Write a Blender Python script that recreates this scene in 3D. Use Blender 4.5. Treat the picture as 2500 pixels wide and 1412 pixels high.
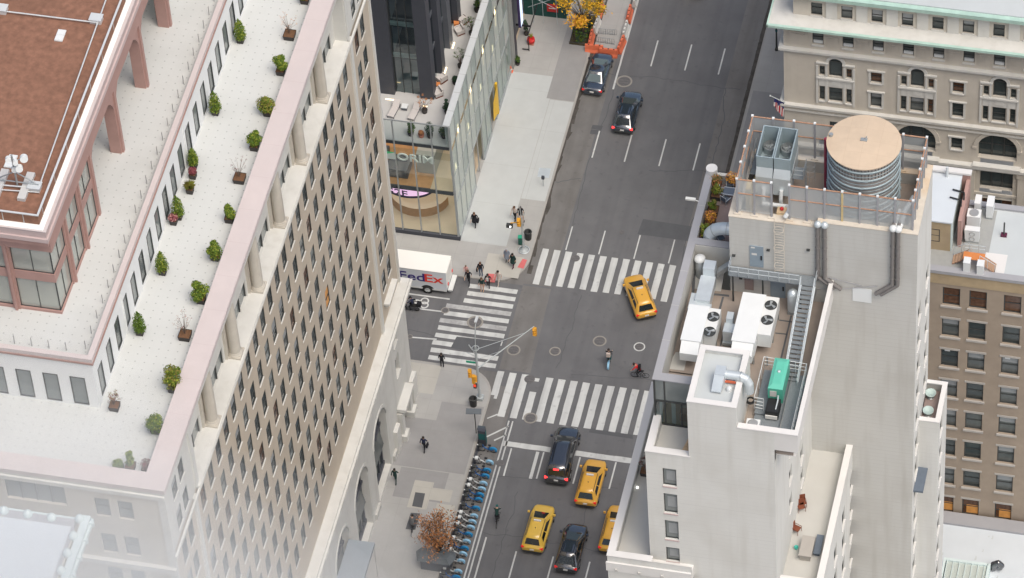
import bpy, bmesh, math, random
from mathutils import Vector, Matrix
from math import radians as R_, sin, cos, pi, sqrt, atan2
random.seed(7)
for o in list(bpy.data.objects): bpy.data.objects.remove(o)
SC = bpy.context.scene
COL = SC.collection

# ---------------------------------------------------------------- camera
HD, PT, RL, FPX = -15.9608, 48.5808, -4.6012, 11036.5
def _basis():
    a = [R_(HD), R_(PT), R_(RL)]
    cz, sz, cx, sx, cy, sy = cos(a[0]), sin(a[0]), cos(a[1]), sin(a[1]), cos(a[2]), sin(a[2])
    d = Vector((sz*cx, cz*cx, -sx)); r0 = Vector((cz, -sz, 0)); u0 = r0.cross(d)
    return cy*r0 + sy*u0, -sy*r0 + cy*u0, d
CR, CU, CD = _basis()
CAM = Vector((83.9, -276.56, 320.0))
_g = None
def _ray(x, y): return CD*FPX + CR*(x-1250) - CU*(y-706)
def _fit():
    # exact place of the origin (the glass building's street corner)
    v = _ray(1122, 588); t = -320.0/v.z
    return Vector((-v.x*t, -v.y*t, 320.0))
CAM = _fit()
def at(x, y, z=0.0):
    v = _ray(x, y); return CAM + v*((z-CAM.z)/v.z)
def onX(x, y, X):
    v = _ray(x, y); return CAM + v*((X-CAM.x)/v.x)
def onY(x, y, Y):
    v = _ray(x, y); return CAM + v*((Y-CAM.y)/v.y)
cd = bpy.data.cameras.new('camera'); cam = bpy.data.objects.new('camera', cd); COL.objects.link(cam)
cd.sensor_width = 36; cd.lens = FPX/2500*36; cd.clip_start = 1; cd.clip_end = 3000
m = Matrix((CR, CU, -CD)).transposed().to_4x4(); m.translation = CAM; cam.matrix_world = m
SC.camera = cam
SC.view_settings.view_transform = 'Standard'; SC.view_settings.look = 'None'
SC.view_settings.exposure = EXPO = 0.42; SC.view_settings.gamma = 1
# ---------------------------------------------------------------- sky and sun (bright overcast)
w = bpy.data.worlds.new('World'); SC.world = w; w.use_nodes = True
nt = w.node_tree; bg = nt.nodes['Background']
sky = nt.nodes.new('ShaderNodeTexSky'); sky.sky_type = 'NISHITA'; sky.sun_disc = False
sky.sun_elevation = R_(62); sky.sun_rotation = R_(130); sky.air_density = .8; sky.dust_density = 4.0; sky.ozone_density = .2
wm = nt.nodes.new('ShaderNodeMix'); wm.data_type = 'RGBA'; wm.blend_type = 'MULTIPLY'; wm.inputs[0].default_value = 1; wm.inputs[7].default_value = (1.03, 1.0, .925, 1)   # thin overcast takes some blue out of the sky
nt.links.new(sky.outputs[0], wm.inputs[6]); nt.links.new(wm.outputs[2], bg.inputs[0]); bg.inputs[1].default_value = 0.14
sd = bpy.data.lights.new('sun', 'SUN'); sd.energy = 1.15; sd.angle = R_(38); sd.color = (1, .985, .955)
so = bpy.data.objects.new('sun', sd); COL.objects.link(so)
so.rotation_euler = (R_(28), 0, R_(50))
SC.cycles.max_bounces = 6; SC.cycles.volume_bounces = 4

# ---------------------------------------------------------------- materials
M = {}
def mk(name, col, rough=.8, var=.12, scale=1.0, bump=0.0, metal=0.0, spec=.4, streak=0.0, blotch=0.0, dark=None, coat=0.0, emit=None, es=0.0, fine=8.0, ystreak=0.0):
    mt = bpy.data.materials.new(name); mt.use_nodes = True; n = mt.node_tree.nodes; l = mt.node_tree.links
    p = n['Principled BSDF']; p.inputs['Roughness'].default_value = rough; p.inputs['Metallic'].default_value = metal
    p.inputs['Specular IOR Level'].default_value = spec; p.inputs['Coat Weight'].default_value = coat; p.inputs['Coat Roughness'].default_value = .05
    p.inputs['Coat IOR'].default_value = 2.3 if coat >= .9 else 1.6
    c = Vector(col[:3]); tc = n.new('ShaderNodeTexCoord')
    n1 = n.new('ShaderNodeTexNoise'); n1.inputs['Scale'].default_value = scale; n1.inputs['Detail'].default_value = 6; n1.inputs['Roughness'].default_value = .6
    l.new(tc.outputs['Object'], n1.inputs['Vector'])
    rp = n.new('ShaderNodeValToRGB'); e = rp.color_ramp.elements
    e[0].position = .3; e[1].position = .7
    d = Vector(dark) if dark else c*(1-var*2)
    e[0].color = (*(c*(1-var)), 1); e[1].color = (*[min(1, v*(1+var*.6)) for v in c], 1)
    l.new(n1.outputs[0], rp.inputs[0]); out = rp.outputs[0]
    def mixc(fac_out, colr, f):
        nonlocal out
        mx = n.new('ShaderNodeMix'); mx.data_type = 'RGBA'
        mr = n.new('ShaderNodeMath'); mr.operation = 'MULTIPLY'; mr.inputs[1].default_value = f
        l.new(fac_out, mr.inputs[0]); l.new(mr.outputs[0], mx.inputs[0]); l.new(out, mx.inputs[6]); mx.inputs[7].default_value = (*colr, 1)
        out = mx.outputs[2]
    def noise(vec_scale, sc, lo, hi, det=4):
        mp = n.new('ShaderNodeMapping'); mp.inputs['Scale'].default_value = vec_scale; l.new(tc.outputs['Object'], mp.inputs[0])
        q = n.new('ShaderNodeTexNoise'); q.inputs['Scale'].default_value = sc; q.inputs['Detail'].default_value = det; l.new(mp.outputs[0], q.inputs['Vector'])
        r = n.new('ShaderNodeMapRange'); r.inputs[1].default_value = lo; r.inputs[2].default_value = hi; l.new(q.outputs[0], r.inputs[0]); return r.outputs[0]
    if ystreak: mixc(noise((1, .05, 1), .9, .46, .72), d, ystreak); mixc(noise((1, 1, 1), 1.6, .62, .72, 2), d, .5)
    if streak: mixc(noise((1, 1, .08), 1.3, .5, .75), d, streak)
    if blotch: mixc(noise((1, 1, 1), .22, .5, .72, 8), d, blotch)
    l.new(out, p.inputs['Base Color'])
    if bump:
        b = n.new('ShaderNodeBump'); b.inputs['Strength'].default_value = bump; b.inputs['Distance'].default_value = .03
        q = n.new('ShaderNodeTexNoise'); q.inputs['Scale'].default_value = fine; q.inputs['Detail'].default_value = 5
        l.new(tc.outputs['Object'], q.inputs['Vector']); l.new(q.outputs[0], b.inputs['Height']); l.new(b.outputs[0], p.inputs['Normal'])
    if emit: p.inputs['Emission Color'].default_value = (*emit, 1); p.inputs['Emission Strength'].default_value = es
    M[name] = mt; mt['_nodes'] = 1
    return mt
def grid_over(mt, size, wid, colr, f, ax=(0, 1), dots=0.0, rot=0.0, off=(0, 0)):
    """thin joints (or corner dots) of a square slab pattern laid over a material"""
    n = mt.node_tree.nodes; l = mt.node_tree.links; p = n['Principled BSDF']
    src = p.inputs['Base Color'].links[0].from_socket
    tc = n.new('ShaderNodeTexCoord'); sp = n.new('ShaderNodeSeparateXYZ'); l.new(tc.outputs['Object'], sp.inputs[0])
    def mth(op, a, b=None):
        q = n.new('ShaderNodeMath'); q.operation = op
        for i, v in enumerate((a, b)):
            if v is None: continue
            if isinstance(v, (int, float)): q.inputs[i].default_value = v
            else: l.new(v, q.inputs[i])
        return q.outputs[0]
    ds = []
    for k, s, o_ in zip(ax, size if isinstance(size, tuple) else (size, size), off):
        v = mth('ADD', mth('DIVIDE', sp.outputs[k], s), 1000+o_)
        fr = mth('FRACT', v); dd = mth('MULTIPLY', mth('SUBTRACT', .5, mth('ABSOLUTE', mth('SUBTRACT', fr, .5))), s)
        ds.append(dd)
    if dots:
        r = mth('SQRT', mth('ADD', mth('MULTIPLY', ds[0], ds[0]), mth('MULTIPLY', ds[1], ds[1])))
        fac = mth('LESS_THAN', r, dots)
    else:
        fac = mth('LESS_THAN', mth('MINIMUM', ds[0], ds[-1]), wid)
    fac = mth('MULTIPLY', fac, f)
    mx = n.new('ShaderNodeMix'); mx.data_type = 'RGBA'; l.new(fac, mx.inputs[0]); l.new(src, mx.inputs[6]); mx.inputs[7].default_value = (*colr, 1)
    l.new(mx.outputs[2], p.inputs['Base Color'])
def glass(name, tint, trans, rough=.03, milk=None, mf=.3):
    mt = bpy.data.materials.new(name); mt.use_nodes = True; n = mt.node_tree.nodes; l = mt.node_tree.links
    n.remove(n['Principled BSDF']); o = n['Material Output']
    g = n.new('ShaderNodeBsdfGlossy'); g.inputs['Roughness'].default_value = rough; g.inputs['Color'].default_value = (.9, .95, .95, 1)
    t = n.new('ShaderNodeBsdfTransparent'); t.inputs[0].default_value = (*tint, 1)
    lw = n.new('ShaderNodeLayerWeight'); lw.inputs[0].default_value = .5; f = n.new('ShaderNodeMath'); f.operation = 'POWER'; f.inputs[1].default_value = 5; l.new(lw.outputs['Facing'], f.inputs[0])
    tcn = n.new('ShaderNodeTexCoord'); nz = n.new('ShaderNodeTexNoise'); nz.inputs['Scale'].default_value = .7; l.new(tcn.outputs['Object'], nz.inputs['Vector'])
    a = n.new('ShaderNodeMath'); a.operation = 'MULTIPLY_ADD'; a.inputs[1].default_value = .06; a.inputs[2].default_value = trans; l.new(nz.outputs[0], a.inputs[0])
    b = n.new('ShaderNodeMath'); b.operation = 'ADD'; b.use_clamp = True; l.new(a.outputs[0], b.inputs[0]); l.new(f.outputs[0], b.inputs[1])
    mx = n.new('ShaderNodeMixShader'); l.new(b.outputs[0], mx.inputs[0]); l.new(t.outputs[0], mx.inputs[1]); l.new(g.outputs[0], mx.inputs[2]); l.new(mx.outputs[0], o.inputs[0])
    if milk:
        df = n.new('ShaderNodeBsdfDiffuse'); df.inputs[0].default_value = (*milk, 1); m2 = n.new('ShaderNodeMixShader'); m2.inputs[0].default_value = mf; l.new(mx.outputs[0], m2.inputs[1]); l.new(df.outputs[0], m2.inputs[2]); l.new(m2.outputs[0], o.inputs[0])
    M[name] = mt
mk('asphalt', (.150, .153, .160), .85, .10, .35, .3, blotch=.45, dark=(.108, .11, .117), fine=40, ystreak=.5)
mk('asphalt_old', (.185, .182, .178), .88, .12, .5, .3, blotch=.5, dark=(.125, .12, .115), fine=40, ystreak=.6)
mk('asphalt_dark', (.105, .11, .118), .85, .10, .8, .3, fine=40)
mk('sidewalk', (.385, .385, .375), .85, .07, .6, .15, blotch=.35, dark=(.31, .305, .295), fine=30)
mk('sidewalk_tan', (.46, .45, .41), .85, .06, .8, .15, blotch=.3, dark=(.38, .37, .34), fine=30)
mk('sidewalk_pale', (.48, .505, .505), .85, .05, .8, .15, blotch=.25, dark=(.46, .47, .46), fine=30)
mk('sidewalk_grey', (.30, .30, .30), .85, .07, .7, .15, blotch=.35, dark=(.28, .28, .28), fine=30)
for k, s in (('sidewalk', 1.8), ('sidewalk_tan', 4.3), ('sidewalk_pale', 5.1), ('sidewalk_grey', 2.6)): grid_over(M[k], s, .015, (.25, .25, .24), .38)
mk('kerb', (.38, .37, .35), .8, .1, 1.5, .1)
mk('tactile', (.62, .16, .16), .8, .1, 3, .2); mk('paint_white', (.60, .62, .61), .75, .06, 1.2, .1, blotch=.3, ystreak=.55, dark=(.33, .34, .345)); mk('paint_worn', (.45, .46, .46), .8, .25, 2.5, .1, blotch=.7, dark=(.16, .16, .17))
mk('gutter_dirt', (.085, .078, .07), .9, .4, 1.2); mk('iron', (.17, .165, .165), .6, .2, 4, .3, metal=.3); mk('patch_tan', (.30, .285, .26), .9, .1, 2, .2)
mk('limestone', (.56, .525, .46), .85, .07, .6, .2, streak=.5, blotch=.35, dark=(.45, .415, .355))
mk('tan_brick', (.52, .455, .37), .88, .06, .5, .2, streak=.3, blotch=.3, dark=(.40, .355, .30))
mk('pale_stone', (.62, .62, .59), .8, .05, .7, .15, streak=.35, blotch=.3, dark=(.46, .45, .41))
mk('col_stone', (.52, .49, .43), .85, .08, 1.2, .2, streak=.6, blotch=.4, dark=(.38, .34, .29))
mk('pink_stone', (.57, .51, .50), .75, .05, .5, .05, blotch=.4, dark=(.52, .475, .475)); grid_over(M['pink_stone'], (50, 3.5), .012, (.42, .33, .33), .5)
mk('rose_stone', (.42, .265, .235), .75, .07, 1, .1, blotch=.3, dark=(.35, .22, .2)); mk('rose_pale', (.52, .42, .41), .75, .06, 1, .1)
mk('paver_white', (.56, .58, .57), .85, .03, .3, .05, blotch=.6, dark=(.48, .495, .48)); grid_over(M['paver_white'], .62, .008, (.5, .51, .5), .35); grid_over(M['paver_white'], (.74, .74), 0, (.33, .35, .345), .8, dots=.06)
mk('render_white', (.78, .80, .80), .8, .03, .5, .05, streak=.15, dark=(.7, .71, .7))
mk('membrane', (.25, .128, .085), .95, .28, 2.2, .5, blotch=.8, dark=(.17, .09, .06), fine=6)
mk('membrane_edge', (.86, .9, .88), .6, .03, 2, .1)
mk('frame_dark', (.05, .055, .055), .5, .1, 3); mk('frame_metal', (.45, .46, .46), .4, .08, 2, metal=.5); mk('frame_rose', (.36, .22, .19), .5, .08, 2)
mk('pane_dark', (.045, .06, .062), .1, .25, .5, spec=.6); mk('pane_mid', (.11, .125, .125), .12, .25, .8, spec=.6); mk('pane_blind', (.30, .32, .33), .35, .1, 1, spec=.5)
mk('pane_lit', (.45, .22, .07), .3, .3, 2, emit=(1, .45, .12), es=.15); mk('pane_warm', (.12, .06, .035), .12, .4, 3, spec=.5); mk('pane_orange', (.75, .36, .10), .35, .1, 2)
mk('pane_grey', (.20, .225, .225), .15, .12, .6, spec=.6)
glass('glass_clear', (.80, .86, .85), .06); glass('glass_green', (.60, .72, .70), .16, .03, (.50, .58, .55), .45); glass('glass_milky', (.75, .82, .80), .2, .15, (.64, .70, .66), .65); glass('glass_pale', (.80, .84, .80), .12, .08, (.66, .68, .63), .38); glass('glass_dark', (.30, .40, .42), .12)
mk('charcoal', (.062, .068, .085), .5, .08, 1); mk('charcoal_mid', (.11, .12, .14), .45, .08, 1); mk('pipe_dark', (.19, .18, .175), .6, .1, 2); mk('silver', (.42, .45, .46), .35, .06, 1, metal=.4); mk('alu_pale', (.62, .65, .66), .4, .04, 2, metal=.15)
mk('deck_pale', (.52, .52, .51), .8, .03, 1, .05); mk('wood_warm', (.50, .27, .12), .5, .15, 2, .1); mk('wood_light', (.62, .47, .29), .5, .08, 1.5); mk('lobby_cream', (.56, .46, .34), .5, .05, 1); mk('white_wall', (.78, .78, .75), .7, .03, 1)
mk('lamp_warm', (1, .8, .5), .5, .02, 1, emit=(1, .75, .42), es=3.0); mk('lamp_white', (1, 1, 1), .5, .02, 1, emit=(1, 1, .95), es=3.0)
mk('ceiling_glow', (.9, .85, .75), .6, .02, 1, emit=(1, .92, .8), es=1.0); mk('screen_pink', (.9, .6, .85), .4, .02, 1, emit=(.95, .58, .85), es=.75); mk('screen_navy', (.05, .04, .12), .4, .1, 1); mk('screen_blue', (.7, .8, 1), .4, .3, 3, emit=(.62, .74, 1), es=.8); mk('neon_yellow', (1, .8, .1), .4, .05, 1, emit=(1, .7, .08), es=1.2)
mk('stucco_white', (.66, .665, .64), .85, .025, .35, .12, streak=.6, blotch=.5, dark=(.55, .545, .51)); grid_over(M['stucco_white'], (.45,), .02, (.54, .54, .52), .3, ax=(2,)); grid_over(M['stucco_white'], (3.15,), .016, (.52, .525, .51), .5, ax=(2,))
mk('stucco_grey', (.53, .53, .505), .88, .03, .3, .12, streak=.7, blotch=.6, dark=(.43, .42, .39)); grid_over(M['stucco_grey'], (.45,), .03, (.44, .43, .40), .35, ax=(2,)); grid_over(M['stucco_grey'], (3.15,), .016, (.43, .425, .4), .5, ax=(2,))
mk('coping_white', (.68, .675, .66), .75, .04, .6, .1, blotch=.25, dark=(.62, .59, .57)); mk('coping_rust', (.62, .57, .49), .8, .12, 1.2, .2, blotch=.85, dark=(.62, .42, .22)); mk('coping_grey', (.34, .345, .365), .7, .05, .6, .1, blotch=.2, dark=(.28, .285, .3))
mk('terrace_floor', (.50, .50, .475), .85, .04, .6, .1, blotch=.4, dark=(.44, .43, .40)); mk('roof_tan', (.34, .29, .25), .9, .10, .7, .25, blotch=.6, dark=(.23, .18, .15)); mk('roof_pale', (.50, .54, .55), .8, .04, .4, .08, blotch=.5, dark=(.42, .46, .47)); mk('roof_white', (.58, .63, .67), .75, .04, .5, .08, blotch=.4, dark=(.52, .57, .60))
mk('terrace_brown', (.30, .235, .22), .85, .08, 1, .1); mk('stain_rust', (.62, .46, .30), .9, .3, 2, .1)
mk('rust', (.42, .25, .17), .85, .25, 2.5, .3); mk('galv', (.40, .43, .44), .45, .1, 1.5, .08, metal=.5); mk('galv_bright', (.60, .66, .69), .35, .08, 1.2, .05, metal=.35); mk('galv_blue', (.34, .42, .45), .5, .1, 1.2, .05, metal=.2); mk('white_metal', (.70, .73, .735), .5, .03, 1, .03); mk('white_metal2', (.68, .70, .69), .5, .04, 1, .03)
mk('mesh_screen', (.46, .49, .50), .6, .05, 3); mk('plywood', (.58, .465, .345), .85, .06, 1.3, .15, blotch=.4, dark=(.52, .38, .25)); grid_over(M['plywood'], 1.22, .008, (.42, .3, .2), .5); mk('tank_wood', (.30, .275, .26), .9, .2, 3, .2, streak=.7, dark=(.18, .16, .15)); mk('maroon', (.22, .03, .06), .5, .1, 2)
mk('yellow_paint', (.60, .47, .24), .6, .15, 2, .1); mk('door_grey', (.26, .32, .37), .55, .06, 2); mk('gen_green', (.12, .50, .38), .5, .05, 1.5, coat=.2); mk('gen_green_dark', (.08, .38, .28), .5, .05, 1.5); mk('black', (.02, .021, .023), .5, .2, 3); mk('rubber', (.025, .025, .025), .85, .1, 5); mk('grating', (.24, .27, .29), .6, .15, 12, .3, metal=.3)
mk('brown_brick', (.345, .285, .225), .9, .10, .8, .2, blotch=.4, dark=(.25, .205, .17)); mk('brick_sill', (.42, .40, .37), .85, .06, 1.5); mk('tan_frieze', (.42, .33, .21), .85, .12, 1, .2, blotch=.6, dark=(.34, .28, .22)); mk('patina', (.42, .60, .53), .7, .14, 1.2, .15, blotch=.4, dark=(.52, .66, .60)); mk('patina_pale', (.60, .70, .70), .7, .06, 1.5, .1, blotch=.4, dark=(.52, .70, .66))
mk('taxi_yellow', (.74, .40, .05), .28, .02, 1, spec=.5, coat=.6); mk('taxi_lemon', (.74, .48, .07), .28, .02, 1, spec=.5, coat=.6); mk('car_black', (.012, .014, .02), .22, .05, 1, spec=.5, coat=1); mk('car_navy', (.014, .026, .045), .22, .05, 1, spec=.5, coat=1); mk('car_glass', (.015, .022, .024), .06, .1, 2, spec=.7); mk('car_glass_pale', (.10, .14, .15), .08, .1, 2, spec=.8); mk('tail_red', (.5, .01, .01), .3, .1, 3, emit=(1, .04, .03), es=.25); mk('brake_red', (.8, .02, .02), .3, .1, 3, emit=(1, .05, .05), es=1.6); mk('head_white', (.85, .88, .9), .2, .05, 2, emit=(1, 1, 1), es=.5); mk('chrome', (.6, .62, .63), .2, .05, 2, metal=.8); mk('plate', (.7, .7, .68), .5, .05, 8)
mk('truck_white', (.84, .84, .80), .45, .02, .5, spec=.5); mk('truck_side', (.66, .70, .74), .4, .03, .5, spec=.5); mk('letter_purple', (.05, .035, .20), .5, .03, 2); mk('letter_red', (.75, .055, .03), .5, .03, 2); mk('letter_silver', (.62, .72, .68), .4, .05, 2, metal=.2); mk('letter_green', (.10, .62, .28), .5, .05, 2)
mk('skin', (.52, .33, .24), .6, .06, 5); mk('hair_dark', (.03, .022, .018), .7, .2, 9); mk('hair_brown', (.13, .075, .045), .7, .2, 9); mk('hair_grey', (.42, .42, .44), .7, .1, 9)
for nm, c in dict(cloth_black=(.014, .015, .02), cloth_navy=(.02, .026, .06), cloth_darkgreen=(.014, .045, .04), cloth_grey=(.13, .135, .14), cloth_bluegrey=(.26, .30, .37), cloth_red=(.60, .025, .03), cloth_white=(.66, .65, .62), cloth_cream=(.55, .47, .42), cloth_pink=(.62, .32, .30), cloth_plum=(.10, .02, .05), cloth_teal=(.02, .12, .12), cloth_denim=(.06, .10, .16), shoe_white=(.75, .75, .75), cloth_tan=(.42, .28, .19)).items(): mk(nm, c, .9, .12, 12, .1)
mk('bike_blue', (.02, .24, .50), .4, .05, 3, coat=.3); mk('bike_blue_deep', (.015, .12, .36), .4, .05, 3, coat=.3); mk('bike_white', (.70, .73, .73), .45, .03, 3); mk('bike_light', (.30, .55, .75), .45, .06, 3)
mk('signal_yellow', (.72, .36, .04), .5, .08, 4); mk('pole_grey', (.46, .50, .51), .5, .07, 2, metal=.2); mk('sign_green', (.03, .36, .22), .6, .05, 4); mk('box_green', (.03, .13, .10), .6, .1, 4); mk('hand_red', (.6, .05, .02), .4, .1, 4, emit=(1, .08, .03), es=.5); mk('solar', (.09, .11, .13), .25, .1, 6)
mk('barrier_orange', (.74, .18, .09), .6, .08, 3, .05); mk('barrier_white', (.66, .66, .63), .65, .08, 3, .05); mk('hoarding', (.02, .085, .075), .7, .15, 2); mk('sign_red', (.60, .03, .03), .5, .05, 3); mk('column_grey', (.33, .34, .33), .7, .06, 2); mk('yellow_panel', (.82, .50, .03), .5, .04, 2); mk('hood_dark', (.13, .15, .165), .8, .1, 2); mk('awning_grey', (.27, .31, .35), .75, .05, 1.5)
mk('leaf_green', (.085, .15, .014), .8, .25, 6); mk('leaf_bright', (.23, .27, .03), .8, .2, 6); mk('leaf_olive', (.22, .19, .04), .8, .2, 6); mk('leaf_dark', (.035, .075, .04), .8, .3, 6); mk('leaf_red', (.20, .05, .06), .8, .25, 6); mk('leaf_rust', (.42, .17, .07), .85, .2, 5); mk('leaf_tan', (.50, .235, .09), .85, .2, 5); mk('leaf_yellow', (.78, .46, .03), .8, .15, 5); mk('leaf_orange', (.78, .38, .05), .8, .15, 5); mk('twig', (.17, .12, .09), .9, .2, 5); mk('bark', (.11, .085, .07), .95, .25, 4, .4); mk('planter_dark', (.055, .05, .048), .8, .15, 3); mk('soil', (.16, .085, .045), .95, .3, 5, .4); mk('terracotta', (.45, .17, .12), .8, .1, 3); mk('undergrowth', (.07, .06, .035), .95, .5, 4, .5)
mk('cushion', (.58, .55, .53), .85, .05, 3); mk('orange_cushion', (.60, .22, .07), .8, .08, 3); mk('wood_red', (.20, .06, .03), .7, .2, 5); mk('table_taupe', (.38, .36, .33), .8, .04, 2); mk('slate_blue', (.12, .15, .19), .7, .08, 2); mk('teal_plastic', (.05, .42, .35), .5, .05, 3); mk('aqua_plastic', (.44, .55, .53), .5, .05, 3)
mk('flag_navy', (.03, .035, .14), .8, .1, 4); mk('flag_red', (.45, .03, .05), .8, .1, 4); mk('flag_white', (.65, .62, .6), .8, .05, 4)

# ---------------------------------------------------------------- mesh building
class MB:
    def __init__(s): s.v = []; s.f = []; s.mi = []; s.sm = []
    def add(s, vs, fs, mi=0, smooth=False):
        b = len(s.v); s.v += [tuple(v) for v in vs]; s.f += [tuple(b+i for i in f) for f in fs]; s.mi += [mi]*len(fs); s.sm += [smooth]*len(fs); return s
    def box(s, x0, x1, y0, y1, z0, z1, mi=0, top=True, bottom=True):
        if x0 > x1: x0, x1 = x1, x0
        if y0 > y1: y0, y1 = y1, y0
        if z0 > z1: z0, z1 = z1, z0
        vs = [(x0, y0, z0), (x1, y0, z0), (x1, y1, z0), (x0, y1, z0), (x0, y0, z1), (x1, y0, z1), (x1, y1, z1), (x0, y1, z1)]
        fs = [(0, 1, 5, 4), (1, 2, 6, 5), (2, 3, 7, 6), (3, 0, 4, 7)]
        if top: fs.append((4, 5, 6, 7))
        if bottom: fs.append((3, 2, 1, 0))
        return s.add(vs, fs, mi)
    def obox(s, c, u, ln, wd, h, mi=0, zt=None):
        """box with centre-bottom c, heading u (2D), length along u, width across, height"""
        u = Vector((u[0], u[1], 0)).normalized(); v = Vector((-u.y, u.x, 0)); c = Vector(c)
        vs = []
        for z in (0, h):
            for a, b in ((-1, -1), (1, -1), (1, 1), (-1, 1)): vs.append(c + u*(a*ln/2) + v*(b*wd/2) + Vector((0, 0, z)))
        return s.add(vs, [(0, 1, 5, 4), (1, 2, 6, 5), (2, 3, 7, 6), (3, 0, 4, 7), (4, 5, 6, 7), (3, 2, 1, 0)], mi)
    def prism(s, poly, z0, z1, mi=0, mtop=None):
        n = len(poly); vs = [(p[0], p[1], z0) for p in poly] + [(p[0], p[1], z1) for p in poly]
        s.add(vs, [(i, (i+1) % n, n+(i+1) % n, n+i) for i in range(n)] + [tuple(range(n))[::-1]], mi)
        return s.add([(p[0], p[1], z1) for p in poly], [tuple(range(n))], mi if mtop is None else mtop)
    def quad(s, a, b, c, d, mi=0): return s.add([a, b, c, d], [(0, 1, 2, 3)], mi)
    def tube(s, p0, p1, r, r1=None, n=8, mi=0, cap=True, smooth=True):
        p0 = Vector(p0); p1 = Vector(p1); r1 = r if r1 is None else r1; d = p1-p0
        if d.length < 1e-6: return s
        d.normalize(); a = d.orthogonal().normalized(); b = d.cross(a); vs = []
        for p, q in ((p0, r), (p1, r1)):
            for i in range(n): t = 2*pi*i/n; vs.append(p + a*(cos(t)*q) + b*(sin(t)*q))
        s.add(vs, [(i, (i+1) % n, n+(i+1) % n, n+i) for i in range(n)], mi, smooth)
        if cap: s.add(vs, [tuple(range(n))[::-1], tuple(range(n, 2*n))], mi)
        return s
    def path(s, pts, r, n=8, mi=0):
        for a, b in zip(pts, pts[1:]): s.tube(a, b, r, n=n, mi=mi)
        for p in pts[1:-1]: s.ball(p, r, mi=mi, n=n)
        return s
    def ball(s, c, r, mi=0, n=8, sz=1.0):
        c = Vector(c); vs = []; k = max(4, n//2+1); fs = []
        for j in range(k+1):
            t = pi*j/k
            for i in range(n): a = 2*pi*i/n; vs.append(c + Vector((r*sin(t)*cos(a), r*sin(t)*sin(a), r*cos(t)*sz)))
        for j in range(k):
            for i in range(n): fs.append((j*n+i, (j+1)*n+i, (j+1)*n+(i+1) % n, j*n+(i+1) % n))
        return s.add(vs, fs, mi, True)
    def lathe(s, c, prof, n=16, mi=0, smooth=True, cap=True):
        c = Vector(c); vs = []; fs = []
        for r, z in prof:
            for i in range(n): a = 2*pi*i/n; vs.append(c + Vector((r*cos(a), r*sin(a), z)))
        for j in range(len(prof)-1):
            for i in range(n): fs.append((j*n+i, j*n+(i+1) % n, (j+1)*n+(i+1) % n, (j+1)*n+i))
        s.add(vs, fs, mi, smooth)
        if cap: s.add(vs, [tuple(range(n))[::-1], tuple(range((len(prof)-1)*n, len(prof)*n))], mi)
        return s
    def ring(s, c, r, rr, axis='y', n=20, k=6, mi=0):
        c = Vector(c); vs = []; fs = []
        for i in range(n):
            a = 2*pi*i/n
            for j in range(k):
                b = 2*pi*j/k; q = r + rr*cos(b); h = rr*sin(b)
                p = {'y': (q*cos(a), h, q*sin(a)), 'z': (q*cos(a), q*sin(a), h), 'x': (h, q*cos(a), q*sin(a))}[axis]; vs.append(c + Vector(p))
        for i in range(n):
            for j in range(k): fs.append((i*k+j, ((i+1) % n)*k+j, ((i+1) % n)*k+(j+1) % k, i*k+(j+1) % k))
        return s.add(vs, fs, mi, True)
    def build(s, name, mats, parent=None, loc=None, rz=0.0):
        me = bpy.data.meshes.new(name); me.from_pydata(s.v, [], s.f)
        for q in (mats if isinstance(mats, (list, tuple)) else [mats]): me.materials.append(M[q])
        me.polygons.foreach_set('material_index', s.mi); me.polygons.foreach_set('use_smooth', s.sm); me.update()
        bm = bmesh.new(); bm.from_mesh(me); bmesh.ops.recalc_face_normals(bm, faces=bm.faces) if len(bm.faces) < 60000 else None; bm.to_mesh(me); bm.free()
        o = bpy.data.objects.new(name, me); COL.objects.link(o); o.parent = parent
        if loc is not None: o.location = loc
        if rz: o.rotation_euler.z = rz
        return o
def tag(o, label=None, cat=None, group=None, kind=None):
    if label: o['label'] = label
    if cat: o['category'] = cat
    if group: o['group'] = group
    if kind: o['kind'] = kind
    return o
def thing(name, label, cat, loc=(0, 0, 0), rz=0.0, group=None):
    o = bpy.data.objects.new(name, None); COL.objects.link(o); o.location = loc; o.rotation_euler.z = rz; o.empty_display_size = .3
    return tag(o, label, cat, group)
def kids(o): return [c for c in bpy.data.objects if c.parent == o]
def dup(o, loc=None, rz=None, label=None, parent=None, group=None):
    global _KID
    c = o.copy(); COL.objects.link(c); c.parent = parent
    if loc is not None: c.location = loc
    if rz is not None: c.rotation_euler.z = rz
    tag(c, label, None, group)
    for k in [q for q in COL.objects if q.parent == o]: dup(k, parent=c)
    return c
def struct(o): o['kind'] = 'structure'; return o

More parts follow.
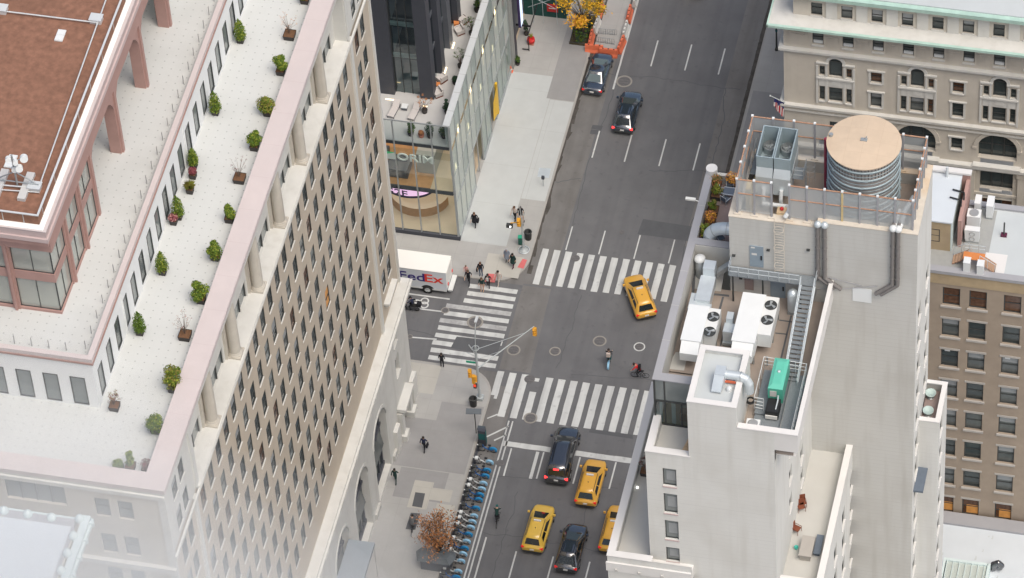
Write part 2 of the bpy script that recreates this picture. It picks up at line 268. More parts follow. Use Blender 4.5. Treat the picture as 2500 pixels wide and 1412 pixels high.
# facade with real openings: u along the wall, n outward, z up
def facade(mb, org, u, n, u0, u1, z0, z1, ops, depth, mi=0, mrev=0):
    O = Vector((org[0], org[1], 0)); U = Vector((u[0], u[1], 0)); N = Vector((n[0], n[1], 0))
    P = lambda a, z, d=0: O + U*a + N*d + Vector((0, 0, z))
    us = sorted({u0, u1, *[q for o in ops for q in (o[0], o[1]) if u0 < q < u1]})
    def top(o): return o[3] + ((o[1]-o[0])/2 if len(o) > 4 else 0)
    for a, b in zip(us, us[1:]):
        mid = (a+b)/2; cut = sorted([(max(z0, o[2]), min(z1, top(o))) for o in ops if o[0] < mid < o[1] and top(o) > z0 and o[2] < z1])
        z = z0
        for c, d in cut + [(z1, z1)]:
            if c > z + 1e-6: mb.quad(P(a, z), P(b, z), P(b, c), P(a, c), mi)
            z = max(z, d)
    for o in ops:
        a, b, c, d = o[:4]; k = depth if len(o) < 6 else o[5]
        mb.quad(P(a, c), P(a, d), P(a, d, -k), P(a, c, -k), mrev); mb.quad(P(b, d), P(b, c), P(b, c, -k), P(b, d, -k), mrev)
        mb.quad(P(b, c), P(a, c), P(a, c, -k), P(b, c, -k), mrev)
        if len(o) == 4 or not o[4]: mb.quad(P(a, d), P(b, d), P(b, d, -k), P(a, d, -k), mrev)
        else:
            r = (b-a)/2; m_ = (a+b)/2; A = [(m_ - r*cos(pi*i/12), d + r*sin(pi*i/12)) for i in range(13)]
            for p, q in zip(A, A[1:]):
                mb.quad(P(*p), P(*q), P(*q, -k), P(*p, -k), mrev)
                mb.quad(P(p[0], p[1]), P(q[0], q[1]), P(q[0], d+r), P(p[0], d+r), mi)
_WM = {}
def window_mesh(w, h, dep, style, fr='frame_dark', fw=.06, bars=1):
    """pane, sash bars and reveal-deep frame as one window; local x along the wall, y inward, z up"""
    key = (round(w, 2), round(h, 2), dep, style, fr, fw, bars)
    if key in _WM: return _WM[key]
    p = MB(); f = MB(); y = dep-.05
    pane = {'dark': 'pane_dark', 'mid': 'pane_mid', 'blind': 'pane_dark', 'lit': 'pane_warm', 'warm': 'pane_warm', 'orange': 'pane_orange', 'grey': 'pane_grey', 'half': 'pane_mid'}[style]
    p.quad((0, y, 0), (w, y, 0), (w, y, h), (0, y, h), 0)
    if style in ('blind', 'half'): p.quad((fw, y-.012, h*(.35 if style == 'blind' else .62)), (w-fw, y-.012, h*(.35 if style == 'blind' else .62)), (w-fw, y-.012, h-fw), (fw, y-.012, h-fw), 1)
    if style == 'lit': p.quad((w*.25, y-.012, h*.05), (w*.95, y-.012, h*.05), (w*.95, y-.012, h*.55), (w*.25, y-.012, h*.55), 2)
    for a, b, c, d in ((0, fw, 0, h), (w-fw, w, 0, h), (fw, w-fw, 0, fw), (fw, w-fw, h-fw, h)): f.box(a, b, y-.07, y-.003, c, d)
    if bars == 1: f.box(fw, w-fw, y-.06, y-.003, h*.5-.03, h*.5+.03)
    if bars == 2:
        f.box(w*.5-.025, w*.5+.025, y-.06, y-.003, fw, h-fw)
    me = (_mesh(p, 'window', [pane, 'pane_blind', 'pane_lit']), _mesh(f, 'frame', [fr]))
    _WM[key] = me; return me
def _mesh(mb, name, mats):
    me = bpy.data.meshes.new(name); me.from_pydata(mb.v, [], mb.f)
    for q in mats: me.materials.append(M[q])
    me.polygons.foreach_set('material_index', mb.mi); me.polygons.foreach_set('use_smooth', mb.sm); me.update(); return me
def sill_mesh(w, mat, pr=.12, th=.14, ov=.06, dep=.0):
    key = ('s', round(w, 2), mat, pr, th, ov, dep)
    if key not in _WM: _WM[key] = _mesh(MB().box(-ov, w+ov, -pr, dep, -th, -.003), 'sill', [mat])
    return _WM[key]
def put(name, me, parent, loc, rz=0.0):
    o = bpy.data.objects.new(name, me); COL.objects.link(o); o.parent = parent; o.location = loc; o.rotation_euler.z = rz; return o
def add_window(parent, P, rz, w, h, dep, style, sill=None, fr='frame_dark', fw=.06, bars=1, frame=True, **sk):
    a, b = window_mesh(w, h, dep, style, fr, fw, bars)
    o = put('window', a, parent, P, rz)
    if frame: put('frame', b, o, (0, 0, 0))
    if sill: put('sill', sill_mesh(w, sill, **sk), o, (0, 0, 0))
    return o
# ================================================================ GROUND, ROADS, PAVEMENTS
AX0, AX1 = 7.2, 23.7          # avenue kerbs
SY0, SY1 = -15.4, -4.5        # cross street kerbs
struct(MB().box(-420, 420, -420, 520, -1.0, -.03).build('ground', 'asphalt_old'))
struct(MB().quad((AX0, -400, 0), (AX1, -400, 0), (AX1, 500, 0), (AX0, 500, 0)).build('avenue_road', 'asphalt'))
mb = MB(); mb.quad((-400, SY0, .004), (AX0, SY0, .004), (AX0, SY1, .004), (-400, SY1, .004)); mb.quad((AX1, SY0, .004), (400, SY0, .004), (400, SY1, .004), (AX1, SY1, .004))
struct(mb.build('cross_street_road', 'asphalt'))
# worn kerb lane west of the avenue's north arm, repairs and patches
mb = MB(); mb.quad((AX0, SY1+.2, .006), (9.9, SY1+.2, .006), (9.9, 120, .006), (AX0, 120, .006)); mb.quad((21.2, 3, .006), (AX1, 3, .006), (AX1, 120, .006), (21.2, 120, .006))
mb.quad((AX0, -120, .006), (9.3, -120, .006), (9.3, -17, .006), (AX0, -17, .006)); mb.quad((AX0, -15, .006), (10.2, -15, .006), (9.9, SY1, .006), (AX0, SY1, .006))
struct(mb.build('worn_lane', 'asphalt_old'))
mb = MB()
def gq(mb, pts, z, mi=0): mb.add([at(x, y, z) for x, y in pts], [tuple(range(len(pts)))], mi)
gq(mb, [(1570, 535), (1700, 555), (1690, 590), (1556, 572)], .01); gq(mb, [(1115, 822), (1225, 834), (1212, 868), (1100, 850)], .03)
gq(mb, [(1440, 1045), (1545, 1062), (1545, 1072), (1438, 1056)], .01); gq(mb, [(1447, 305), (1472, 308), (1468, 318), (1443, 315)], .011); gq(mb, [(1443, 316), (1468, 319), (1465, 330), (1440, 327)], .011)
struct(mb.build('road_patches', 'asphalt_dark'))
mb = MB(); rg = random.Random(2); xs = 0
for k in range(60):
    y = -3+k*1.1; w0, w1 = .12+.35*rg.random()**2, .12+.35*rg.random()**2; mb.quad((7.22, y, .009), (7.22+w0, y, .009), (7.22+w1, y+1.1, .009), (7.22, y+1.1, .009)); mb.quad((23.35-.2*w0, y+4, .009), (23.68, y+4, .009), (23.68, y+5.1, .009), (23.35-.2*w1, y+5.1, .009))
struct(mb.build('gutter_dirt', 'gutter_dirt'))
# pavements as raised slabs with real kerbs and rounded corners
def slab(x0, x1, y0, y1, corner, name, r=3.2):
    """corner: (sx, sy) sign of the rounded corner"""
    pts = []
    for sx, sy in ((1, -1), (1, 1), (-1, 1), (-1, -1)):
        cx = x1 if sx > 0 else x0; cy = y1 if sy > 0 else y0
        if (sx, sy) == corner:
            for i in range(9):
                a = {(1, -1): -pi/2, (1, 1): 0, (-1, 1): pi/2, (-1, -1): pi}[corner] + (pi/2)*i/8
                pts.append((cx - sx*r + r*cos(a), cy - sy*r + r*sin(a)))
        else: pts.append((cx, cy))
    return pts
def shrink(p, x0, x1, y0, y1, d):
    c = ((x0+x1)/2, (y0+y1)/2); out = []
    for x, y in p: out.append((x - d*(1 if x > c[0] else -1), y - d*(1 if y > c[1] else -1)))
    return out
for nm, (x0, x1, y0, y1), cn in (('pavement_northwest', (-400, AX0, SY1, 450), (1, -1)), ('pavement_southwest', (-400, AX0, -380, SY0), (1, 1)), ('pavement_northeast', (AX1, 400, SY1, 450), (-1, -1)), ('pavement_southeast', (AX1, 400, -380, SY0), (-1, 1))):
    p = slab(x0, x1, y0, y1, cn, nm); struct(MB().prism(p, -.02, .13).build(nm + '_kerb', 'kerb'))
    struct(MB().prism(shrink(p, x0, x1, y0, y1, .16), .1, .15).build(nm, 'sidewalk'))
def flags(name, mat, rects, z=.154):
    mb = MB()
    for k, (x0, x1, y0, y1) in enumerate(rects): mb.quad((x0, y0, z+k*.0003), (x1, y0, z+k*.0003), (x1, y1, z+k*.0003), (x0, y1, z+k*.0003))
    return struct(mb.build(name, mat))
flags('pale_flagstones', 'sidewalk_pale', [(.05, 4.6, -.1, 22.6), (-.4, 4.6, 5.2, 5.3), (4.65, 7.0, 6.2, 19.5)])
flags('tan_flagstones', 'sidewalk_tan', [(3.1, 6.6, -3.9, -1.2), (-2.2, 1.9, -19.2, -15.7)], .158)
flags('grey_flagstones', 'sidewalk_grey', [(4.25, 7.0, 19.6, 60), (-.6, 6.9, -28, -22.2), (2.9, 6.9, -24.8, -19.9), (1, 5.5, -31.6, -28.1), (24, 30.4, 4, 24)], .164)
flags('pale_repairs', 'sidewalk_tan', [(3.9, 6.3, -31.4, -30), (5.2, 6.9, -33.6, -31.7), (2.6, 4.4, -32.6, -29.4)], .169)
for nm, q in (('tactile_paving', [(1276, 632), (1287, 635), (1278, 656), (1263, 653)]), ('tactile_paving', [(1192, 668), (1212, 670), (1208, 690), (1184, 688)])):
    mb = MB(); gq(mb, q, .178); tag(mb.build(nm, 'tactile'), kind='structure')
mb = MB()
for q in ([(1014, 1202), (1038, 1205), (1030, 1240), (1006, 1236)], [(1003, 1252), (1026, 1254), (1014, 1294), (990, 1292)]): gq(mb, q, .175)
struct(mb.build('cellar_hatches', 'asphalt_dark'))
mb = MB(); rg = random.Random(12)
def crack(x, y, dx, dy, n, w_=.035):
    p = [(x, y)]
    for _ in range(n): x += dx+rg.uniform(-.16, .16); y += dy+rg.uniform(-.16, .16); p.append((x, y))
    for (a, b), (c, d) in zip(p, p[1:]):
        L_ = math.hypot(c-a, d-b); nx, ny = -(d-b)/L_*w_, (c-a)/L_*w_; mb.quad((a-nx, b-ny, .0115), (c-nx, d-ny, .0115), (c+nx, d+ny, .0115), (a+nx, b+ny, .0115))
crack(9, 24, .55, .0, 26); crack(8.2, -27.5, .5, 0, 28); crack(10.2, 4, .0, .6, 34); crack(21.5, -3, .0, .55, 50); crack(14, -14.5, .5, .05, 18); crack(12.4, -14, .0, .5, 18); crack(18.8, -34, .0, .5, 20); crack(7.4, 9, .3, .1, 8); crack(-8, -11.8, .5, 0, 28); crack(16, 12, .5, .06, 14); crack(7.3, -34, .4, 0, 40); crack(11.8, -44, 0, .5, 30)
struct(mb.build('tar_seals', 'asphalt_dark'))
# ---- painted markings
def stripes(name, mat, quads, z=.014):
    mb = MB()
    for q in quads: mb.add([(x, y, z) for x, y in q], [tuple(range(len(q)))])
    return struct(mb.build(name, mat))
rect = lambda x0, x1, y0, y1: [(x0, y0), (x1, y0), (x1, y1), (x0, y1)]
def wob(q, a=.018):
    """a hand-worn outline: every edge is broken into short wandering steps"""
    out = []
    for (x0, y0), (x1, y1) in zip(q, q[1:] + q[:1]):
        L = math.hypot(x1-x0, y1-y0); k = max(1, int(L/.7))
        for i in range(k): out.append((x0+(x1-x0)*i/k + random.uniform(-a, a), y0+(y1-y0)*i/k + random.uniform(-a, a)))
    return out
north = [wob(rect(8.05+i*1.12, 8.05+i*1.12+.62, -4.15+random.uniform(-.1, .1), .38)) for i in range(13)]
south = [wob(rect(7.15+i*1.16+(.0), 7.15+i*1.16+.66, -20.6, -15.25)) for i in range(13) if i != 3]
south[0] = wob([(7.5, -18.6), (7.8, -18.6), (7.8, -15.25), (7.15, -15.25), (7.15, -18.2), (7.5, -18.2)])
south.append(wob(rect(10.63, 11.25, -20.6, -17.2))); south.append(wob(rect(10.6, 11.2, -15.9, -15.5)))
stripes('crosswalk_north', 'paint_white', north); stripes('crosswalk_south', 'paint_white', south)
west = []
for i in range(11):
    y = -5.25-i*.93; x0 = 2.2 if i < 3 else (.9 if i == 3 else .75); x0 = [2.2, 2.2, 2.1, .6, .6, .4, .45, .4, .35, .4, .4][i]
    x1 = 6.85 if i != 8 else 2.6
    west.append((i, wob(rect(x0, x1, y-.45, y+.09), .02)))
stripes('crosswalk_west', 'paint_white', [q for i, q in west if i not in (3, 5)]); stripes('crosswalk_west_worn', 'paint_worn', [q for i, q in west if i in (3, 5)])
sl = wob(rect(9.6, 21.6, -23.95, -23.35), .03); stripes('stop_line', 'paint_white', [sl])
lanes = []
LX = [10.25, 13.45, 16.85, 20.2]
for x in LX:
    for y0 in range(-105, 160, 13):
        yy = y0 + .7
        if -24.2 < yy+3.2 and yy < 1: continue
        if x == LX[0] and yy > 14: continue
        if x == LX[0] and yy < -20: continue
        lanes.append(rect(x-.07, x+.07, yy, yy+3.6))
for x in LX: lanes.append(rect(x-.06, x+.06, .55, 3.6))
for x in LX[1:]: lanes.append(rect(x-.07, x+.07, -27.2, -24.05))
lanes += [rect(12.75, 13.05, -27.3, -24.1)]
stripes('lane_lines', 'paint_white', lanes)
dl = [rect(9.42, 9.56, -70, -20.95), rect(9.78, 9.92, -70, -20.95), rect(10.35, 10.5, -27.4, -24.1), rect(10.35, 10.5, -60, -34.6), rect(10.32, 10.5, 22, 60)]
def barq(p, q, w_):
    a = at(*p); b = at(*q); d = (b-a).normalized()*w_/2; return [(a.x-d.y, a.y+d.x), (b.x-d.y, b.y+d.x), (b.x+d.y, b.y-d.x), (a.x+d.y, a.y-d.x)]
dl += [barq((1186, 1068), (1242, 1041), .16), barq((1206, 1076), (1236, 1062), .16), barq((1189, 1022), (1215, 1012), .14)]
stripes('bike_lane_lines', 'paint_white', [wob(q, .012) for q in dl])
sw = [barq((985, 716), (1098, 731), .16), barq((1020, 754), (1078, 761), .16), barq((1006, 824), (1066, 829), .16), rect(-120, -9, -7.2, -7.05), rect(-120, -9, -9.4, -9.25)]
stripes('side_street_lines', 'paint_white', sw)
# bicycle symbol with two wheels and chevrons in the side street's cycle lane
mb = MB(); a = at(1037, 735, .016); b = at(1036, 745, .016)
for c in (a, b): mb.lathe(c, [(.42, 0), (.42, .002), (.28, .002), (.28, 0)], 20, cap=False, smooth=False)
for p, q in (((1008, 731), (1028, 736)), ((1012, 740), (1030, 741)), ((1000, 728), (1014, 733))): mb.add([(x, y, .018) for x, y in barq(p, q, .18)], [(0, 1, 2, 3)])
struct(mb.build('bicycle_marking', 'paint_white'))
# manhole covers and utility discs
mh = [(1524, 199, .62, 'tan ring', 1), (1405, 631, .42, '', 0), (1293, 926, .5, '', 0), (1254, 855, .5, '', 1), (1355, 858, .42, '', 1), (1464, 833, .5, '', 1), (1561, 847, .42, '', 2), (1295, 1021, .5, '', 1), (1160, 787, .6, '', 1), (1087, 758, .3, '', 1), (1221, 1131, .4, '', 0), (1001, 822, .2, '', 1), (1518, 567, .25, '', 0)]
cl = ['in the west lane beside the black car turning off', 'in the first stripes of the north crosswalk', 'breaking the fourth stripe of the south crosswalk', 'inside a tan collar just right of the mast arm pole', 'in mid junction between two other covers', 'in a pale square patch left of the cyclist in the junction', 'ringed in white near the east side of the junction', 'at the foot of the south crosswalk, third from its left end', 'half hidden by the worn stripes of the west crosswalk', 'at the left end of the west crosswalk', 'on the double line south of the stop line', 'small, beside the cut-off line of the side street', 'small, north of the north crosswalk']
for (x, y, r, _, k), lb in zip(mh, cl):
    c = at(x, y, .02); o = thing('manhole_cover', 'round iron manhole cover ' + lb, 'manhole cover', c, group='manhole covers in the roadway')
    MB().lathe((0, 0, 0), [(r, 0), (r, .008), (0.01, .008)], 24, smooth=False).build('cover', 'iron', o)
    for q in range(5): MB().box(-r*.75, r*.75, -r*.6+q*r*.28, -r*.6+q*r*.28+r*.06, .008, .014).build('rib', 'asphalt_dark', o) if q in (0, 2, 4) else None
    if k: MB().lathe((0, 0, 0), [(r*1.3, 0), (r*1.3, .006), (r*1.02, .006), (r*1.02, 0)], 24, smooth=False, cap=False).build('collar', 'patch_tan' if k == 1 else 'paint_white', o)
# ================================================================ GREAT STONE OFFICE BUILDING (west side, south of the cross street)
B = thing('office_building', 'tall tan office building with white roof terrace, pink coping and columned loggia', 'building', (0, 0, 0))
E_ = ((0, 1), (1, 0))   # east facade directions u, n
YS, YN = -80.8, -19.3
# shaft wall with its window grid
SR = [21.1, 22.95] + [27.0+2.27*k for k in range(21)] + [75.9, 77.65]
rows = [49.65-3.78*k for k in range(9)]
ops = [(-r-1.12, -r, z, z+2.25) for r in SR for z in rows]
upper = [(-r-1.12, -r, z, z+h) for r in SR if r < 24 or r > 75 for z, h in ((53.95, 1.95), (57.4, 1.9))]
mb = MB(); facade(mb, (-.2, 0), *E_, YS, YN, 15.8, 53.2, ops, .13, 0, 0); mb.build('shaft_wall', ['tan_brick', 'limestone'], B)
for nm, a, b in (('corner_bay_wall', -26.2, YN), ('corner_bay_wall', YS, -74.15)):
    mb = MB(); facade(mb, (-.2, 0), *E_, a, b, 53.2, 60.5, [o for o in upper if a < o[0] < b], .13, 0, 0)
    c = -26.2 if a > -40 else -74.15
    mb.quad((-.2, c, 53.2), (-1.6, c, 53.2), (-1.6, c, 60.5), (-.2, c, 60.5)); mb.box(-.22, -.06, c-.12 if a < -40 else c-.5+.62, c+.5 if a < -40 else c+.5, 53.5, 60.3); mb.build(nm, 'pale_stone', B)
# stone pilaster strips and corner quoins
for y in (-25.55, -74.85):
    MB().box(-.2, -.02, y-.28, y+.28, 15.8, 53.2).build('pilaster', 'pale_stone', B)
MB().box(-.6, -.02, YN-.25, YN+.08, 15.8, 60.3).build('corner_pier', 'pale_stone', B)
MB().box(-.6, -.02, YS-.08, YS+.25, 0, 60.3).build('corner_pier', 'pale_stone', B)
# windows: the nearest hundred as parts, the others as one part
cand = [(-r-1.12, z, 2.25) for r in SR for z in rows] + [(o[0], o[2], o[3]-o[2]) for o in upper]
cand.sort(key=lambda c: (Vector((-.2, c[0], c[1]))-CAM).length)
sty = ['dark', 'mid', 'dark', 'half', 'grey', 'dark', 'mid', 'blind', 'half', 'dark', 'warm', 'grey', 'dark']
rest = MB(); restf = MB(); rests = MB()
random.seed(3)
special = {(9+3, 3): 'orange'}
for k, (y, z, h) in enumerate(cand):
    st = random.choice(sty)
    if abs(z-(49.65-3.78*4)) < .1 and abs(y+38.25+1.12) < .6: st = 'orange'
    if k < 96:
        add_window(B, (-.2, y, z), pi/2, 1.12, h, .13, st, 'pale_stone', pr=.08, th=.09, ov=.05)
    else:
        x = -.2-.08; mi = {'dark': 0, 'mid': 1, 'half': 1, 'blind': 0, 'grey': 2, 'warm': 3, 'orange': 4}[st]
        rest.quad((x, y, z), (x, y+1.12, z), (x, y+1.12, z+h), (x, y, z+h), mi)
        if st in ('half', 'blind'): rest.quad((x+.01, y+.05, z+h*.6), (x+.01, y+.95, z+h*.6), (x+.01, y+.95, z+h-.05), (x+.01, y+.05, z+h-.05), 5)
        for a, b, c, d in ((y, y+.06, z, z+h), (y+1.06, y+1.12, z, z+h), (y+.06, y+1.06, z, z+.06), (y+.06, y+1.06, z+h-.06, z+h), (y+.06, y+1.06, z+h*.5-.03, z+h*.5+.03)): rest.box(x+.003, x+.07, a, b, c, d, 6)
        rest.box(-.2, -.14, y-.05, y+1.17, z-.07, z-.003, 7)
tag(rest.build('windows', ['pane_dark', 'pane_mid', 'pane_grey', 'pane_warm', 'pane_orange', 'pane_blind', 'frame_dark', 'pale_stone'], B), kind='stuff')
# loggia: ledge, recessed glazed wall, round columns with bases and capitals, entablature
MB().box(-1.3, .12, -74.1, -26.2, 53.2, 53.5).box(.0, .16, -80.9, YN+.1, 53.1, 53.34).build('ledge', 'pale_stone', B)
lops = []
for k in range(7):
    c = -29.35-7*k
    if k == 0: lops.append((-32.0, -27.3, 53.55, 55.5)); lops.append((-32.0, -27.3, 57.1, 59.6)); continue
    lops.append((c-2.6+.05, c+2.5, 53.55, 55.5)); lops.append((c-2.6+.05, c+2.5, 57.1, 59.6))
lops = [(max(a, -73.6), min(b, -26.9), c, d) for a, b, c, d in lops]
mb = MB(); facade(mb, (-1.2, 0), *E_, -74.15, -26.2, 53.5, 60.4, lops, .25, 0, 0); mb.build('loggia_wall', 'pale_stone', B)
for a, b, c, d in lops:
    w_ = b-a; mb = MB(); mb.quad((-1.42, a, c), (-1.42, b, c), (-1.42, b, d), (-1.42, a, d), 0)
    for i in range(4): yy = a + w_*i/3; mb.box(-1.41, -1.3, max(a, yy-.05), min(b, yy+.05), c, d, 1)
    mb.box(-1.41, -1.32, a, b, d-.08, d, 1); mb.build('loggia_window', ['pane_grey', 'frame_dark'], B)
for k in range(6):
    y = -32.85-6.975*k
    o = MB().lathe((-.6, y, 53.5), [(.46, .42), (.47, 1.5), (.45, 4), (.40, 6.3)], 20, cap=False).build('column', 'col_stone', B)
    MB().box(-1.15, -.02, y-.62, y+.62, 53.5, 53.66).lathe((-.6, y, 53.66), [(.60, 0), (.62, .07), (.54, .13), (.50, .18), (.54, .24), (.47, .27)], 20).build('column_base', 'col_stone', o)
    MB().lathe((-.6, y, 59.75), [(.41, 0), (.45, .05), (.58, .35), (.60, .42)], 20).box(-1.15, -.02, y-.6, y+.6, 60.17, 60.32).build('capital', 'pale_stone', o)
    MB().box(-1.2, -1.02, y-.75, y+.75, 53.5, 60.3).build('pilaster', 'col_stone', B)
MB().box(-1.7, .0, YS-.03, YN+.03, 60.32, 60.75).box(-40, -1.71, YS-.03, YS+1.4, 60.32, 60.75).build('entablature', 'pale_stone', B)
MB().box(-1.75, .06, YS-.08, YN+.1, 60.76, 61.2).box(-40, -1.753, YS-.08, YS+1.5, 60.76, 61.2).build('parapet_coping', 'pink_stone', B)
MB().box(-1.74, -1.62, YS+1.5, YN-.1, 60.0, 60.78).box(-40, -1.75, YS+1.4, YS+1.52, 60.0, 60.78).build('parapet_wall', 'render_white', B)
MB().box(-40, -1.5, YS+1.3, YN-.2, 59.8, 60.0).build('terrace_floor', 'paver_white', B)
# south face
sops = []
for z, h in ((57.0, 2.15), (52.6, 2.3), (48.6, 2.2), (44.8, 2.2), (41, 2.2)):
    for x in (-5.7, -3.9, -9.4, -11.2, -14.8, -16.6, -20.2, -22): 
        if z == 57.0 and x < -7.5: continue
        sops.append((x, x+1.18, z, z+h))
sops.append((-12.6, -7.9, 57.6, 59.9)); sops.append((-20.6, -15.9, 57.6, 59.9))
mb = MB(); facade(mb, (0, YS), (1, 0), (0, -1), -40, -.2, 0, 60.4, sops, .3); mb.build('south_wall', 'limestone', B)
for a, b, c, d in sops:
    if b-a > 2:
        mb = MB(); mb.quad((a, YS+.25, c), (b, YS+.25, c), (b, YS+.25, d), (a, YS+.25, d))
        for i in range(5): xx = a+(b-a)*i/4; mb.box(max(a, xx-.05), min(b, xx+.05), YS+.16, YS+.24, c, d, 1)
        mb.build('loggia_window', ['pane_grey', 'frame_dark'], B)
    elif a > -12: add_window(B, (a, YS, c), 0, b-a, d-c, .3, 'grey', None, frame=True)
MB().box(-40, -.0, YS-.35, YS-.003, 51.5, 51.95).box(-40, .0, YS-.2, YS-.003, 60.1, 60.5).build('string_course', 'pale_stone', B)
MB().box(-40, -.25, YN-.02, YN, 0, 60.4).box(-40, -.25, YS+.4, YN-.1, 15.9, 16).box(-40.2, -40, YS, YN, 0, 60.4).build('rear_wall', 'tan_brick', B)
# base: belt cornice, mezzanine windows, great arches, rusticated end with a portal
bo = [(-28.0-2.2*k-.95, -28.0-2.2*k, 12.55, 14.1) for k in range(21)] + [(-23.85, -22.65, 7.5, 10.0), (-23.85, -22.65, 11.6, 13.6), (-79, -77.8, 7.5, 10)]
ar = [(-30.45-6.9*k-2.2, -30.45-6.9*k+2.2, .5, 7.8, 1, .9) for k in range(7)]
po = [(-24.2, -22.2, .15, 3.7)]
mb = MB(); facade(mb, (.12, 0), *E_, YS, YN, 0, 14.6, bo + ar + po, .4); mb.build('base_wall', 'pale_stone', B)
MB().box(-.2, .95, YS-.5, YN+.55, 15.35, 15.62).box(-.2, .7, YS-.4, YN+.4, 15.0, 15.347).box(-.2, .45, YS-.3, YN+.3, 14.55, 14.997).box(-.2, .75, YS-.4, YN+.4, 15.623, 15.85).build('belt_cornice', 'pale_stone', B)
MB().box(-.2, .1, -26.99, -26.93, 1, 14.5).build('drain_pipe', 'frame_dark', B)
for o in bo:
    add_window(B, (.12, o[0], o[2]), pi/2, o[1]-o[0], o[3]-o[2], .4, 'mid', 'pale_stone', frame=False, pr=.1) if o[0] > -70 else None
for a, b, c, d, _, k in ar[:5]:
    mb = MB(); m_ = (a+b)/2; r = (b-a)/2; x = .12-.75
    mb.add([(x, a, c), (x, b, c)] + [(x, m_ + r*cos(pi*i/12), d + r*sin(pi*i/12)) for i in range(13)], [tuple(range(15))])
    for yy in (a+.35, m_-.7, m_+.7, b-.35): mb.box(x+.004, x+.14, yy-.09, yy+.09, c, d+sqrt(max(0, r*r-(yy-m_)**2))-.02, 1)
    mb.box(x+.004, x+.2, a, b, 6.2, 6.5, 1); mb.box(x+.004, x+.16, a, b, c, c+.5, 1)
    wn = mb.build('arched_window', ['pane_dark', 'charcoal'], B)
    MB().add([(x+.4, a+.4, 3.9), (x+.4, b-.4, 3.9), (x+.08, b-.4, 5.9), (x+.08, a+.4, 5.9)], [(0, 1, 2, 3)]).build('transom', 'pane_mid', wn)
    mb = MB()   # moulded archivolt round the opening
    for i in range(12):
        t0, t1 = pi*i/12, pi*(i+1)/12
        for rr0, rr1, ex in ((r+.02, r+.32, .07),):
            P = lambda rr, t, xx: (xx, m_+rr*cos(t), d+rr*sin(t))
            mb.add([P(rr0, t0, .12+ex), P(rr1, t0, .12+ex), P(rr1, t1, .12+ex), P(rr0, t1, .12+ex)], [(0, 1, 2, 3)]); mb.add([P(rr1, t0, .12), P(rr1, t0, .12+ex), P(rr1, t1, .12+ex), P(rr1, t1, .12)], [(0, 1, 2, 3)])
    mb.build('archivolt', 'pale_stone', wn)
for y in [-26.9-6.9*k for k in range(7)]:
    MB().box(.12, .34, y-.75, y+.75, 0, .9).build('plinth', 'stucco_grey', B)
p = MB(); p.quad((-.2, -24.2, .15), (-.2, -22.2, .15), (-.2, -22.2, 3.7), (-.2, -24.2, 3.7)); d_ = p.build('door', 'pane_dark', B)
MB().box(.12, .95, -24.9, -21.6, 3.95, 4.35).box(.12, .8, -24.6, -21.9, 3.72, 3.947).box(.13, .6, -24.95, -24.3, .15, 3.7).box(.13, .6, -22.1, -21.45, .15, 3.7).box(.13, .9, -25.2, -24.1, .15, .9).box(.13, .9, -22.3, -21.2, .15, .9).build('portal', 'pale_stone', B)
MB().box(.12, .5, -20.6, -19.2, .15, 3.2).box(.12, .5, -26.7, -25.5, .15, 3.2).build('buttress', 'pale_stone', B)
MB().box(-.19, .1, -24.1, -21.4, 17.6, 18.0).box(-.19, .35, -24.3, -21.2, 18.003, 18.25).build('balcony', 'pale_stone', B)
# upper block behind the terrace
XU, YU = -7.3, -73.0
eo = [(-52.95-1.05-2.27*k, -52.95-2.27*k, 60.4, 63.4) for k in range(-15, 9)]
so_ = [(-9.27-2.13*k, -8.08-2.13*k, 60.2, 63.3) for k in range(14)]
mb = MB(); facade(mb, (XU, 0), *E_, YU, -20, 60, 65.3, eo, .09); facade(mb, (0, YU), (1, 0), (0, -1), -38, XU, 60, 65.3, so_, .09); mb.build('upper_wall', 'render_white', B)
for k, o in enumerate(eo): add_window(B, (XU, o[0], o[2]), pi/2, 1.05, 3.0, .09, 'grey' if k % 3 else 'mid', None, fw=.07, bars=0)
for o in so_[:7]: add_window(B, (o[0], YU, o[2]), 0, 1.19, 3.1, .09, 'grey', None, fw=.07, bars=0)
MB().box(XU-.32, XU+.1, YU-.1, -20, 65.3, 65.7).box(-38, XU-.323, YU-.1, YU+.32, 65.3, 65.7).build('upper_coping', 'pink_stone', B)
MB().box(XU-.02, XU+.16, YU-.16, -20, 65.1, 65.29).box(-38, XU-.02, YU-.16, YU-.0, 65.1, 65.29).build('drip_mould', 'frame_rose', B)
MB().box(-38, XU-.05, YU+.05, -20, 64.7, 64.9).build('upper_terrace_floor', 'paver_white', B)
for y in (-47.6, -65.4): MB().box(XU+.002, XU+.1, y-.05, y+.05, 60, 65.1).build('downpipe', 'render_white', B)
for k in range(26):
    MB().tube((-8.2, -71.5+1.55*k, 64.9), (-8.2, -71.5+1.55*k, 65.85), .035, n=6).build('rail_post', 'frame_metal', B)
for k in range(14):
    MB().tube((-9.6-1.35*k, -71.9, 64.9), (-9.6-1.35*k, -71.9, 65.85), .035, n=6).build('rail_post', 'frame_metal', B)
# penthouse with rose stone piers, glazed bays and open arches
XP, YP = -11.0, -68.4
pf = MB(); pf.box(XP-.9, XP+.28, YP-.28, -22, 72.15, 73.6).box(-34, XP-.9, YP-.28, YP+.3, 72.15, 73.6)
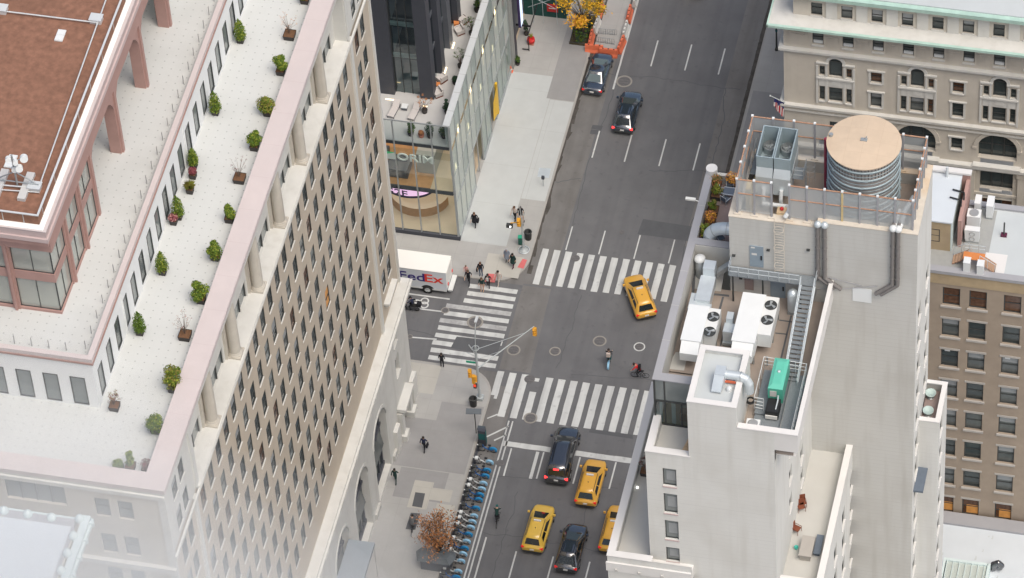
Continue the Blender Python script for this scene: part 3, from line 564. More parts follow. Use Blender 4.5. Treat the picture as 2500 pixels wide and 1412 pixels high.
# arch spandrels: elliptical openings between the northern piers
arches = [(-51.1, -44.6), (-58.0, -51.7), (-44.0, -37.8), (-37.2, -31), (-30.4, -24)]
for a, b in arches:
    m_ = (a+b)/2; r = (b-a)/2; A = [(m_ - r*cos(pi*i/16), 69.5+2.6*sin(pi*i/16)) for i in range(17)]
    for (y0, z0), (y1, z1) in zip(A, A[1:]):
        pf.quad((XP, y0, z0), (XP, y1, z1), (XP, y1, 72.15), (XP, y0, 72.15)); pf.quad((XP-.9, y0, z0), (XP-.9, y1, z1), (XP, y1, z1), (XP, y0, z0)); pf.quad((XP-.9, y0, z0), (XP-.9, y1, z1), (XP-.9, y1, 72.15), (XP-.9, y0, 72.15))
pf.build('arcade_wall', 'rose_stone', B)
for y in (-44.3, -51.4, -58.15, -37.5, -30.7): MB().box(XP-.9, XP+.003, y-.32, y+.32, 64.9, 72.2).box(XP+.003, XP+.16, y-.16, y+.16, 64.9, 72.6).build('arch_pier', 'rose_stone', B)
for y in (-61.65, -65.1): MB().box(XP-.35, XP+.12, y-.28, y+.28, 64.9, 72.14).box(XP+.12, XP+.3, y-.1, y+.1, 64.9, 72.3).build('pier', 'rose_stone', B)
for x in (-14.45, -17.9, -21.4, -24.9): MB().box(x-.28, x+.28, YP-.12, YP+.35, 64.9, 72.14).box(x-.1, x+.1, YP-.3, YP-.12, 64.9, 72.3).build('pier', 'rose_stone', B)
MB().box(XP-.3, XP+.02, YP, -58.4, 68.4, 69.3).box(-30, XP-.303, YP-.02, YP+.3, 68.4, 69.3).box(XP-.3, XP+.06, YP-.06, -58.4, 64.9, 65.15).box(-30, XP-.303, YP-.06, YP+.3, 64.9, 65.15).build('spandrel', 'rose_stone', B)
def bay(p0, p1, n_):
    a = Vector((*p0, 0)); b = Vector((*p1, 0)); mb = MB(); u = (b-a).normalized(); nn = Vector((u.y, -u.x, 0))
    for z0, z1 in ((65.15, 68.4), (69.3, 72.15)):
        mb.quad(a+Vector((0, 0, z0)), b+Vector((0, 0, z0)), b+Vector((0, 0, z1)), a+Vector((0, 0, z1)), 0)
        for i in range(n_+1):
            c = a + (b-a)*i/n_; mb.tube(c+nn*.03+Vector((0, 0, z0)), c+nn*.03+Vector((0, 0, z1)), .035, n=4, mi=1, smooth=False)
        for z in (z0+.04, z1-.04): mb.tube(a+nn*.03+Vector((0, 0, z)), b+nn*.03+Vector((0, 0, z)), .035, n=4, mi=1, smooth=False)
    return mb.build('glazed_bay', ['glass_pale', 'frame_dark'], B)
bay((-14.15, YP+.12), (XP-.08, YP+.12), 2); bay((-17.6, YP+.12), (-14.75, YP+.12), 2); bay((-21.1, YP+.12), (-18.2, YP+.12), 2); bay((-24.6, YP+.12), (-21.7, YP+.12), 2)
for a, b in ((YP+.12, -65.4), (-64.8, -61.95), (-61.35, -58.5)): bay((XP-.08, a), (XP-.08, b), 2)
MB().quad((XP-1.2, -37.1, 65), (XP-1.2, -31.2, 65), (XP-1.2, -31.2, 72), (XP-1.2, -37.1, 72)).box(XP-1.19, XP-1.1, -37.2, -37.0, 65, 72, 1).box(XP-1.19, XP-1.1, -34.2, -34, 65, 72, 1).build('glazed_bay', ['glass_milky', 'frame_rose'], B)
MB().box(-30, XP-.6, -58.3, -58.1, 65.1, 72).box(-30, -18, -58, -22, 65, 72).build('inner_wall', 'white_wall', B)
MB().box(-30, XP-.4, YP+.4, -58.32, 65.15, 65.2).box(-30, XP-.4, YP+.4, -58.32, 68.6, 69.2).build('inner_floor', 'deck_pale', B)
MB().box(XP-3, XP-2.7, YP+3, YP+6, 65.2, 66.1).box(-13.5, -12.2, YP+1.4, YP+2.0, 69.2, 70).build('furniture', 'white_wall', B)
# roof of the penthouse
MB().box(-34, XP+.42, YP-1.0, -20, 73.6, 74.2).build('fascia', 'rose_stone', B)
MB().box(-34, XP+.55, YP-1.2, -20, 74.203, 74.6).box(-34, XP+.42, YP-1.05, -20, 74.603, 75.3).build('roof_cornice', 'rose_pale', B)
MB().box(-34, XP+.5, YP-1.12, -20, 75.303, 75.36).build('roof_coping', 'pink_stone', B)
mb = MB(); 
mb.prism([(-34, -69.39), (-10.76, -69.39), (-10.76, -20), (-34, -20)], 75.363, 75.40); mb.build('roof_gutter', 'membrane_edge', B)
cx, cy = -11.17, -68.9
MB().box(-34, cx-.1, cy+.1, -20, 75.4, 76.05).build('roof_field', 'membrane', B)
mb = MB().box(cx-.06, cx, cy, -20, 75.4, 76.35).box(-34, cx-.06, cy, cy+.06, 75.4, 76.35)
for k in range(14): mb.box(cx-.01, cx+.02, cy+1+3.2*k, cy+1.06+3.2*k, 75.4, 76.3, 1); mb.box(cx-1.2-1.6*k, cx-1.14-1.6*k, cy-.02, cy+.01, 75.4, 76.3, 1)
mb.build('roof_kerb', ['membrane', 'frame_metal'], B)
MB().box(cx-.1, cx+.05, cy-.04, -20, 76.35, 76.42).box(-34, cx-.1, cy-.04, cy+.1, 76.35, 76.42).build('kerb_capping', 'alu_pale', B)
zr = 76.05
def rail(pts, r=.05):
    return MB().path([at(x, y, zr+.25) for x, y in pts], r, 6)
rail([(262, -10), (94, 460), (-20, 450)], .06).path([at(95, 470, zr+.2), at(-20, 462, zr+.2)], .05, 6).build('roof_pipe', 'alu_pale', B)
rail([(-20, 24), (240, 56)], .06).build('roof_pipe', 'alu_pale', B)
for x, y in ((236, 52), (4, 28), (86, 462)):
    c = at(x, y, zr); tag(MB().box(-.45, .45, -.35, .35, 0, .4).box(-.5, .5, -.4, .4, .4, .46).build('junction_box', 'alu_pale', None, c), 'white metal junction box on the brown roof ' + {236: 'where the top pipe meets the long one', 4: 'at the top left edge of the picture', 86: 'at the corner below the antennas'}[x], 'junction box', 'junction boxes on the brown roof')
for x, y, lb in ((150, 82, 'upper'), (145, 95, 'second'), (31, 388, 'upper'), (22, 404, 'lower')):
    c = at(x, y, zr+.02); tag(MB().box(-.32, .32, -.3, .3, 0, .12).box(-.28, .28, -.26, .26, .12, .16).build('skylight', 'white_metal', None, c), 'small square white roof hatch, %s of the pair %s' % (lb.replace('second', 'lower'), 'near the top of the brown roof' if y < 200 else 'beside the antennas'), 'roof hatch', 'white hatches on the brown roof')
# antenna mast
c = at(40, 455, zr); an = thing('antenna_mast', 'lattice antenna frame with white drum antennas on pale skids on the brown roof', 'antenna', c)
MB().box(-1.5, -.9, -1.4, 1.3, 0, .3).build('ballast', 'deck_pale', an); MB().box(.5, 1.1, -1.4, 1.3, 0, .3).build('ballast', 'deck_pale', an)
MB().tube((.1, 0, 0), (.1, 0, 3.4), .08).tube((.1, 0, 1.6), (-1.6, .2, .3), .05).tube((.1, 0, 1.6), (1.6, .2, .3), .05).tube((-1.6, 0, .5), (1.8, 0, .5), .05).tube((.1, 0, 2.6), (.9, .4, 2.9), .04).build('mast', 'galv', an)
for p_, r in (((.6, -.2, 2.4), .28), ((.9, .3, 3.0), .3), ((-.1, -.25, 3.3), .22), ((.1, .1, 1.9), .25), ((.35, -.1, 2.9), .2)): MB().tube(Vector(p_), Vector(p_)+Vector((.12, -.3, .08)), r, n=14).build('antenna', 'white_metal', an)

# ================================================================ NEIGHBOUR WITH THE COPPER EDGED ROOF (bottom left)
T = thing('copper_edged_building', 'building with a pale flat roof edged by mint copper cresting knobs', 'building')
ZT = 72.0; c = at(222, 1262, ZT); tx, ty = c.x, c.y
MB().box(tx-60, tx-1.2, ty-60, ty-1.6, 0, ZT-1).box(tx-60, tx-.8, ty-60, ty-1.2, ZT-1, ZT-.2).build('wall', 'limestone', T)
MB().box(tx-60, tx-1.15, ty-60, ty-1.1, ZT-.2, ZT).build('roof', 'roof_white', T)
MB().box(tx-60, tx-1.0, ty-1.1, ty-.35, ZT-.45, ZT-.08).box(tx-1.15, tx-.9, ty-60, ty-1.1, ZT-.3, ZT-.05).build('gutter', 'coping_grey', T)
MB().box(tx-.55, tx, ty-60, ty, ZT-.25, ZT+.1).box(tx-.3, tx+.15, ty-60, ty+.05, ZT-.6, ZT-.25).box(tx-60, tx-.3, ty-.35, ty-.1, ZT-.5, ZT-.2).build('copper_cornice', 'patina_pale', T)
for k in range(9):
    MB().lathe((tx-1.0-1.75*(k+1), ty-.55, ZT-.2), [(.32, 0), (.36, .15), (.28, .4), (.12, .55), (.02, .6)], 10).build('cresting_knob', 'patina_pale', T)
for k in range(14):
    MB().lathe((tx-.7, ty-.4-1.55*k, ZT), [(.30, -.1), (.34, .12), (.24, .38), (.1, .5), (.02, .55)], 10).box(tx-.05, tx+.3, ty-.5-1.55*k, ty-.3-1.55*k, ZT-.5, ZT-.1).build('cresting_knob', 'patina_pale', T)
# ================================================================ GLASS CORNER BUILDING AND ITS DARK TOWER
G = thing('glass_corner_building', 'glass fronted corner building with a terrace and a dark clad tower rising behind it', 'building')
ZF, ZC = 12.7, 15.8; XW = -60; YE = 22.8
MB().box(XW, -.35, .35, 60, .15, .2).build('lobby_floor', 'lobby_cream', G)
MB().box(XW, -.3, .3, YE, 5.95, 6.45).box(XW, -.3, .3, YE, 12.2, 12.6).build('floor_slab', 'charcoal', G)
MB().box(XW, -2.5, .4, YE, 6.45, 6.5).build('upper_floor', 'wood_warm', G); MB().box(-2.5, -.3, .32, YE, 6.451, 6.52).build('upper_floor', 'lobby_cream', G)
MB().box(XW, -.28, .32, YE, 12.6, 12.7).build('terrace_deck', 'deck_pale', G)
MB().box(XW, XW+.3, 0, YE, 0, 12.2).box(-14, -.5, 9, 9.3, .2, 5.9).box(-14, -.5, 9.6, 9.9, 6.5, 12.2).build('inner_wall', 'lobby_cream', G)
MB().box(-4.2, -2.4, 2.2, 9.5, 6.52, 9.0).build('partition', 'column_grey', G)
MB().box(-7, -4.9, 1.2, 3.2, 6.51, 7.6).box(-9, -7.4, 2.2, 4.4, 6.51, 7.3).build('bench', 'charcoal', G)
# lobby desk, round, under a curved LED ribbon
mb = MB()
for i in range(14):
    t0, t1 = -pi*.95+pi*.9*i/14, -pi*.95+pi*.9*(i+1)/14
    c = Vector((-4.9, 4.6)); A = lambda r, t, z: (c.x+r*1.0*cos(t), c.y+r*.85*sin(t), z)
    mb.add([A(2.9, t0, .2), A(2.9, t1, .2), A(2.9, t1, 1.3), A(2.9, t0, 1.3)], [(0, 1, 2, 3)], 0); mb.add([A(2.9, t0, 1.3), A(2.9, t1, 1.3), A(2.2, t1, 1.3), A(2.2, t0, 1.3)], [(0, 1, 2, 3)], 1); mb.add([A(2.2, t0, .2), A(2.2, t1, .2), A(2.2, t1, 1.3), A(2.2, t0, 1.3)], [(0, 1, 2, 3)], 0)
mb.build('reception_desk', ['wood_warm', 'lobby_cream'], G)
mb = MB(); txt = ['111101101111101', '111100101101111', '110010010010111']
for i in range(22):
    t0, t1 = -pi*1.02+pi*.9*i/22, -pi*1.02+pi*.9*(i+1)/22; c = Vector((-5.2, 2.7)); A = lambda t, z: (c.x+2.5*cos(t), c.y+1.7*sin(t), z)
    mb.add([A(t0, 4.3), A(t1, 4.3), A(t1, 5.5), A(t0, 5.5)], [(0, 1, 2, 3)], 0); mb.add([A(t0, 4.0), A(t1, 4.0), A(t1, 4.3), A(t0, 4.3)], [(0, 1, 2, 3)], 1); mb.add([A(t0, 5.5), A(t1, 5.5), A(t1, 5.9), A(t0, 5.9)], [(0, 1, 2, 3)], 1)
led = mb.build('led_ribbon', ['screen_pink', 'screen_navy'], G)
def textobj(s, size, mat, parent, name, loc, rot, ext=.03, sx=1.0):
    cu = bpy.data.curves.new(name, 'FONT'); cu.body = s; cu.size = size; cu.extrude = ext; cu.offset = .012*size; cu.resolution_u = 3; cu.align_x = 'LEFT'
    t = bpy.data.objects.new(name, cu); COL.objects.link(t); dg = bpy.context.evaluated_depsgraph_get(); me = bpy.data.meshes.new_from_object(t.evaluated_get(dg)); bpy.data.objects.remove(t)
    me.materials.clear(); me.materials.append(M[mat]); o = bpy.data.objects.new(name, me); COL.objects.link(o); o.parent = parent; o.location = loc; o.rotation_euler = rot; o.scale = (sx, 1, 1); return o
textobj('G2F', 1.15, 'screen_navy', led, 'ribbon_glyphs', (-7.35, 1.02, 4.45), (pi/2, 0, -.12), .01, 1.25)
# curtain wall, south front
def mull(p, z0, z1, w_=.12, d=.2, nm='mullion', mat='silver', ax='x'):
    x, y = p; return MB().box(x-w_/2, x+w_/2, y-d/2, y+d/2, z0, z1).build(nm, mat, G)
for x in (-.08, -1.83, -3.66, -5.5, -7.33, -9.2, -11): mull((x, 0), .6, ZC, .10)
MB().box(XW, .12, -.15, .15, .14, .62).build('base_plinth', 'charcoal', G); MB().quad((XW, 0, .62), (-.14, 0, .62), (-.14, 0, 12.1), (XW, 0, 12.1)).build('glass_front', 'glass_clear', G)
MB().quad((XW, 0, 12.7), (-.14, 0, 12.7), (-.14, 0, 15.74), (XW, 0, 15.74)).build('glass_screen', 'glass_clear', G); MB().box(-13, -.6, .8, 8.6, 5.86, 5.93).box(-13, -.6, .8, 9.4, 12.1, 12.18).build('ceiling_light', 'ceiling_glow', G); MB().box(XW, .0, -.05, .05, ZC-.06, ZC+.03).build('top_rail', 'silver', G)
# word on the glass: the last letters of a long sign plus a slanted green shape
sg = textobj('ORIM', 1.35, 'letter_silver', G, 'sign_letters', (-5.35, -.12, 10.55), (pi/2, 0, 0), .04, 1.08)
mb = MB(); mb.add([(-6.6, -.16, 10.55), (-5.45, -.16, 10.55), (-5.45, -.16, 11.5), (-6.6, -.16, 11.1)], [(0, 1, 2, 3)]); mb.add([(-6.6, -.14, 11.52), (-5.5, -.14, 11.52), (-6.1, -.14, 11.1), (-6.6, -.14, 11.1)], [(0, 1, 2, 3)], 1); mb.build('sign_emblem', ['letter_silver', 'letter_green'], G)
# east front: printed glass panels in a staggered pattern between fins
mb = MB(); fr = MB()
panes = ['glass_green', 'glass_milky', 'glass_clear', 'glass_milky']
mats = ['glass_green', 'glass_milky', 'alu_pale', 'column_grey', 'glass_clear', 'lamp_warm']
random.seed(11)
nb = 13; dy = YE/nb
for i in range(nb):
    y0, y1 = i*dy, (i+1)*dy
    mb.quad((0, y0, 12.7), (0, y1, 12.7), (0, y1, ZC), (0, y0, ZC), 0 if i % 2 else 1)
    for z0, z1, sh in ((8.6, 12.2, 0), (5.2, 8.6, 1)):
        k = (i+sh) % 3; mb.quad((0, y0, z0), (0, y1, z0), (0, y1, z1), (0, y0, z1), [0, 1, 1][k])
        if (i+sh) % 2 == 0: mb.quad((-.25, y0+.1, z0+.2), (-.25, y0+.9, z0+.2), (-.25, y0+.9, z1-1.2), (-.25, y0+.1, z1-1.2), 2)
        if k == 2: mb.box(-.5, -.42, y0+.8, y0+.9, z0+.3, z1-.6, 5)
    if not (i in (4, 5) or i == 8): mb.quad((0, y0, .4), (0, y1, .4), (0, y1, 5.2), (0, y0, 5.2), 1 if i < 4 else 0)
mb.quad((-1.4, 7, .2), (-1.4, 10.5, .2), (-1.4, 10.5, 5.2), (-1.4, 7, 5.2), 3); mb.quad((-1.4, 14, .2), (-1.4, 16, .2), (-1.4, 16, 5.2), (-1.4, 14, 5.2), 3)
mb.build('east_glass', mats, G)
for i in range(nb+1): mull((0, i*dy), .4, ZC-.05, .14, .06, 'mullion')
fr.box(-.06, .06, 0, YE, 5.1, 5.3).box(-.05, .05, 0, YE, 8.55, 8.65).box(-.1, .12, 0, 7, .14, .45).box(-.1, .12, 10.5, 14, .14, .45).box(-.1, .12, 16, YE, .14, .45); fr.build('transom', 'silver', G)
MB().box(-.62, .03, -.02, YE, ZC+.03, ZC+.14).build('terrace_coping', 'alu_pale', G); MB().box(-.6, -.5, .5, YE, 12.7, ZC+.03).build('terrace_upstand', 'alu_pale', G)
for k in range(9): MB().box(-.63, .04, 2.4*k+1.9, 2.4*k+1.93, ZC+.14, ZC+.146).build('coping_joint', 'column_grey', G)
MB().add([(.05, 14.9, 1.0), (.22, 16.4, .9), (.22, 16.4, 4.6), (.05, 15.3, 3.2)], [(0, 1, 2, 3)]).box(.02, .2, 16.4, 16.7, .5, 4.7).build('entrance_panel', 'yellow_panel', G)
# dark tower
YD = 6.0; zt = 60
def win_bay(x0, x1, y, nm='tower_glazing'):
    mb = MB(); mb.quad((x0, y, ZF), (x1, y, ZF), (x1, y, zt), (x0, y, zt), 0)
    for x in (x0+.05, (2*x0+x1)/3, (x0+2*x1)/3, x1-.05): mb.box(x-.03, x+.03, y-.06, y-.004, ZF, zt, 1)
    z = ZF+4.6
    while z < zt:
        mb.box(x0, x1, y+.3, y+9, z-.35, z+.05, 2); mb.box(x0, x1, y+.06, y+.4, z+.052, z+.35, 3); z += 4.2
    return mb.build(nm, ['glass_dark', 'frame_dark', 'charcoal_mid', 'white_wall'], G)
x1 = -3.05; MB().box(-4.35, x1, YD, YD+1.2, ZF, zt).build('tower_pier', 'charcoal', G); MB().box(-8.6, -6.85, YD, YD+1.2, ZF, zt).build('tower_pier', 'charcoal', G); MB().box(-12, -10.6, YD, YD+1.2, ZF, zt).build('tower_pier', 'charcoal', G)
win_bay(-6.85, -4.35, YD+.5); win_bay(-10.6, -8.6, YD+.5)
MB().box(-30, -3.6, YD+1.2, YD+1.5, ZF+.02, ZF+.06).build('tower_floor', 'deck_pale', G)
for z in [ZF+4.25+4.2*k for k in range(11)]: MB().box(-10.5, -4.4, YD+1.3, 22, z, z+.12).build('tower_floor', 'deck_pale', G)
MB().box(-30, -3.7, 22.5, 23, ZF, zt).build('tower_rear', 'charcoal', G)
yy = YD+1.2
ex = x1+.0
for k in range(5):
    a = YD+1.25+3.35*k
    MB().box(ex-.9, ex+(.0 if k % 2 else .05), a+2.2, a+3.35, ZF, zt).build('tower_fin', 'charcoal' if k % 2 == 0 else 'charcoal_mid', G)
    mb = MB(); mb.quad((ex-.5, a, ZF), (ex-.5, a+2.2, ZF), (ex-.5, a+2.2, zt), (ex-.5, a, zt), 0); mb.box(ex-.52, ex-.4, a+1.05, a+1.15, ZF, zt, 1)
    for z in [ZF+4.25+4.2*q for q in range(11)]: mb.box(ex-.7, ex-.45, a, a+2.2, z-.35, z+.1, 2)
    mb.build('tower_glazing', ['glass_dark', 'frame_dark', 'charcoal_mid'], G)
    MB().box(ex+.15, ex+.25, a+2.3, a+3.1, ZF+.005, ZF+.03).build('deck_light', 'lamp_warm', G)
MB().box(-7.6, -6.7, 5.3, 5.4, ZF+.005, ZF+.03).build('deck_light', 'lamp_warm', G); MB().box(-3.9, -3.5, 5.0, 5.1, ZF+.005, ZF+.03).build('deck_light', 'lamp_warm', G)
# building next door with illuminated boards, and the hoarding across its front
N_ = thing('signboard_building', 'shopfront building with tall lit vertical signboards over the pavement', 'building')
MB().box(XW, -.5, 23.9, 60, 0, 24).build('wall', 'charcoal_mid', N_); MB().box(-.3, .25, 22.95, 23.9, 0, 24).build('pier', 'column_grey', N_); MB().box(-.3, .3, 23.95, 24.5, 0, 22).build('pier', 'charcoal', N_)
def board(p, q, z0, z1, w_, mats, nm):
    a, b = Vector(p), Vector(q); mb = MB(); mb.box(a.x, a.x+w_, a.y, b.y, z0, z1, 0); mb.quad((a.x+w_+.01, a.y+.05, z0+.1), (a.x+w_+.01, b.y-.05, z0+.1), (a.x+w_+.01, b.y-.05, z1-.1), (a.x+w_+.01, a.y+.05, z1-.1), 1); return mb.build(nm, mats, N_)
board((.3, 25.6), (.3, 26.6), 3.3, 15, .25, ['screen_navy', 'screen_blue'], 'lit_board'); board((-.2, 24.7), (-.2, 25.2), 4, 15, .3, ['sign_red', 'sign_red'], 'lit_board')
MB().box(.12, .16, 24.8, 25.0, 7.2, 9.4).build('neon_tube', 'neon_yellow', N_); MB().box(-.3, 1.2, 26.8, 26.9, 2.3, 2.5).box(1.15, 1.22, 25.6, 30, 2.3, 2.5).box(1.15, 1.22, 25.6, 25.7, .15, 2.5).box(.5, 1.22, 25.6, 25.66, .3, .4).build('canopy_frame', 'black', N_)
H_ = thing('site_hoarding', 'dark green plywood hoarding with a red notice across the pavement', 'hoarding')
MB().box(-.4, 3.9, 30.6, 30.7, .15, 2.7).box(3.8, 3.9, 30.7, 36, .15, 2.7).build('panel', 'hoarding', H_); MB().box(2.0, 3.1, 30.5, 30.58, 1.0, 2.0).build('notice', 'sign_red', H_); MB().box(2.2, 2.9, 30.47, 30.5, 1.45, 1.55).build('notice_band', 'cloth_white', H_)
S_ = thing('scaffold', 'thin pale scaffold poles and braces in front of the green hoarding', 'scaffold')
for x in (.8, 1.8, 3.2): MB().tube((x, 29.6, .15), (x, 29.6, 6), .03, n=6).build('pole', 'galv_bright', S_)
for a, b in (((.3, 29.6, 2.2), (3.6, 29.6, 4.2)), ((.4, 29.6, 4.0), (3.2, 29.6, 2.4)), ((.3, 29.6, 5), (3.8, 29.6, 5))): MB().tube(a, b, .025, n=6).build('brace', 'galv_bright', S_)
# ================================================================ WHITE STUCCO HOTEL-LIKE BLOCK (east side)
W = thing('white_stucco_building', 'stepped white stucco building with terraces, a plant deck and a tank tower on top', 'building')
def coping(name, mat, segs, z, th=.09, parent=None):
    mb = MB()
    for k, (x0, x1, y0, y1) in enumerate(segs): mb.box(x0, x1, y0, y1, z, z+th+k*.002)
    return mb.build(name, mat, parent or W)
YSW = -69.35
# lowest body and terrace C
mb = MB(); facade(mb, (0, -70.15), (1, 0), (0, -1), 30.7, 37.3, 0, 46.9, [(32.2, 33.25, z, z+1.85) for z in (41.2, 38.05)], .25); mb.box(30.702, 30.95, -70.14, -52.6, 0, 46.9).box(30.95, 33.9, -52.9, -52.6, 0, 46.9); mb.build('lower_wall', 'stucco_white', W)
MB().box(33.96, 46.4, -69.2, -54.1, 0, 42.7).build('core_wall', 'stucco_grey', W); MB().box(34, 37.28, -70.12, -69.3, 45, 46.19).build('ledge', 'coping_white', W)
MB().box(31.0, 34, -69.9, -52.9, 45.8, 46.0).build('terrace_floor', 'terrace_floor', W)
coping('terrace_parapet', 'coping_white', [(30.66, 31.25, -70.22, -52.6), (31.25, 34.2, -70.22, -69.65)], 46.9)
MB().box(31.25, 31.3, -69.65, -52.9, 46.0, 46.9).box(31.3, 33.9, -69.66, -69.6, 46.0, 46.9).build('parapet_wall', 'stucco_grey', W)
MB().box(30.6, 37.25, -70.3, -70.155, 45.2, 46.2).build('flashing_band', 'coping_white', W)
for x in (31.3, 33.1, 34.9, 36.6): MB().box(x, x+.22, -70.42, -70.31, 45.35, 45.6).build('wall_vent', 'stucco_grey', W)
# body B with four guest windows
wz = [55.4, 52.15, 48.95, 46.25]; wh = [2.1, 2.35, 2.3, 1.7]
mb = MB(); facade(mb, (0, YSW), (1, 0), (0, -1), 33.9, 37.25, 46, 59.2, [(35.15, 36.2, z, z+h) for z, h in zip(wz, wh)], .28); facade(mb, (33.9, 0), (0, -1), (-1, 0), 44.6, -YSW, 46, 59.2, [], .2); mb.build('upper_wall', 'stucco_white', W)
for z, h in zip(wz, wh):
    o = add_window(W, (35.15, YSW, z), 0, 1.05, h, .28, 'grey', 'rose_pale', bars=0, pr=.06, th=.12, ov=.02)
    MB().quad((.25, .21, h*.25), (.95, .21, h*.25), (.95, .21, h*.78), (.25, .21, h*.78)).build('blind', 'pane_blind', o)
MB().box(34.3, 37.2, YSW+.4, -65.9, 58.1, 58.3).build('terrace_floor', 'terrace_floor', W); MB().quad((36.2, -69, 58.304), (37.2, -69, 58.304), (37.2, -66.2, 58.304), (36.8, -66.2, 58.304)).build('rust_stain', 'stain_rust', W)
coping('terrace_parapet', 'coping_white', [(33.86, 34.42, YSW-.05, -63.4), (34.42, 37.3, YSW-.05, YSW+.52)], 59.2)
MB().box(34.42, 34.46, YSW+.5, -65.9, 58.3, 59.2).box(34.46, 37.2, YSW+.48, YSW+.52, 58.3, 59.2).build('parapet_wall', 'stucco_white', W)
# glazed room under the plant deck
YG = -65.8
mb = MB(); mb.quad((34.0, YG, 58.3), (37.2, YG, 58.3), (37.2, YG, 61.0), (34.0, YG, 61.0), 0); mb.quad((34.0, YG, 61.0), (37.2, YG, 61.0), (37.2, YG, 63.4), (34.0, YG, 63.4), 2)
for x in (34.0, 34.75, 36.0, 37.1): mb.box(x-.05, x+.05, YG-.06, YG-.004, 58.3, 63.35 if x < 35 or x > 37 else 61, 1)
mb.box(34, 37.2, YG-.07, YG-.004, 60.95, 61.1, 1).box(34, 37.2, YG-.07, YG-.004, 58.3, 58.42, 1).box(33.92, 34.02, YG-.1, YG+.3, 58.3, 63.4, 1)
mb.box(33.96, 34, YG+.3, -52, 58.3, 63.35, 2); mb.build('glazed_room', ['glass_dark', 'frame_dark', 'pane_grey'], W)
MB().box(34.05, 37.2, YG+3, YG+3.1, 58.3, 60.8).box(34.05, 37.2, YG+.05, -52, 58.2, 58.32).build('room_interior', 'wood_light', W); MB().box(35.2, 35.5, YG+.1, YG+.25, 58.35, 60.9).box(34.3, 34.5, YG+.1, YG+.25, 58.35, 60.9).build('curtain', 'white_wall', W); MB().box(35.7, 36.3, YG+.5, YG+1.1, 58.33, 59.2).build('armchair', 'orange_cushion', W)
# plant deck
zm = 60.8
MB().box(34.4, 37.2, -65.19, -54.0, zm-.3, zm).box(37.2, 45, -68.9, -54.0, zm-.3, zm).build('plant_deck', 'roof_tan', W)
MB().box(34.4, 34.46, -65.2, -52.1, zm, 63.4).box(34.4, 37.5, -52.2, -52.12, zm, 63.4).box(34.4, 37.1, -65.24, -65.18, zm, 63.4).build('parapet_wall', 'terrace_floor', W)
coping('grey_coping', 'coping_grey', [(33.86, 34.46, -65.9, -44.7), (34.46, 36.95, -65.9, -65.18), (34.46, 37.5, -52.15, -51.5)], 63.42)
for y in (-48.2, -55, -58.5, -62): MB().box(33.85, 34.47, y-.012, y+.012, 63.52, 63.525).build('coping_joint', 'terrace_floor', W)
MB().box(34.5, 37.5, -51.5, -44.5, 61.9, 62.3).build('terrace_floor', 'terrace_brown', W)
MB().box(33.9, 34.45, -51.4, -44.6, 46, 63.4).box(33.9, 38, -44.6, -44.3, 46, 63.2).build('terrace_wall', 'stucco_grey', W)
MB().tube((34.3, -44.6, 62.9), (34.3, -44.6, 63.95), .45, n=16).build('corner_drum', 'coping_white', W)
for q in ([(1690, 640), (1700, 645), (1695, 720), (1688, 740)], [(1700, 712), (1780, 720), (1780, 725), (1700, 717)], [(1763, 725), (1768, 725), (1756, 770), (1750, 770)], [(1900, 780), (1934, 785), (1934, 788), (1900, 783)], [(1893, 812), (1922, 815), (1922, 818), (1893, 815)], [(1930, 770), (1934, 771), (1908, 880), (1904, 878)], [(1768, 800), (1771, 800), (1760, 845), (1757, 845)]):
    MB().add([at(x, y, zm+.006) for x, y in q], [(0, 1, 2, 3)]).build('tar_seam', 'asphalt_dark', W)
for q in ([(1650, 860), (1680, 862), (1670, 905), (1625, 900)], [(1700, 650), (1770, 655), (1760, 712), (1694, 705)]): MB().add([at(x, y, zm+.004) for x, y in q], [(0, 1, 2, 3)]).build('pale_patch', 'terrace_floor', W)
# bulkhead shaft with its own small roof
x0, x1, ys, yn, zs = 37.22, 40.88, YSW-.006, -63.85, 65.65
MB().box(x0, x1, ys, yn, 0, zs-.6).box(x0, x0+.3, ys, yn, zs-.6, zs).box(x1-.3, x1, ys, yn, zs-.6, zs).box(x0+.3, x1-.3, ys, ys+.3, zs-.6, zs).box(x0+.3, x1-.3, yn-.3, yn, zs-.6, zs).build('bulkhead', 'stucco_white', W)
MB().box(x0+.3, x1-.3, ys+.3, yn-.3, zs-.62, zs-.42).build('bulkhead_roof', 'roof_pale', W)
coping('bulkhead_coping', 'coping_white', [(x0-.04, x0+.42, ys-.04, yn+.04), (x1-.42, x1+.04, ys-.04, yn+.04), (x0+.42, x1-.42, ys-.04, ys+.42), (x0+.42, x1-.42, yn-.4, yn+.04)], zs)
# generator court side: south wall, projecting corner box, east parapet and the court wall
mb = MB(); mb.quad((x1, YSW, 0), (43.7, YSW, 0), (43.7, YSW, 63.4), (x1, YSW, 63.4))
wop = [(y, y+1.1, z, z+1.6) for z in (57, 53.6, 50.2, 46.9, 44.1) for y in (-63.7, -58.9)]
facade(mb, (43.7, 0), *E_, YSW, -54, 43, 61.5, [o for o in wop if not (o[2] < 45 and o[0] < -60)], .25); mb.build('court_wall', 'stucco_white', W)
for o in wop:
    if not (o[2] < 45 and o[0] < -60): add_window(W, (43.7, o[0], o[2]), pi/2, 1.1, 1.6, .25, 'dark', 'coping_white', bars=0, pr=.08)
MB().box(43.7, 45.42, YSW-.003, YSW+.4, 61.45, 63.4).box(45.17, 45.42, YSW+.4, -54, 61.45, 63.4).box(43.7, 45.17, YSW+.4, -54, 60.45, 60.495).box(x1, 43.7, YSW+.003, YSW+.4, 60, 63.4).build('overhang', 'coping_white', W)
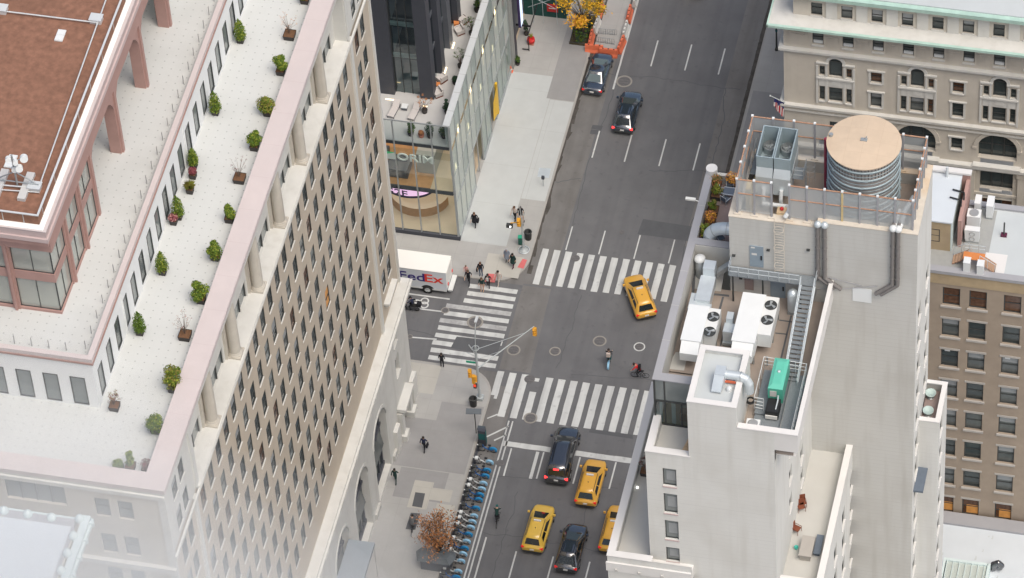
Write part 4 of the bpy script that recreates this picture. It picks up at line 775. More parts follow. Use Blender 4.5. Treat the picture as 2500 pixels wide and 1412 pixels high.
coping('deck_coping', 'coping_white', [(45.14, 45.46, YSW-.05, -54), (x1+.04, 45.14, YSW-.05, YSW+.45)], 63.42)
MB().box(45.12, 45.16, YSW+.45, -54, zm, 63.4).build('parapet_wall', 'stucco_white', W)
# tank tower
TX0, TX1, TY0, TY1 = 37.5, 51.76, -54.0, -46.9
wt = [(y, y+1.2, z, z+1.75) for k in range(17) for y in (-49.15, -52.95) for z in (58.35-3.13*k,)]
mb = MB(); mb.quad((44.2, TY0, 0), (TX1, TY0, 0), (TX1, TY0, 69.85), (44.2, TY0, 69.85)); mb.quad((43.5, TY0, 42), (44.2, TY0, 42), (44.2, TY0, zm-.3), (43.5, TY0, zm-.3)); mb.quad((TX0, TY0, zm-.3), (44.2, TY0, zm-.3), (44.2, TY0, 69.2), (TX0, TY0, 69.2))
mb.quad((TX0, TY0, 46), (TX0, TY1, 46), (TX0, TY1, 69.2), (TX0, TY0, 69.2)); mb.quad((TX0, TY1, 0), (TX1, TY1, 0), (TX1, TY1, 69.2), (TX0, TY1, 69.2))
mb.build('tower_wall', 'stucco_grey', W)
mb = MB(); facade(mb, (TX1, 0), *E_, TY0, TY1, 0, 69.5, wt, .22); mb.build('tower_side_wall', 'stucco_white', W)
for o in wt[:22]: add_window(W, (TX1, o[0], o[2]), pi/2, 1.2, 1.75, .22, 'dark', 'coping_white', bars=0, pr=.08)
mb = MB()
for a in ((TX0+.005, TX0+.75, TY0+.005, TY1-.005), (TX1-.75, TX1-.005, TY0+.005, TY1-.005), (TX0+.75, TX1-.75, TY0+.005, TY0+.75), (TX0+.75, TX1-.75, TY1-.6, TY1-.005)): mb.box(*a, 67.5, 69.2)
mb.build('tower_parapet', 'stucco_grey', W)
coping('tower_coping', 'coping_rust', [(TX0-.03, TX0+.75, TY0-.03, TY1+.03), (TX0+.75, 44.2, TY0-.03, TY0+.75), (TX0+.75, TX1-.75, TY1-.6, TY1+.03)], 69.2)
coping('tower_coping', 'coping_rust', [(TX1-.8, TX1+.03, TY0-.03, TY1+.03), (44.2, TX1-.8, TY0-.03, TY0+.75)], 69.78)
MB().box(44.2, TX1-.81, TY0+.003, TY0+.75, 69.2, 69.78).box(TX1-.8, TX1-.003, TY0+.003, TY1, 69.2, 69.78).build('parapet_step', 'stucco_white', W)
MB().box(TX0+.7, TX1-.7, TY0+.7, TY1-.5, 67.9, 68.1).build('tower_roof', 'roof_tan', W)
def door(x0, x1, z0, z1, nm='steel_door'):
    d = MB().box(x0, x1, TY0-.07, TY0-.004, z0, z1).build(nm, 'door_grey', W); MB().box(x1-.22, x1-.1, TY0-.12, TY0-.071, z0+.85, z0+1.3).build('handle', 'black', d); return d
d = door(39.05, 40.1, 64.0, 66.3); MB().box(39.2, 39.6, TY0-.08, TY0-.071, 65.3, 65.5).build('notice', 'cloth_white', d); MB().box(39.15, 39.45, TY0-.08, TY0-.071, 66.05, 66.2).build('notice', 'cloth_white', d)
door(40.6, 41.75, zm, 63.0)
MB().box(38.6, 39.3, TY0-.05, TY0-.004, zm+.4, 62.4).build('recess_panel', 'terrace_brown', W)
mb = MB()
for x, z in ((37.7, 64.9), (40.35, 66.0), (43.4, 66.6), (38.2, 62.4), (41.9, 62.6)): mb.box(x, x+.25, TY0-.16, TY0-.004, z, z+.12)
mb.build('wall_light', 'frame_dark', W)
MB().box(46.9, 48.35, TY0-.05, TY0-.004, 61.5, 63.0).build('white_panel', 'white_metal', W)
# faint cable runs and the paired riser pipes
MB().path([(44.1, TY0-.08, 63.2), (44.9, TY0-.08, 63.9), (47.6, TY0-.08, 63.4)], .03, 5).path([(43.9, TY0-.08, 60.9), (44.2, TY0-.08, 62.4), (46.6, TY0-.08, 62.9), (48.8, TY0-.08, 63.6)], .035, 5).build('conduit', 'coping_grey', W)
for k, (px, zz) in enumerate(((1996, 69.5), (2013, 69.5), (2180, 70.1), (2193, 70.1))):
    a = onY(px, 560, TY0-.2); x = a.x; s = 1 if k < 2 else -1
    mb = MB().path([(x, TY0+.6, zz+.2), (x, TY0-.2, zz+.15), (x, TY0-.2, 63.9 if k < 2 else 64.1), (x+s*1.25, TY0-.2, 62.8)], .16, 10)
    for z in (68.4, 67.2, 66, 64.8): mb.tube((x, TY0-.2, z), (x, TY0-.2, z+.08), .19, n=10)
    p = mb.build('riser_pipe', 'pipe_dark', W); MB().ball((x, TY0-.12, zz+.22), .3, n=10).build('pipe_elbow', 'galv_bright' if k < 2 else 'white_metal', p)
# ladder up the tower
mb = MB()
for x in (41.0, 41.75): mb.box(x-.02, x+.02, TY0-.3, TY0-.26, 63.9, 69.9)
for k in range(20): mb.box(41.02, 41.73, TY0-.29, TY0-.27, 64.1+.29*k, 64.13+.29*k)
for z in (65, 67, 69): mb.ring((41.38, TY0-.55, z), .38, .015, 'z', 12, 4)
mb.build('wall_ladder', 'coping_rust', W)
# court with its terrace, and the east part below it
MB().box(43.7, 46.9, -69.35, -54, 42.8, 43.0).build('court_floor', 'terrace_floor', W)
wc = [(y, y+1.2, z, z+1.9) for k in range(8) for y in (-54.7-.3, -58.7, -62.4, -66) for z in (39.2-3.13*k,)]
mb = MB(); facade(mb, (46.94, 0), *E_, YSW, -54, 0, 44.1, wc, .22); mb.quad((43.7, YSW, 0), (46.94, YSW, 0), (46.94, YSW, 44.1), (43.7, YSW, 44.1)); mb.box(46.46, 46.5, YSW+.4, -54, 43, 44.1); mb.build('court_parapet', 'stucco_white', W)
for o in wc[:20]: add_window(W, (46.94, o[0], o[2]), pi/2, 1.2, 1.9, .22, 'dark', 'coping_white', bars=0, pr=.08)
coping('court_coping', 'coping_white', [(46.46, 46.98, YSW, -54.0), (43.7, 46.46, -68.1, -67.6)], 44.12)
MB().box(43.7, 46.46, -68.1, -67.6, 43, 44.1).build('parapet_wall', 'stucco_white', W)
# east wing with little terrace
ww = [(y, y+1.1, z, z+1.7) for k in range(12) for y in (-50.6,) for z in (42.4-3.13*k,)]
mb = MB(); mb.quad((51.76, -51.15, 0), (53.36, -51.15, 0), (53.36, -51.15, 44.9), (51.76, -51.15, 44.9)); facade(mb, (53.36, 0), *E_, -51.15, -47.0, 0, 44.9, ww, .2); mb.quad((51.76, -47, 0), (51.76, -47, 44.9), (53.36, -47, 44.9), (53.36, -47, 0)); mb.build('wing_wall', 'stucco_white', W)
for o in ww[:10]: add_window(W, (53.36, o[0], o[2]), pi/2, 1.1, 1.7, .2, 'dark', 'coping_white', bars=0, pr=.08)
MB().box(51.76, 53.2, -51, -47.1, 43.7, 43.9).build('terrace_floor', 'terrace_brown', W)
coping('wing_coping', 'coping_white', [(53.0, 53.4, -51.2, -46.95), (51.76, 53.0, -51.2, -50.8), (51.76, 53.0, -47.3, -46.95)], 44.9)
MB().box(51.77, 52.55, -53.6, -50.2+.0, 38.9, 39.1).build('ledge_roof', 'slate_blue', W) 
# ---- things standing on the roofs
# plant terrace
def clump(mb, c, rx, ry, rz, n, s, mis=(0,), flat=False, sd=1, spiky=0.0):
    rnd = random.Random(sd)
    for _ in range(n):
        while True:
            p = Vector((rnd.uniform(-1, 1), rnd.uniform(-1, 1), rnd.uniform(-1, 1)))
            if .25 < p.length < 1: break
        q = Vector((c[0]+p.x*rx, c[1]+p.y*ry, c[2]+p.z*rz)); nrm = (p + Vector((rnd.uniform(-.7, .7), rnd.uniform(-.7, .7), rnd.uniform(-.2, .9)))).normalized()
        a = nrm.orthogonal().normalized(); a.rotate(Matrix.Rotation(rnd.uniform(0, 6.28), 3, nrm)); b = nrm.cross(a); k = s*rnd.uniform(.6, 1.4); L = k*(1+spiky)
        mb.add([q-a*L, q-b*k*.5, q+a*L, q+b*k*.5], [(0, 1, 2, 3)], rnd.choice(mis))
    return mb
def shrub(name, label, c, base_r, h, kind, mats, group, planter='planter_dark', pr=.36, ph=.45, n=420, sd=1, cat='shrub', square=True):
    o = thing(name, label, cat, c, group=group)
    pb = MB()
    if planter:
        if square: pb.add([(-pr*.85, -pr*.85, 0), (pr*.85, -pr*.85, 0), (pr*.85, pr*.85, 0), (-pr*.85, pr*.85, 0), (-pr, -pr, ph), (pr, -pr, ph), (pr, pr, ph), (-pr, pr, ph)], [(0, 1, 5, 4), (1, 2, 6, 5), (2, 3, 7, 6), (3, 0, 4, 7), (3, 2, 1, 0)]); pb.add([(-pr*.94, -pr*.94, ph-.05), (pr*.94, -pr*.94, ph-.05), (pr*.94, pr*.94, ph-.05), (-pr*.94, pr*.94, ph-.05)], [(0, 1, 2, 3)], 1)
        else: pb.lathe((0, 0, 0), [(pr*.75, 0), (pr, ph), (pr*.9, ph), (pr*.85, ph-.06), (.01, ph-.06)], 16)
        pb.build('planter', [planter, 'soil'], o)
    else: ph = 0
    mb = MB(); st = MB().tube((0, 0, ph-.1 if ph else 0), (0, 0, ph+h*.5), .035, .02, n=5); rnd = random.Random(sd)
    if kind == 'cone':
        for k in range(9): z = k/8; clump(mb, (0, 0, ph+.12+h*z*.92), base_r*(1-z**2.2)**.6+.04, base_r*(1-z**2.2)**.6+.04, h*.08, int(n/9*(1.35-z)), .075, range(len(mats)), sd=sd*10+k)
    elif kind == 'round': clump(mb, (0, 0, ph+h*.5), base_r, base_r, h*.5, n, .08, range(len(mats)), sd=sd)
    elif kind == 'lumpy':
        for k in range(6):
            a = rnd.uniform(0, 6.28); r = base_r*.5*rnd.random(); z = ph+h*(.2+.62*k/5); q = base_r*rnd.uniform(.42, .62)*(1.15-k*.09); clump(mb, (r*cos(a), r*sin(a), z), q, q, q*.8, n//6, .08, range(len(mats)), sd=sd*7+k, spiky=.4)
    elif kind == 'twiggy':
        for k in range(16):
            a = rnd.uniform(0, 6.28); e = Vector((base_r*rnd.uniform(.3, 1)*cos(a), base_r*rnd.uniform(.3, 1)*sin(a), ph+h*rnd.uniform(.6, 1))); m_ = Vector((e.x*.35, e.y*.35, ph+h*.4)); st.tube((0, 0, ph), m_, .018, .013, n=4, cap=False); st.tube(m_, e, .013, .005, n=4, cap=False)
            clump(mb, e, .16, .16, .1, n//16, .045, range(len(mats)), sd=sd*31+k)
    elif kind == 'grassy':
        for k in range(n//2):
            a = rnd.uniform(0, 6.28); r = base_r*rnd.uniform(.3, 1); e = Vector((r*cos(a), r*sin(a), ph+h*rnd.uniform(.4, 1))); m_ = Vector((e.x*.4, e.y*.4, ph+h*.6)); t = Vector((-sin(a), cos(a), 0))*.03
            mb.add([(t.x, t.y, ph), m_+t, e, m_-t, (-t.x, -t.y, ph)], [(0, 1, 2, 3, 4)], rnd.randrange(len(mats)))
    mb.build('foliage', mats, o); st.build('stem', 'twig', o); return o
gp = 'potted plants along the brown roof terrace'
for k, (x, y, mats, kd, lb) in enumerate([(1748, 448, ['leaf_rust', 'leaf_olive'], 'round', 'rust and olive potted bush behind the white drum on the brown terrace'), (1750, 470, ['leaf_bright', 'leaf_olive', 'leaf_green'], 'lumpy', 'leafy bright green potted bush, farthest of the green ones along the grey coping'), (1741, 508, ['leaf_green', 'leaf_olive'], 'lumpy', 'dark green and ochre potted bush just above the big round duct'), (1734, 537, ['leaf_orange', 'leaf_rust'], 'round', 'orange potted bush half under the big round duct'), (1722, 568, ['leaf_bright', 'leaf_green', 'leaf_olive'], 'lumpy', 'yellow green potted bush nearest the corner of the brown terrace'), (1787, 442, ['leaf_rust', 'leaf_orange'], 'round', 'round rust red potted bush against the tank tower')]):
    c = at(x, y, 62.3+.6); shrub('potted_shrub', lb, (c.x, c.y, 62.3), .52 if k != 1 else .6, 1.0, kd, mats, gp, sd=20+k, n=360, pr=.42, ph=.5)
# patio table and chairs, white frames
def patio_chair(label, c, rz, mats=('alu_pale', 'slate_blue'), grp=None, cat='chair', nm='patio_chair'):
    o = thing(nm, label, cat, c, rz, grp)
    f = MB()
    for x in (-.28, .28):
        f.tube((x, -.28, 0), (x, -.28, .6), .02, n=5).tube((x, .28, 0), (x, .32, .95), .02, n=5).tube((x, -.3, .6), (x, .3, .62), .025, n=5)
    f.tube((-.28, .32, .95), (.28, .32, .95), .02, n=5).build('frame', mats[0], o); MB().box(-.27, .27, -.28, .28, .42, .46).build('seat', mats[1], o)
    MB().add([(-.26, .27, .46), (.26, .27, .46), (.26, .33, .93), (-.26, .33, .93)], [(0, 1, 2, 3)]).build('backrest', mats[1], o); return o
z = 62.3; c = at(1785, 468, z+.7); t = thing('patio_table', 'pale framed patio table with a slate top beside the tank tower', 'table', (c.x, c.y, z)); MB().box(-.55, .55, -.35, .35, .69, .73).build('tabletop', 'slate_blue', t)
f = MB().box(-.6, .6, -.4, -.35, .68, .74).box(-.6, .6, .35, .4, .68, .74)
for x in (-.5, .5):
    for y in (-.3, .3): f.tube((x, y, 0), (x, y, .69), .03, n=5)
f.build('frame', 'alu_pale', t)
for x, y, r, lb in ((1782, 452, .2, 'pale framed patio chair at the far side of the table by the tank tower'), (1766, 472, 1.6, 'pale framed patio chair on the left of the table, nearer the coping'), (1772, 490, 2.6, 'pale framed patio chair pulled out in front of the table'), (1758, 583, .7, 'pale framed patio chair alone in the near corner of the brown terrace')):
    c = at(x, y, z+.3); patio_chair(lb, (c.x, c.y, z), r, grp='patio chairs on the brown roof terrace')
# big round duct elbow leaving the tower over the terrace
d = thing('round_duct', 'fat shiny round duct elbow turning from the tank tower down to the brown terrace', 'duct')
c0 = Vector((37.6, -51.0, 64.4)); pts = [c0] + [Vector((36.7-1.35*sin(t), -51.0, 63.2+1.2*cos(t))) for t in [pi/2*i/6 for i in range(7)]] + [Vector((35.35, -51, 62.4))]
mb = MB(); mb.tube(c0, pts[1], .5, n=18)
for a, b in zip(pts[1:], pts[2:]): mb.tube(a, b, .5, n=18)
for p in pts[1:-1]: mb.ball(p, .5, n=18)
mb.build('elbow', 'galv_bright', d)
mb = MB()
for p, q in ((pts[1], c0), (pts[4], pts[3]), (pts[6], pts[5])): mb.tube(p, p+(q-p).normalized()*.05, .53, n=18)
mb.build('seam_ring', 'galv', d)
# white curb unit, square ducts
def hbox(name, label, cat, corners, z0, z1, mat, cap=None, group=None):
    """box given by its real roof outline (already in metres)"""
    o = thing(name, label, cat); mb = MB(); n = len(corners); mb.prism([(p.x, p.y) for p in corners], z0, z1); mb.build('casing', mat, o); return o
# two packaged air handling units on legs with twin fans each
def ahu(label, x0, x1, y0, y1, zt, hood):
    o = thing('air_handling_unit', label, 'air unit', group='white rooftop units with twin fans'); xm = x0+(x1-x0)*.62
    MB().box(x0, xm, y0, y1, zt-1.5, zt).box(x0-.04, xm+.04, y0-.04, y1+.04, zt, zt+.05).build('casing', 'white_metal', o)
    MB().box(xm+.02, x1, y0+1.0, y1, zt-1.45, zt-.06).build('fan_section', 'white_metal2', o)
    MB().add([(x0+.05, y0-.9, zt-.5), (xm-.05, y0-.9, zt-.5), (xm-.05, y0-.003, zt-.05), (x0+.05, y0-.003, zt-.05), (x0+.05, y0-.9, zt-1.3), (xm-.05, y0-.9, zt-1.3), (xm-.05, y0-.003, zt-1.4), (x0+.05, y0-.003, zt-1.4)], [(0, 1, 2, 3), (4, 5, 1, 0), (0, 3, 7, 4), (1, 5, 6, 2), (4, 7, 6, 5)]).build('intake_hood', 'white_metal', o)
    for yc in (y1-.85, y1-2.35):
        xc = (xm+x1)/2+.02; f = MB().lathe((xc, yc, zt-.06), [(.47, 0), (.47, .07), (.43, .07), (.43, .01), (.01, .01)], 24, smooth=False).build('fan', 'frame_dark', o); mb = MB()
        for k in range(3): a = 2*pi*k/3+yc; u = Vector((cos(a), sin(a), 0)); v = Vector((-sin(a), cos(a), 0)); p = Vector((xc, yc, zt+.0)); mb.add([p+u*.06, p+u*.4-v*.12+Vector((0, 0, -.02)), p+u*.4+v*.1+Vector((0, 0, .04)), p+v*.1], [(0, 1, 2, 3)])
        mb.tube((xc, yc, zt-.02), (xc, yc, zt+.05), .08, n=10).build('fan_blades', 'galv', f)
    mb = MB()
    for x in (x0+.1, xm-.1, x1-.1):
        for y in (y0+.1, (y0+y1)/2, y1-.1): mb.box(x-.06, x+.06, y-.06, y+.06, zm, zt-1.5)
    mb.tube((x0+.2, y0-.1, zm+.3), (xm, y0-.3, zm+.9), .04, n=5).build('legs', 'galv', o); return o
ahu('white rooftop unit with two fans, the left one beside the grey coping', 35.15, 37.55, -61.4, -57.9, 63.1, 0); ahu('white rooftop unit with two fans, the larger one before the lower steel door', 38.95, 41.7, -61.0, -56.2, 63.3, 1)
d = thing('square_duct', 'shiny square duct stepping down from the tower foot to the left rooftop unit', 'duct')
MB().box(35.45, 36.35, -54.3, -53.4, 61.6, 63.3).box(35.3, 36.45, -56.8, -54.303, 61.5, 62.5).box(35.5, 36.6, -57.9, -56.803, 61.3, 62.2).box(34.9, 35.5, -57.6, -56, 61.4, 62.3).build('duct_run', 'galv_bright', d)
MB().add([(36.4, -53.8, 62.3), (37.5, -53.2, 63.0), (37.5, -52.6, 63.0), (36.4, -53.2, 62.3), (36.4, -53.8, 61.8), (37.5, -53.2, 62.5), (37.5, -52.6, 62.5), (36.4, -53.2, 61.8)], [(0, 1, 2, 3), (0, 4, 5, 1), (3, 2, 6, 7), (4, 7, 6, 5)]).build('sloped_branch', 'galv', d)
d = thing('roof_ventilator', 'mushroom ventilator with a bright cap in the corner of the plant deck', 'vent', (34.95, -52.9, zm)); MB().lathe((0, 0, 0), [(.36, 0), (.36, 1.7), (.28, 1.7), (.28, 1.9)], 16).build('stack', 'galv', d); MB().lathe((0, 0, 1.85), [(.44, 0), (.44, .15), (.3, .32), (.02, .4)], 16).build('cap', 'white_metal', d)
d = thing('duct_elbow', 'square galvanised duct elbow between the two white rooftop units', 'duct'); MB().box(38.05, 38.55, -58.6, -57.9, zm+1.2, 62.9).box(37.95, 38.9, -59.5, -58.603, zm+.4, 62.4).box(38.55, 39.0, -59.4, -58.8, 61.8, 62.5).build('duct_run', 'galv_bright', d); MB().box(37.9, 38.95, -59.6, -58.6, zm+.1, zm+.4).build('base', 'galv', d)
d = thing('silver_tank', 'upright bright silver air tank with rounded ends beside the steel stair', 'tank', (42.55, -55.3, zm)); MB().lathe((0, 0, 0), [(.4, .3), (.42, .5), (.42, 2.1), (.3, 2.35), (.02, 2.45)], 18).build('drum', 'galv_bright', d); MB().box(-.35, .35, -.35, .35, 0, .32).build('base', 'galv', d)
# steel gantry with stair
g_ = thing('steel_walkway', 'galvanised steel walkway across the tower foot with a long stair running down the plant deck', 'walkway')
MB().box(37.6, 44.2, -55.1, TY0-.1, 63.72, 63.8).build('deck', 'grating', g_)
mb = MB()
def railing(mb, a, b, n_, h=1.0, zz=(1.0, .5)):
    a = Vector(a); b = Vector(b)
    for i in range(n_+1): c = a+(b-a)*i/n_; mb.tube(c, c+Vector((0, 0, h)), .025, n=5)
    for q in zz: mb.tube(a+Vector((0, 0, q)), b+Vector((0, 0, q)), .028, n=5)
railing(mb, (37.6, -55.1, 63.8), (43.0, -55.1, 63.8), 7); railing(mb, (44.25, -55.0, 63.8), (44.25, TY0-.2, 63.8), 1); railing(mb, (37.6, -55.1, 63.8), (37.6, TY0-.1, 63.8), 1); mb.build('railing', 'galv_bright', g_)
mb = MB(); 
for x, y in ((37.9, -55.0), (40.2, -55.0), (43.1, -55.0)): mb.box(x-.06, x+.06, y-.06, y+.06, zm, 63.7)
mb.build('post', 'frame_dark', g_)
mb = MB(); nst = 22
for k in range(nst): t = k/nst; mb.box(43.2, 44.15, -55.2-7.6*t-.3, -55.2-7.6*t, 63.75-2.75*t-.05, 63.75-2.75*t)
mb.build('stair_tread', 'grating', g_)
mb = MB()
for x in (43.15, 44.2):
    mb.tube((x, -55.1, 63.75), (x, -62.9, zm+.2), .07, n=5); mb.tube((x, -55.1, 64.75), (x, -62.9, zm+1.1), .03, n=5); mb.tube((x, -55.1, 64.3), (x, -62.9, zm+.65), .02, n=5)
    for k in range(7): t = k/6; mb.tube((x, -55.1-7.8*t, 63.75-2.75*t), (x, -55.1-7.8*t, 64.75-2.75*t), .022, n=5)
mb.build('stringer', 'galv_bright', g_)
# green generator on a railed platform
g_ = thing('generator', 'turquoise green boxed generator with a black engine end on the plant deck', 'generator', (42.95, -63.6, zm+.5)); g_.rotation_euler.z = 0
MB().box(-.55, .55, -1.3, 1.7, .2, 1.75).add([(-.55, -1.3, 1.75), (.55, -1.3, 1.75), (.5, 1.7, 1.75), (-.5, 1.7, 1.75), (-.3, -.9, 1.87), (.3, -.9, 1.87), (.3, 1.3, 1.87), (-.3, 1.3, 1.87)], [(0, 1, 5, 4), (1, 2, 6, 5), (2, 3, 7, 6), (3, 0, 4, 7), (4, 5, 6, 7)]).build('housing', 'gen_green', g_)
MB().box(-.56, .56, -1.32, -1.3, .2, 1.75).build('end_panel', 'gen_green_dark', g_); MB().box(-.4, .1, -1.36, -1.325, .9, 1.5).build('louvre', 'stucco_grey', g_)
MB().box(-.5, .45, -2.7, -1.4, -.1, .75).build('engine', 'black', g_); MB().path([(.25, -1.45, 1.2), (.3, -1.9, 1.2), (.2, -2.5, .6)], .06, 6).build('exhaust', 'galv_bright', g_); MB().box(-.5, .4, -2.8, -2.72, .0, .35).build('control_panel', 'plate', g_)
MB().lathe((0, .3, 1.86), [(.12, 0), (.12, .08), (.02, .12)], 10).build('vent_cap', 'galv_bright', g_)
f = thing('platform_railing', 'white railed grating platform round the green generator', 'platform')
MB().box(41.55, 42.3, -66, -61.7, zm+.42, zm+.47).box(43.6, 44.75, -68.3, -62.5, zm+.42, zm+.47).box(41.6, 44.75, -68.3, -61.7, zm+.3, zm+.34).build('grating', 'grating', f)
mb = MB()
railing(mb, (41.5, -61.6, zm+.47), (44.7, -61.75, zm+.47), 4, 1.35, (1.35, .95, .55)); railing(mb, (41.5, -61.6, zm+.47), (41.5, -65.6, zm+.47), 4, 1.35, (1.35,)); railing(mb, (41.5, -65.6, zm+.47), (42.2, -65.65, zm+.47), 1, 1.35, (1.35, .95, .55, .2)); railing(mb, (44.75, -61.7, zm+.47), (44.75, -68.2, zm+.47), 6, 1.35, (1.35, .8)); railing(mb, (43.4, -68.25, zm+.47), (44.75, -68.25, zm+.47), 1, 1.35, (1.35, .95, .55)); mb.tube((43.5, -68.2, zm+.5), (41.9, -67.4, zm+1.2), .03, n=5); mb.build('railing', 'white_metal', f)
d = thing('condenser', 'small square white condenser with a round fan grille below the generator', 'condenser', (41.75, -67.6, zm)); MB().box(-.5, .5, -.45, .45, .15, 1.2).build('casing', 'white_metal', d); MB().lathe((0, 0, 1.2), [(.38, .01), (.38, .05), (.3, .05)], 20).build('fan_ring', 'frame_metal', d); MB().lathe((0, 0, 1.2), [(.29, .012), (.02, .02)], 20).build('fan', 'galv', d)
d = thing('hose_reel', 'black coiled hose hanging between bulkhead and generator', 'hose', (41.15, -65.3, zm+1.0)); MB().ring((0, 0, 0), .3, .07, 'z', 18, 6).ring((0, 0, .1), .26, .05, 'z', 18, 6).build('coil', 'rubber', d)
# exhaust hood on the bulkhead
zr_ = zs-.42
d = thing('exhaust_hood', 'shiny exhaust hood on the bulkhead roof with a fat pipe bending over its edge', 'exhaust', (0, 0, 0))
MB().box(38.85, 39.6, -67.1, -66.2, zr_+.3, zr_+1.25).add([(38.75, -67.9, zr_+.25), (39.45, -67.9, zr_+.25), (39.6, -67.1, zr_+1.2), (38.85, -67.1, zr_+1.2), (38.75, -67.9, zr_+.15), (39.45, -67.9, zr_+.15), (39.6, -67.1, zr_+.3), (38.85, -67.1, zr_+.3)], [(0, 1, 2, 3), (0, 4, 5, 1), (1, 5, 6, 2), (4, 0, 3, 7)]).build('hood', 'galv_bright', d)
mb = MB(); pts = [Vector((39.6, -66.6, zr_+.8)), Vector((40.7, -66.6, zr_+.8)), Vector((41.1, -66.65, zr_+.65)), Vector((41.35, -66.75, zr_+.25)), Vector((41.4, -66.8, zr_-.6))]
for a, b in zip(pts, pts[1:]): mb.tube(a, b, .34, n=16)
for p in pts[1:-1]: mb.ball(p, .34, n=16)
mb.build('pipe', 'galv_bright', d); MB().tube((40.7, -66.6, zr_+.8), (40.75, -66.6, zr_+.8), .37, n=16).build('seam_ring', 'galv', d)
d = thing('pipe_stand', 'small rusty orange stand with a white dome under the exhaust pipe', 'stand', (40.0, -67.2, zr_)); MB().box(-.45, .45, .3, .4, .2, .4).build('beam', 'barrier_orange', d); MB().lathe((0, -.2, 0), [(.22, 0), (.22, .25), (.1, .4), (.02, .42)], 12).build('dome', 'white_metal', d); MB().tube((-.4, .35, 0), (-.4, .35, .6), .03, n=5).tube((.4, .35, 0), (.4, .35, .6), .03, n=5).build('legs', 'white_metal', d)
# furniture in the court and on the wing
def wood_chair(c, rz, lb, grp): return patio_chair(lb, c, rz, ('wood_red', 'wood_red'), grp)
zc = 43.0
for x, y, r, lb in ((1951, 1225, .4, 'dark red slatted chair, far one of the stacked pair in the narrow court'), (1948, 1236, .5, 'dark red slatted chair, near one of the stacked pair in the narrow court'), (1937, 1290, 1.2, 'dark red slatted chair standing alone beside the taupe table')):
    c = at(x, y, zc+.4); wood_chair((c.x+.25, c.y, zc), r, lb, 'dark red slatted chairs in the narrow court')
c = at(1970, 1335, zc+.7); t = thing('court_table', 'long taupe slab table in the narrow court', 'table', (c.x, c.y, zc)); MB().box(-.5, .5, -1.0, 1.0, .68, .78).build('tabletop', 'table_taupe', t); MB().box(-.4, .4, -.85, .85, 0, .68).build('pedestal', 'table_taupe', t)
c = at(1997, 1330, zc+.4); t = thing('court_bench', 'slate blue bench beside the taupe table', 'bench', (c.x+.05, c.y, zc)); MB().box(-.28, .28, -.95, .95, .38, .46).build('seat', 'slate_blue', t); MB().box(-.2, .2, -.8, -.7, 0, .38).box(-.2, .2, .7, .8, 0, .38).build('leg', 'slate_blue', t)
c = at(1944, 1335, zc+.3); t = thing('watering_can', 'small teal tub left of the taupe table', 'tub', (c.x, c.y, zc)); MB().lathe((0, 0, 0), [(.1, 0), (.17, .3), (.15, .3), (.1, .03), (.01, .03)], 14).build('tub', 'teal_plastic', t)
for x, y, lb in ((2272, 962, 'round aqua chair at the far end of the small east terrace'), (2266, 1005, 'round aqua chair at the near end of the small east terrace')):
    c = at(x, y, 44.3); t = thing('garden_chair', lb, 'chair', (c.x, c.y, 43.9), group='aqua chairs on the small east terrace'); MB().lathe((0, 0, 0), [(.3, .4), (.42, .44), (.44, .6), (.4, .6), (.36, .5), (.01, .46)], 16).build('seat', 'aqua_plastic', t); MB().tube((0, 0, 0), (0, 0, .4), .04).lathe((0, 0, 0), [(.3, 0), (.3, .03), (.01, .04)], 12).build('leg', 'frame_metal', t)
c = at(1566, 1150, 46.3); shrub('terrace_plant', 'dark leafy plant tucked behind the white parapet of the lower terrace', (c.x+.3, c.y, 46.0), .5, 1.4, 'twiggy', ['leaf_dark', 'leaf_red'], None, n=500, sd=55)
c = at(1556, 1190, 46.05); t = thing('floor_lamp', 'tiny lit lamp on the lower terrace floor', 'lamp', (c.x, c.y, 46.0)); MB().lathe((0, 0, 0), [(.08, 0), (.06, .12), (.01, .16)], 10).build('globe', 'lamp_white', t)
# screen fence round the tower roof, with rusty top rails
F = thing('roof_screen', 'grey mesh screen on posts with rusty rails round the tank tower roof', 'screen')
fx0, fx1, fy0, fy1 = 38.1, 51.3, -53.6, -47.2
runs = [((fx0, fy0), (40.7, fy0), 2, 69.3, 73.0), ((42.05, fy0), (fx1, fy0), 7, 69.3, 73.0), ((fx0, fy0), (fx0, fy1), 4, 69.3, 73.1), ((fx0, fy1), (46, fy1), 5, 69.3, 73.1), ((46, fy1), (fx1, fy1), 3, 69.3, 73.1), ((fx1, fy0), (fx1, fy1), 6, 69.8, 73.0)]
glass('mesh_sheer', (.62, .65, .66), .0)
n_ = M['mesh_sheer'].node_tree.nodes; l_ = M['mesh_sheer'].node_tree.links
df = n_.new('ShaderNodeBsdfDiffuse'); df.inputs[0].default_value = (.50, .53, .54, 1); mx = n_.new('ShaderNodeMixShader'); mx.inputs[0].default_value = .62; tr = n_.new('ShaderNodeBsdfTransparent'); l_.new(tr.outputs[0], mx.inputs[1]); l_.new(df.outputs[0], mx.inputs[2]); l_.new(mx.outputs[0], n_['Material Output'].inputs[0])
done = set()
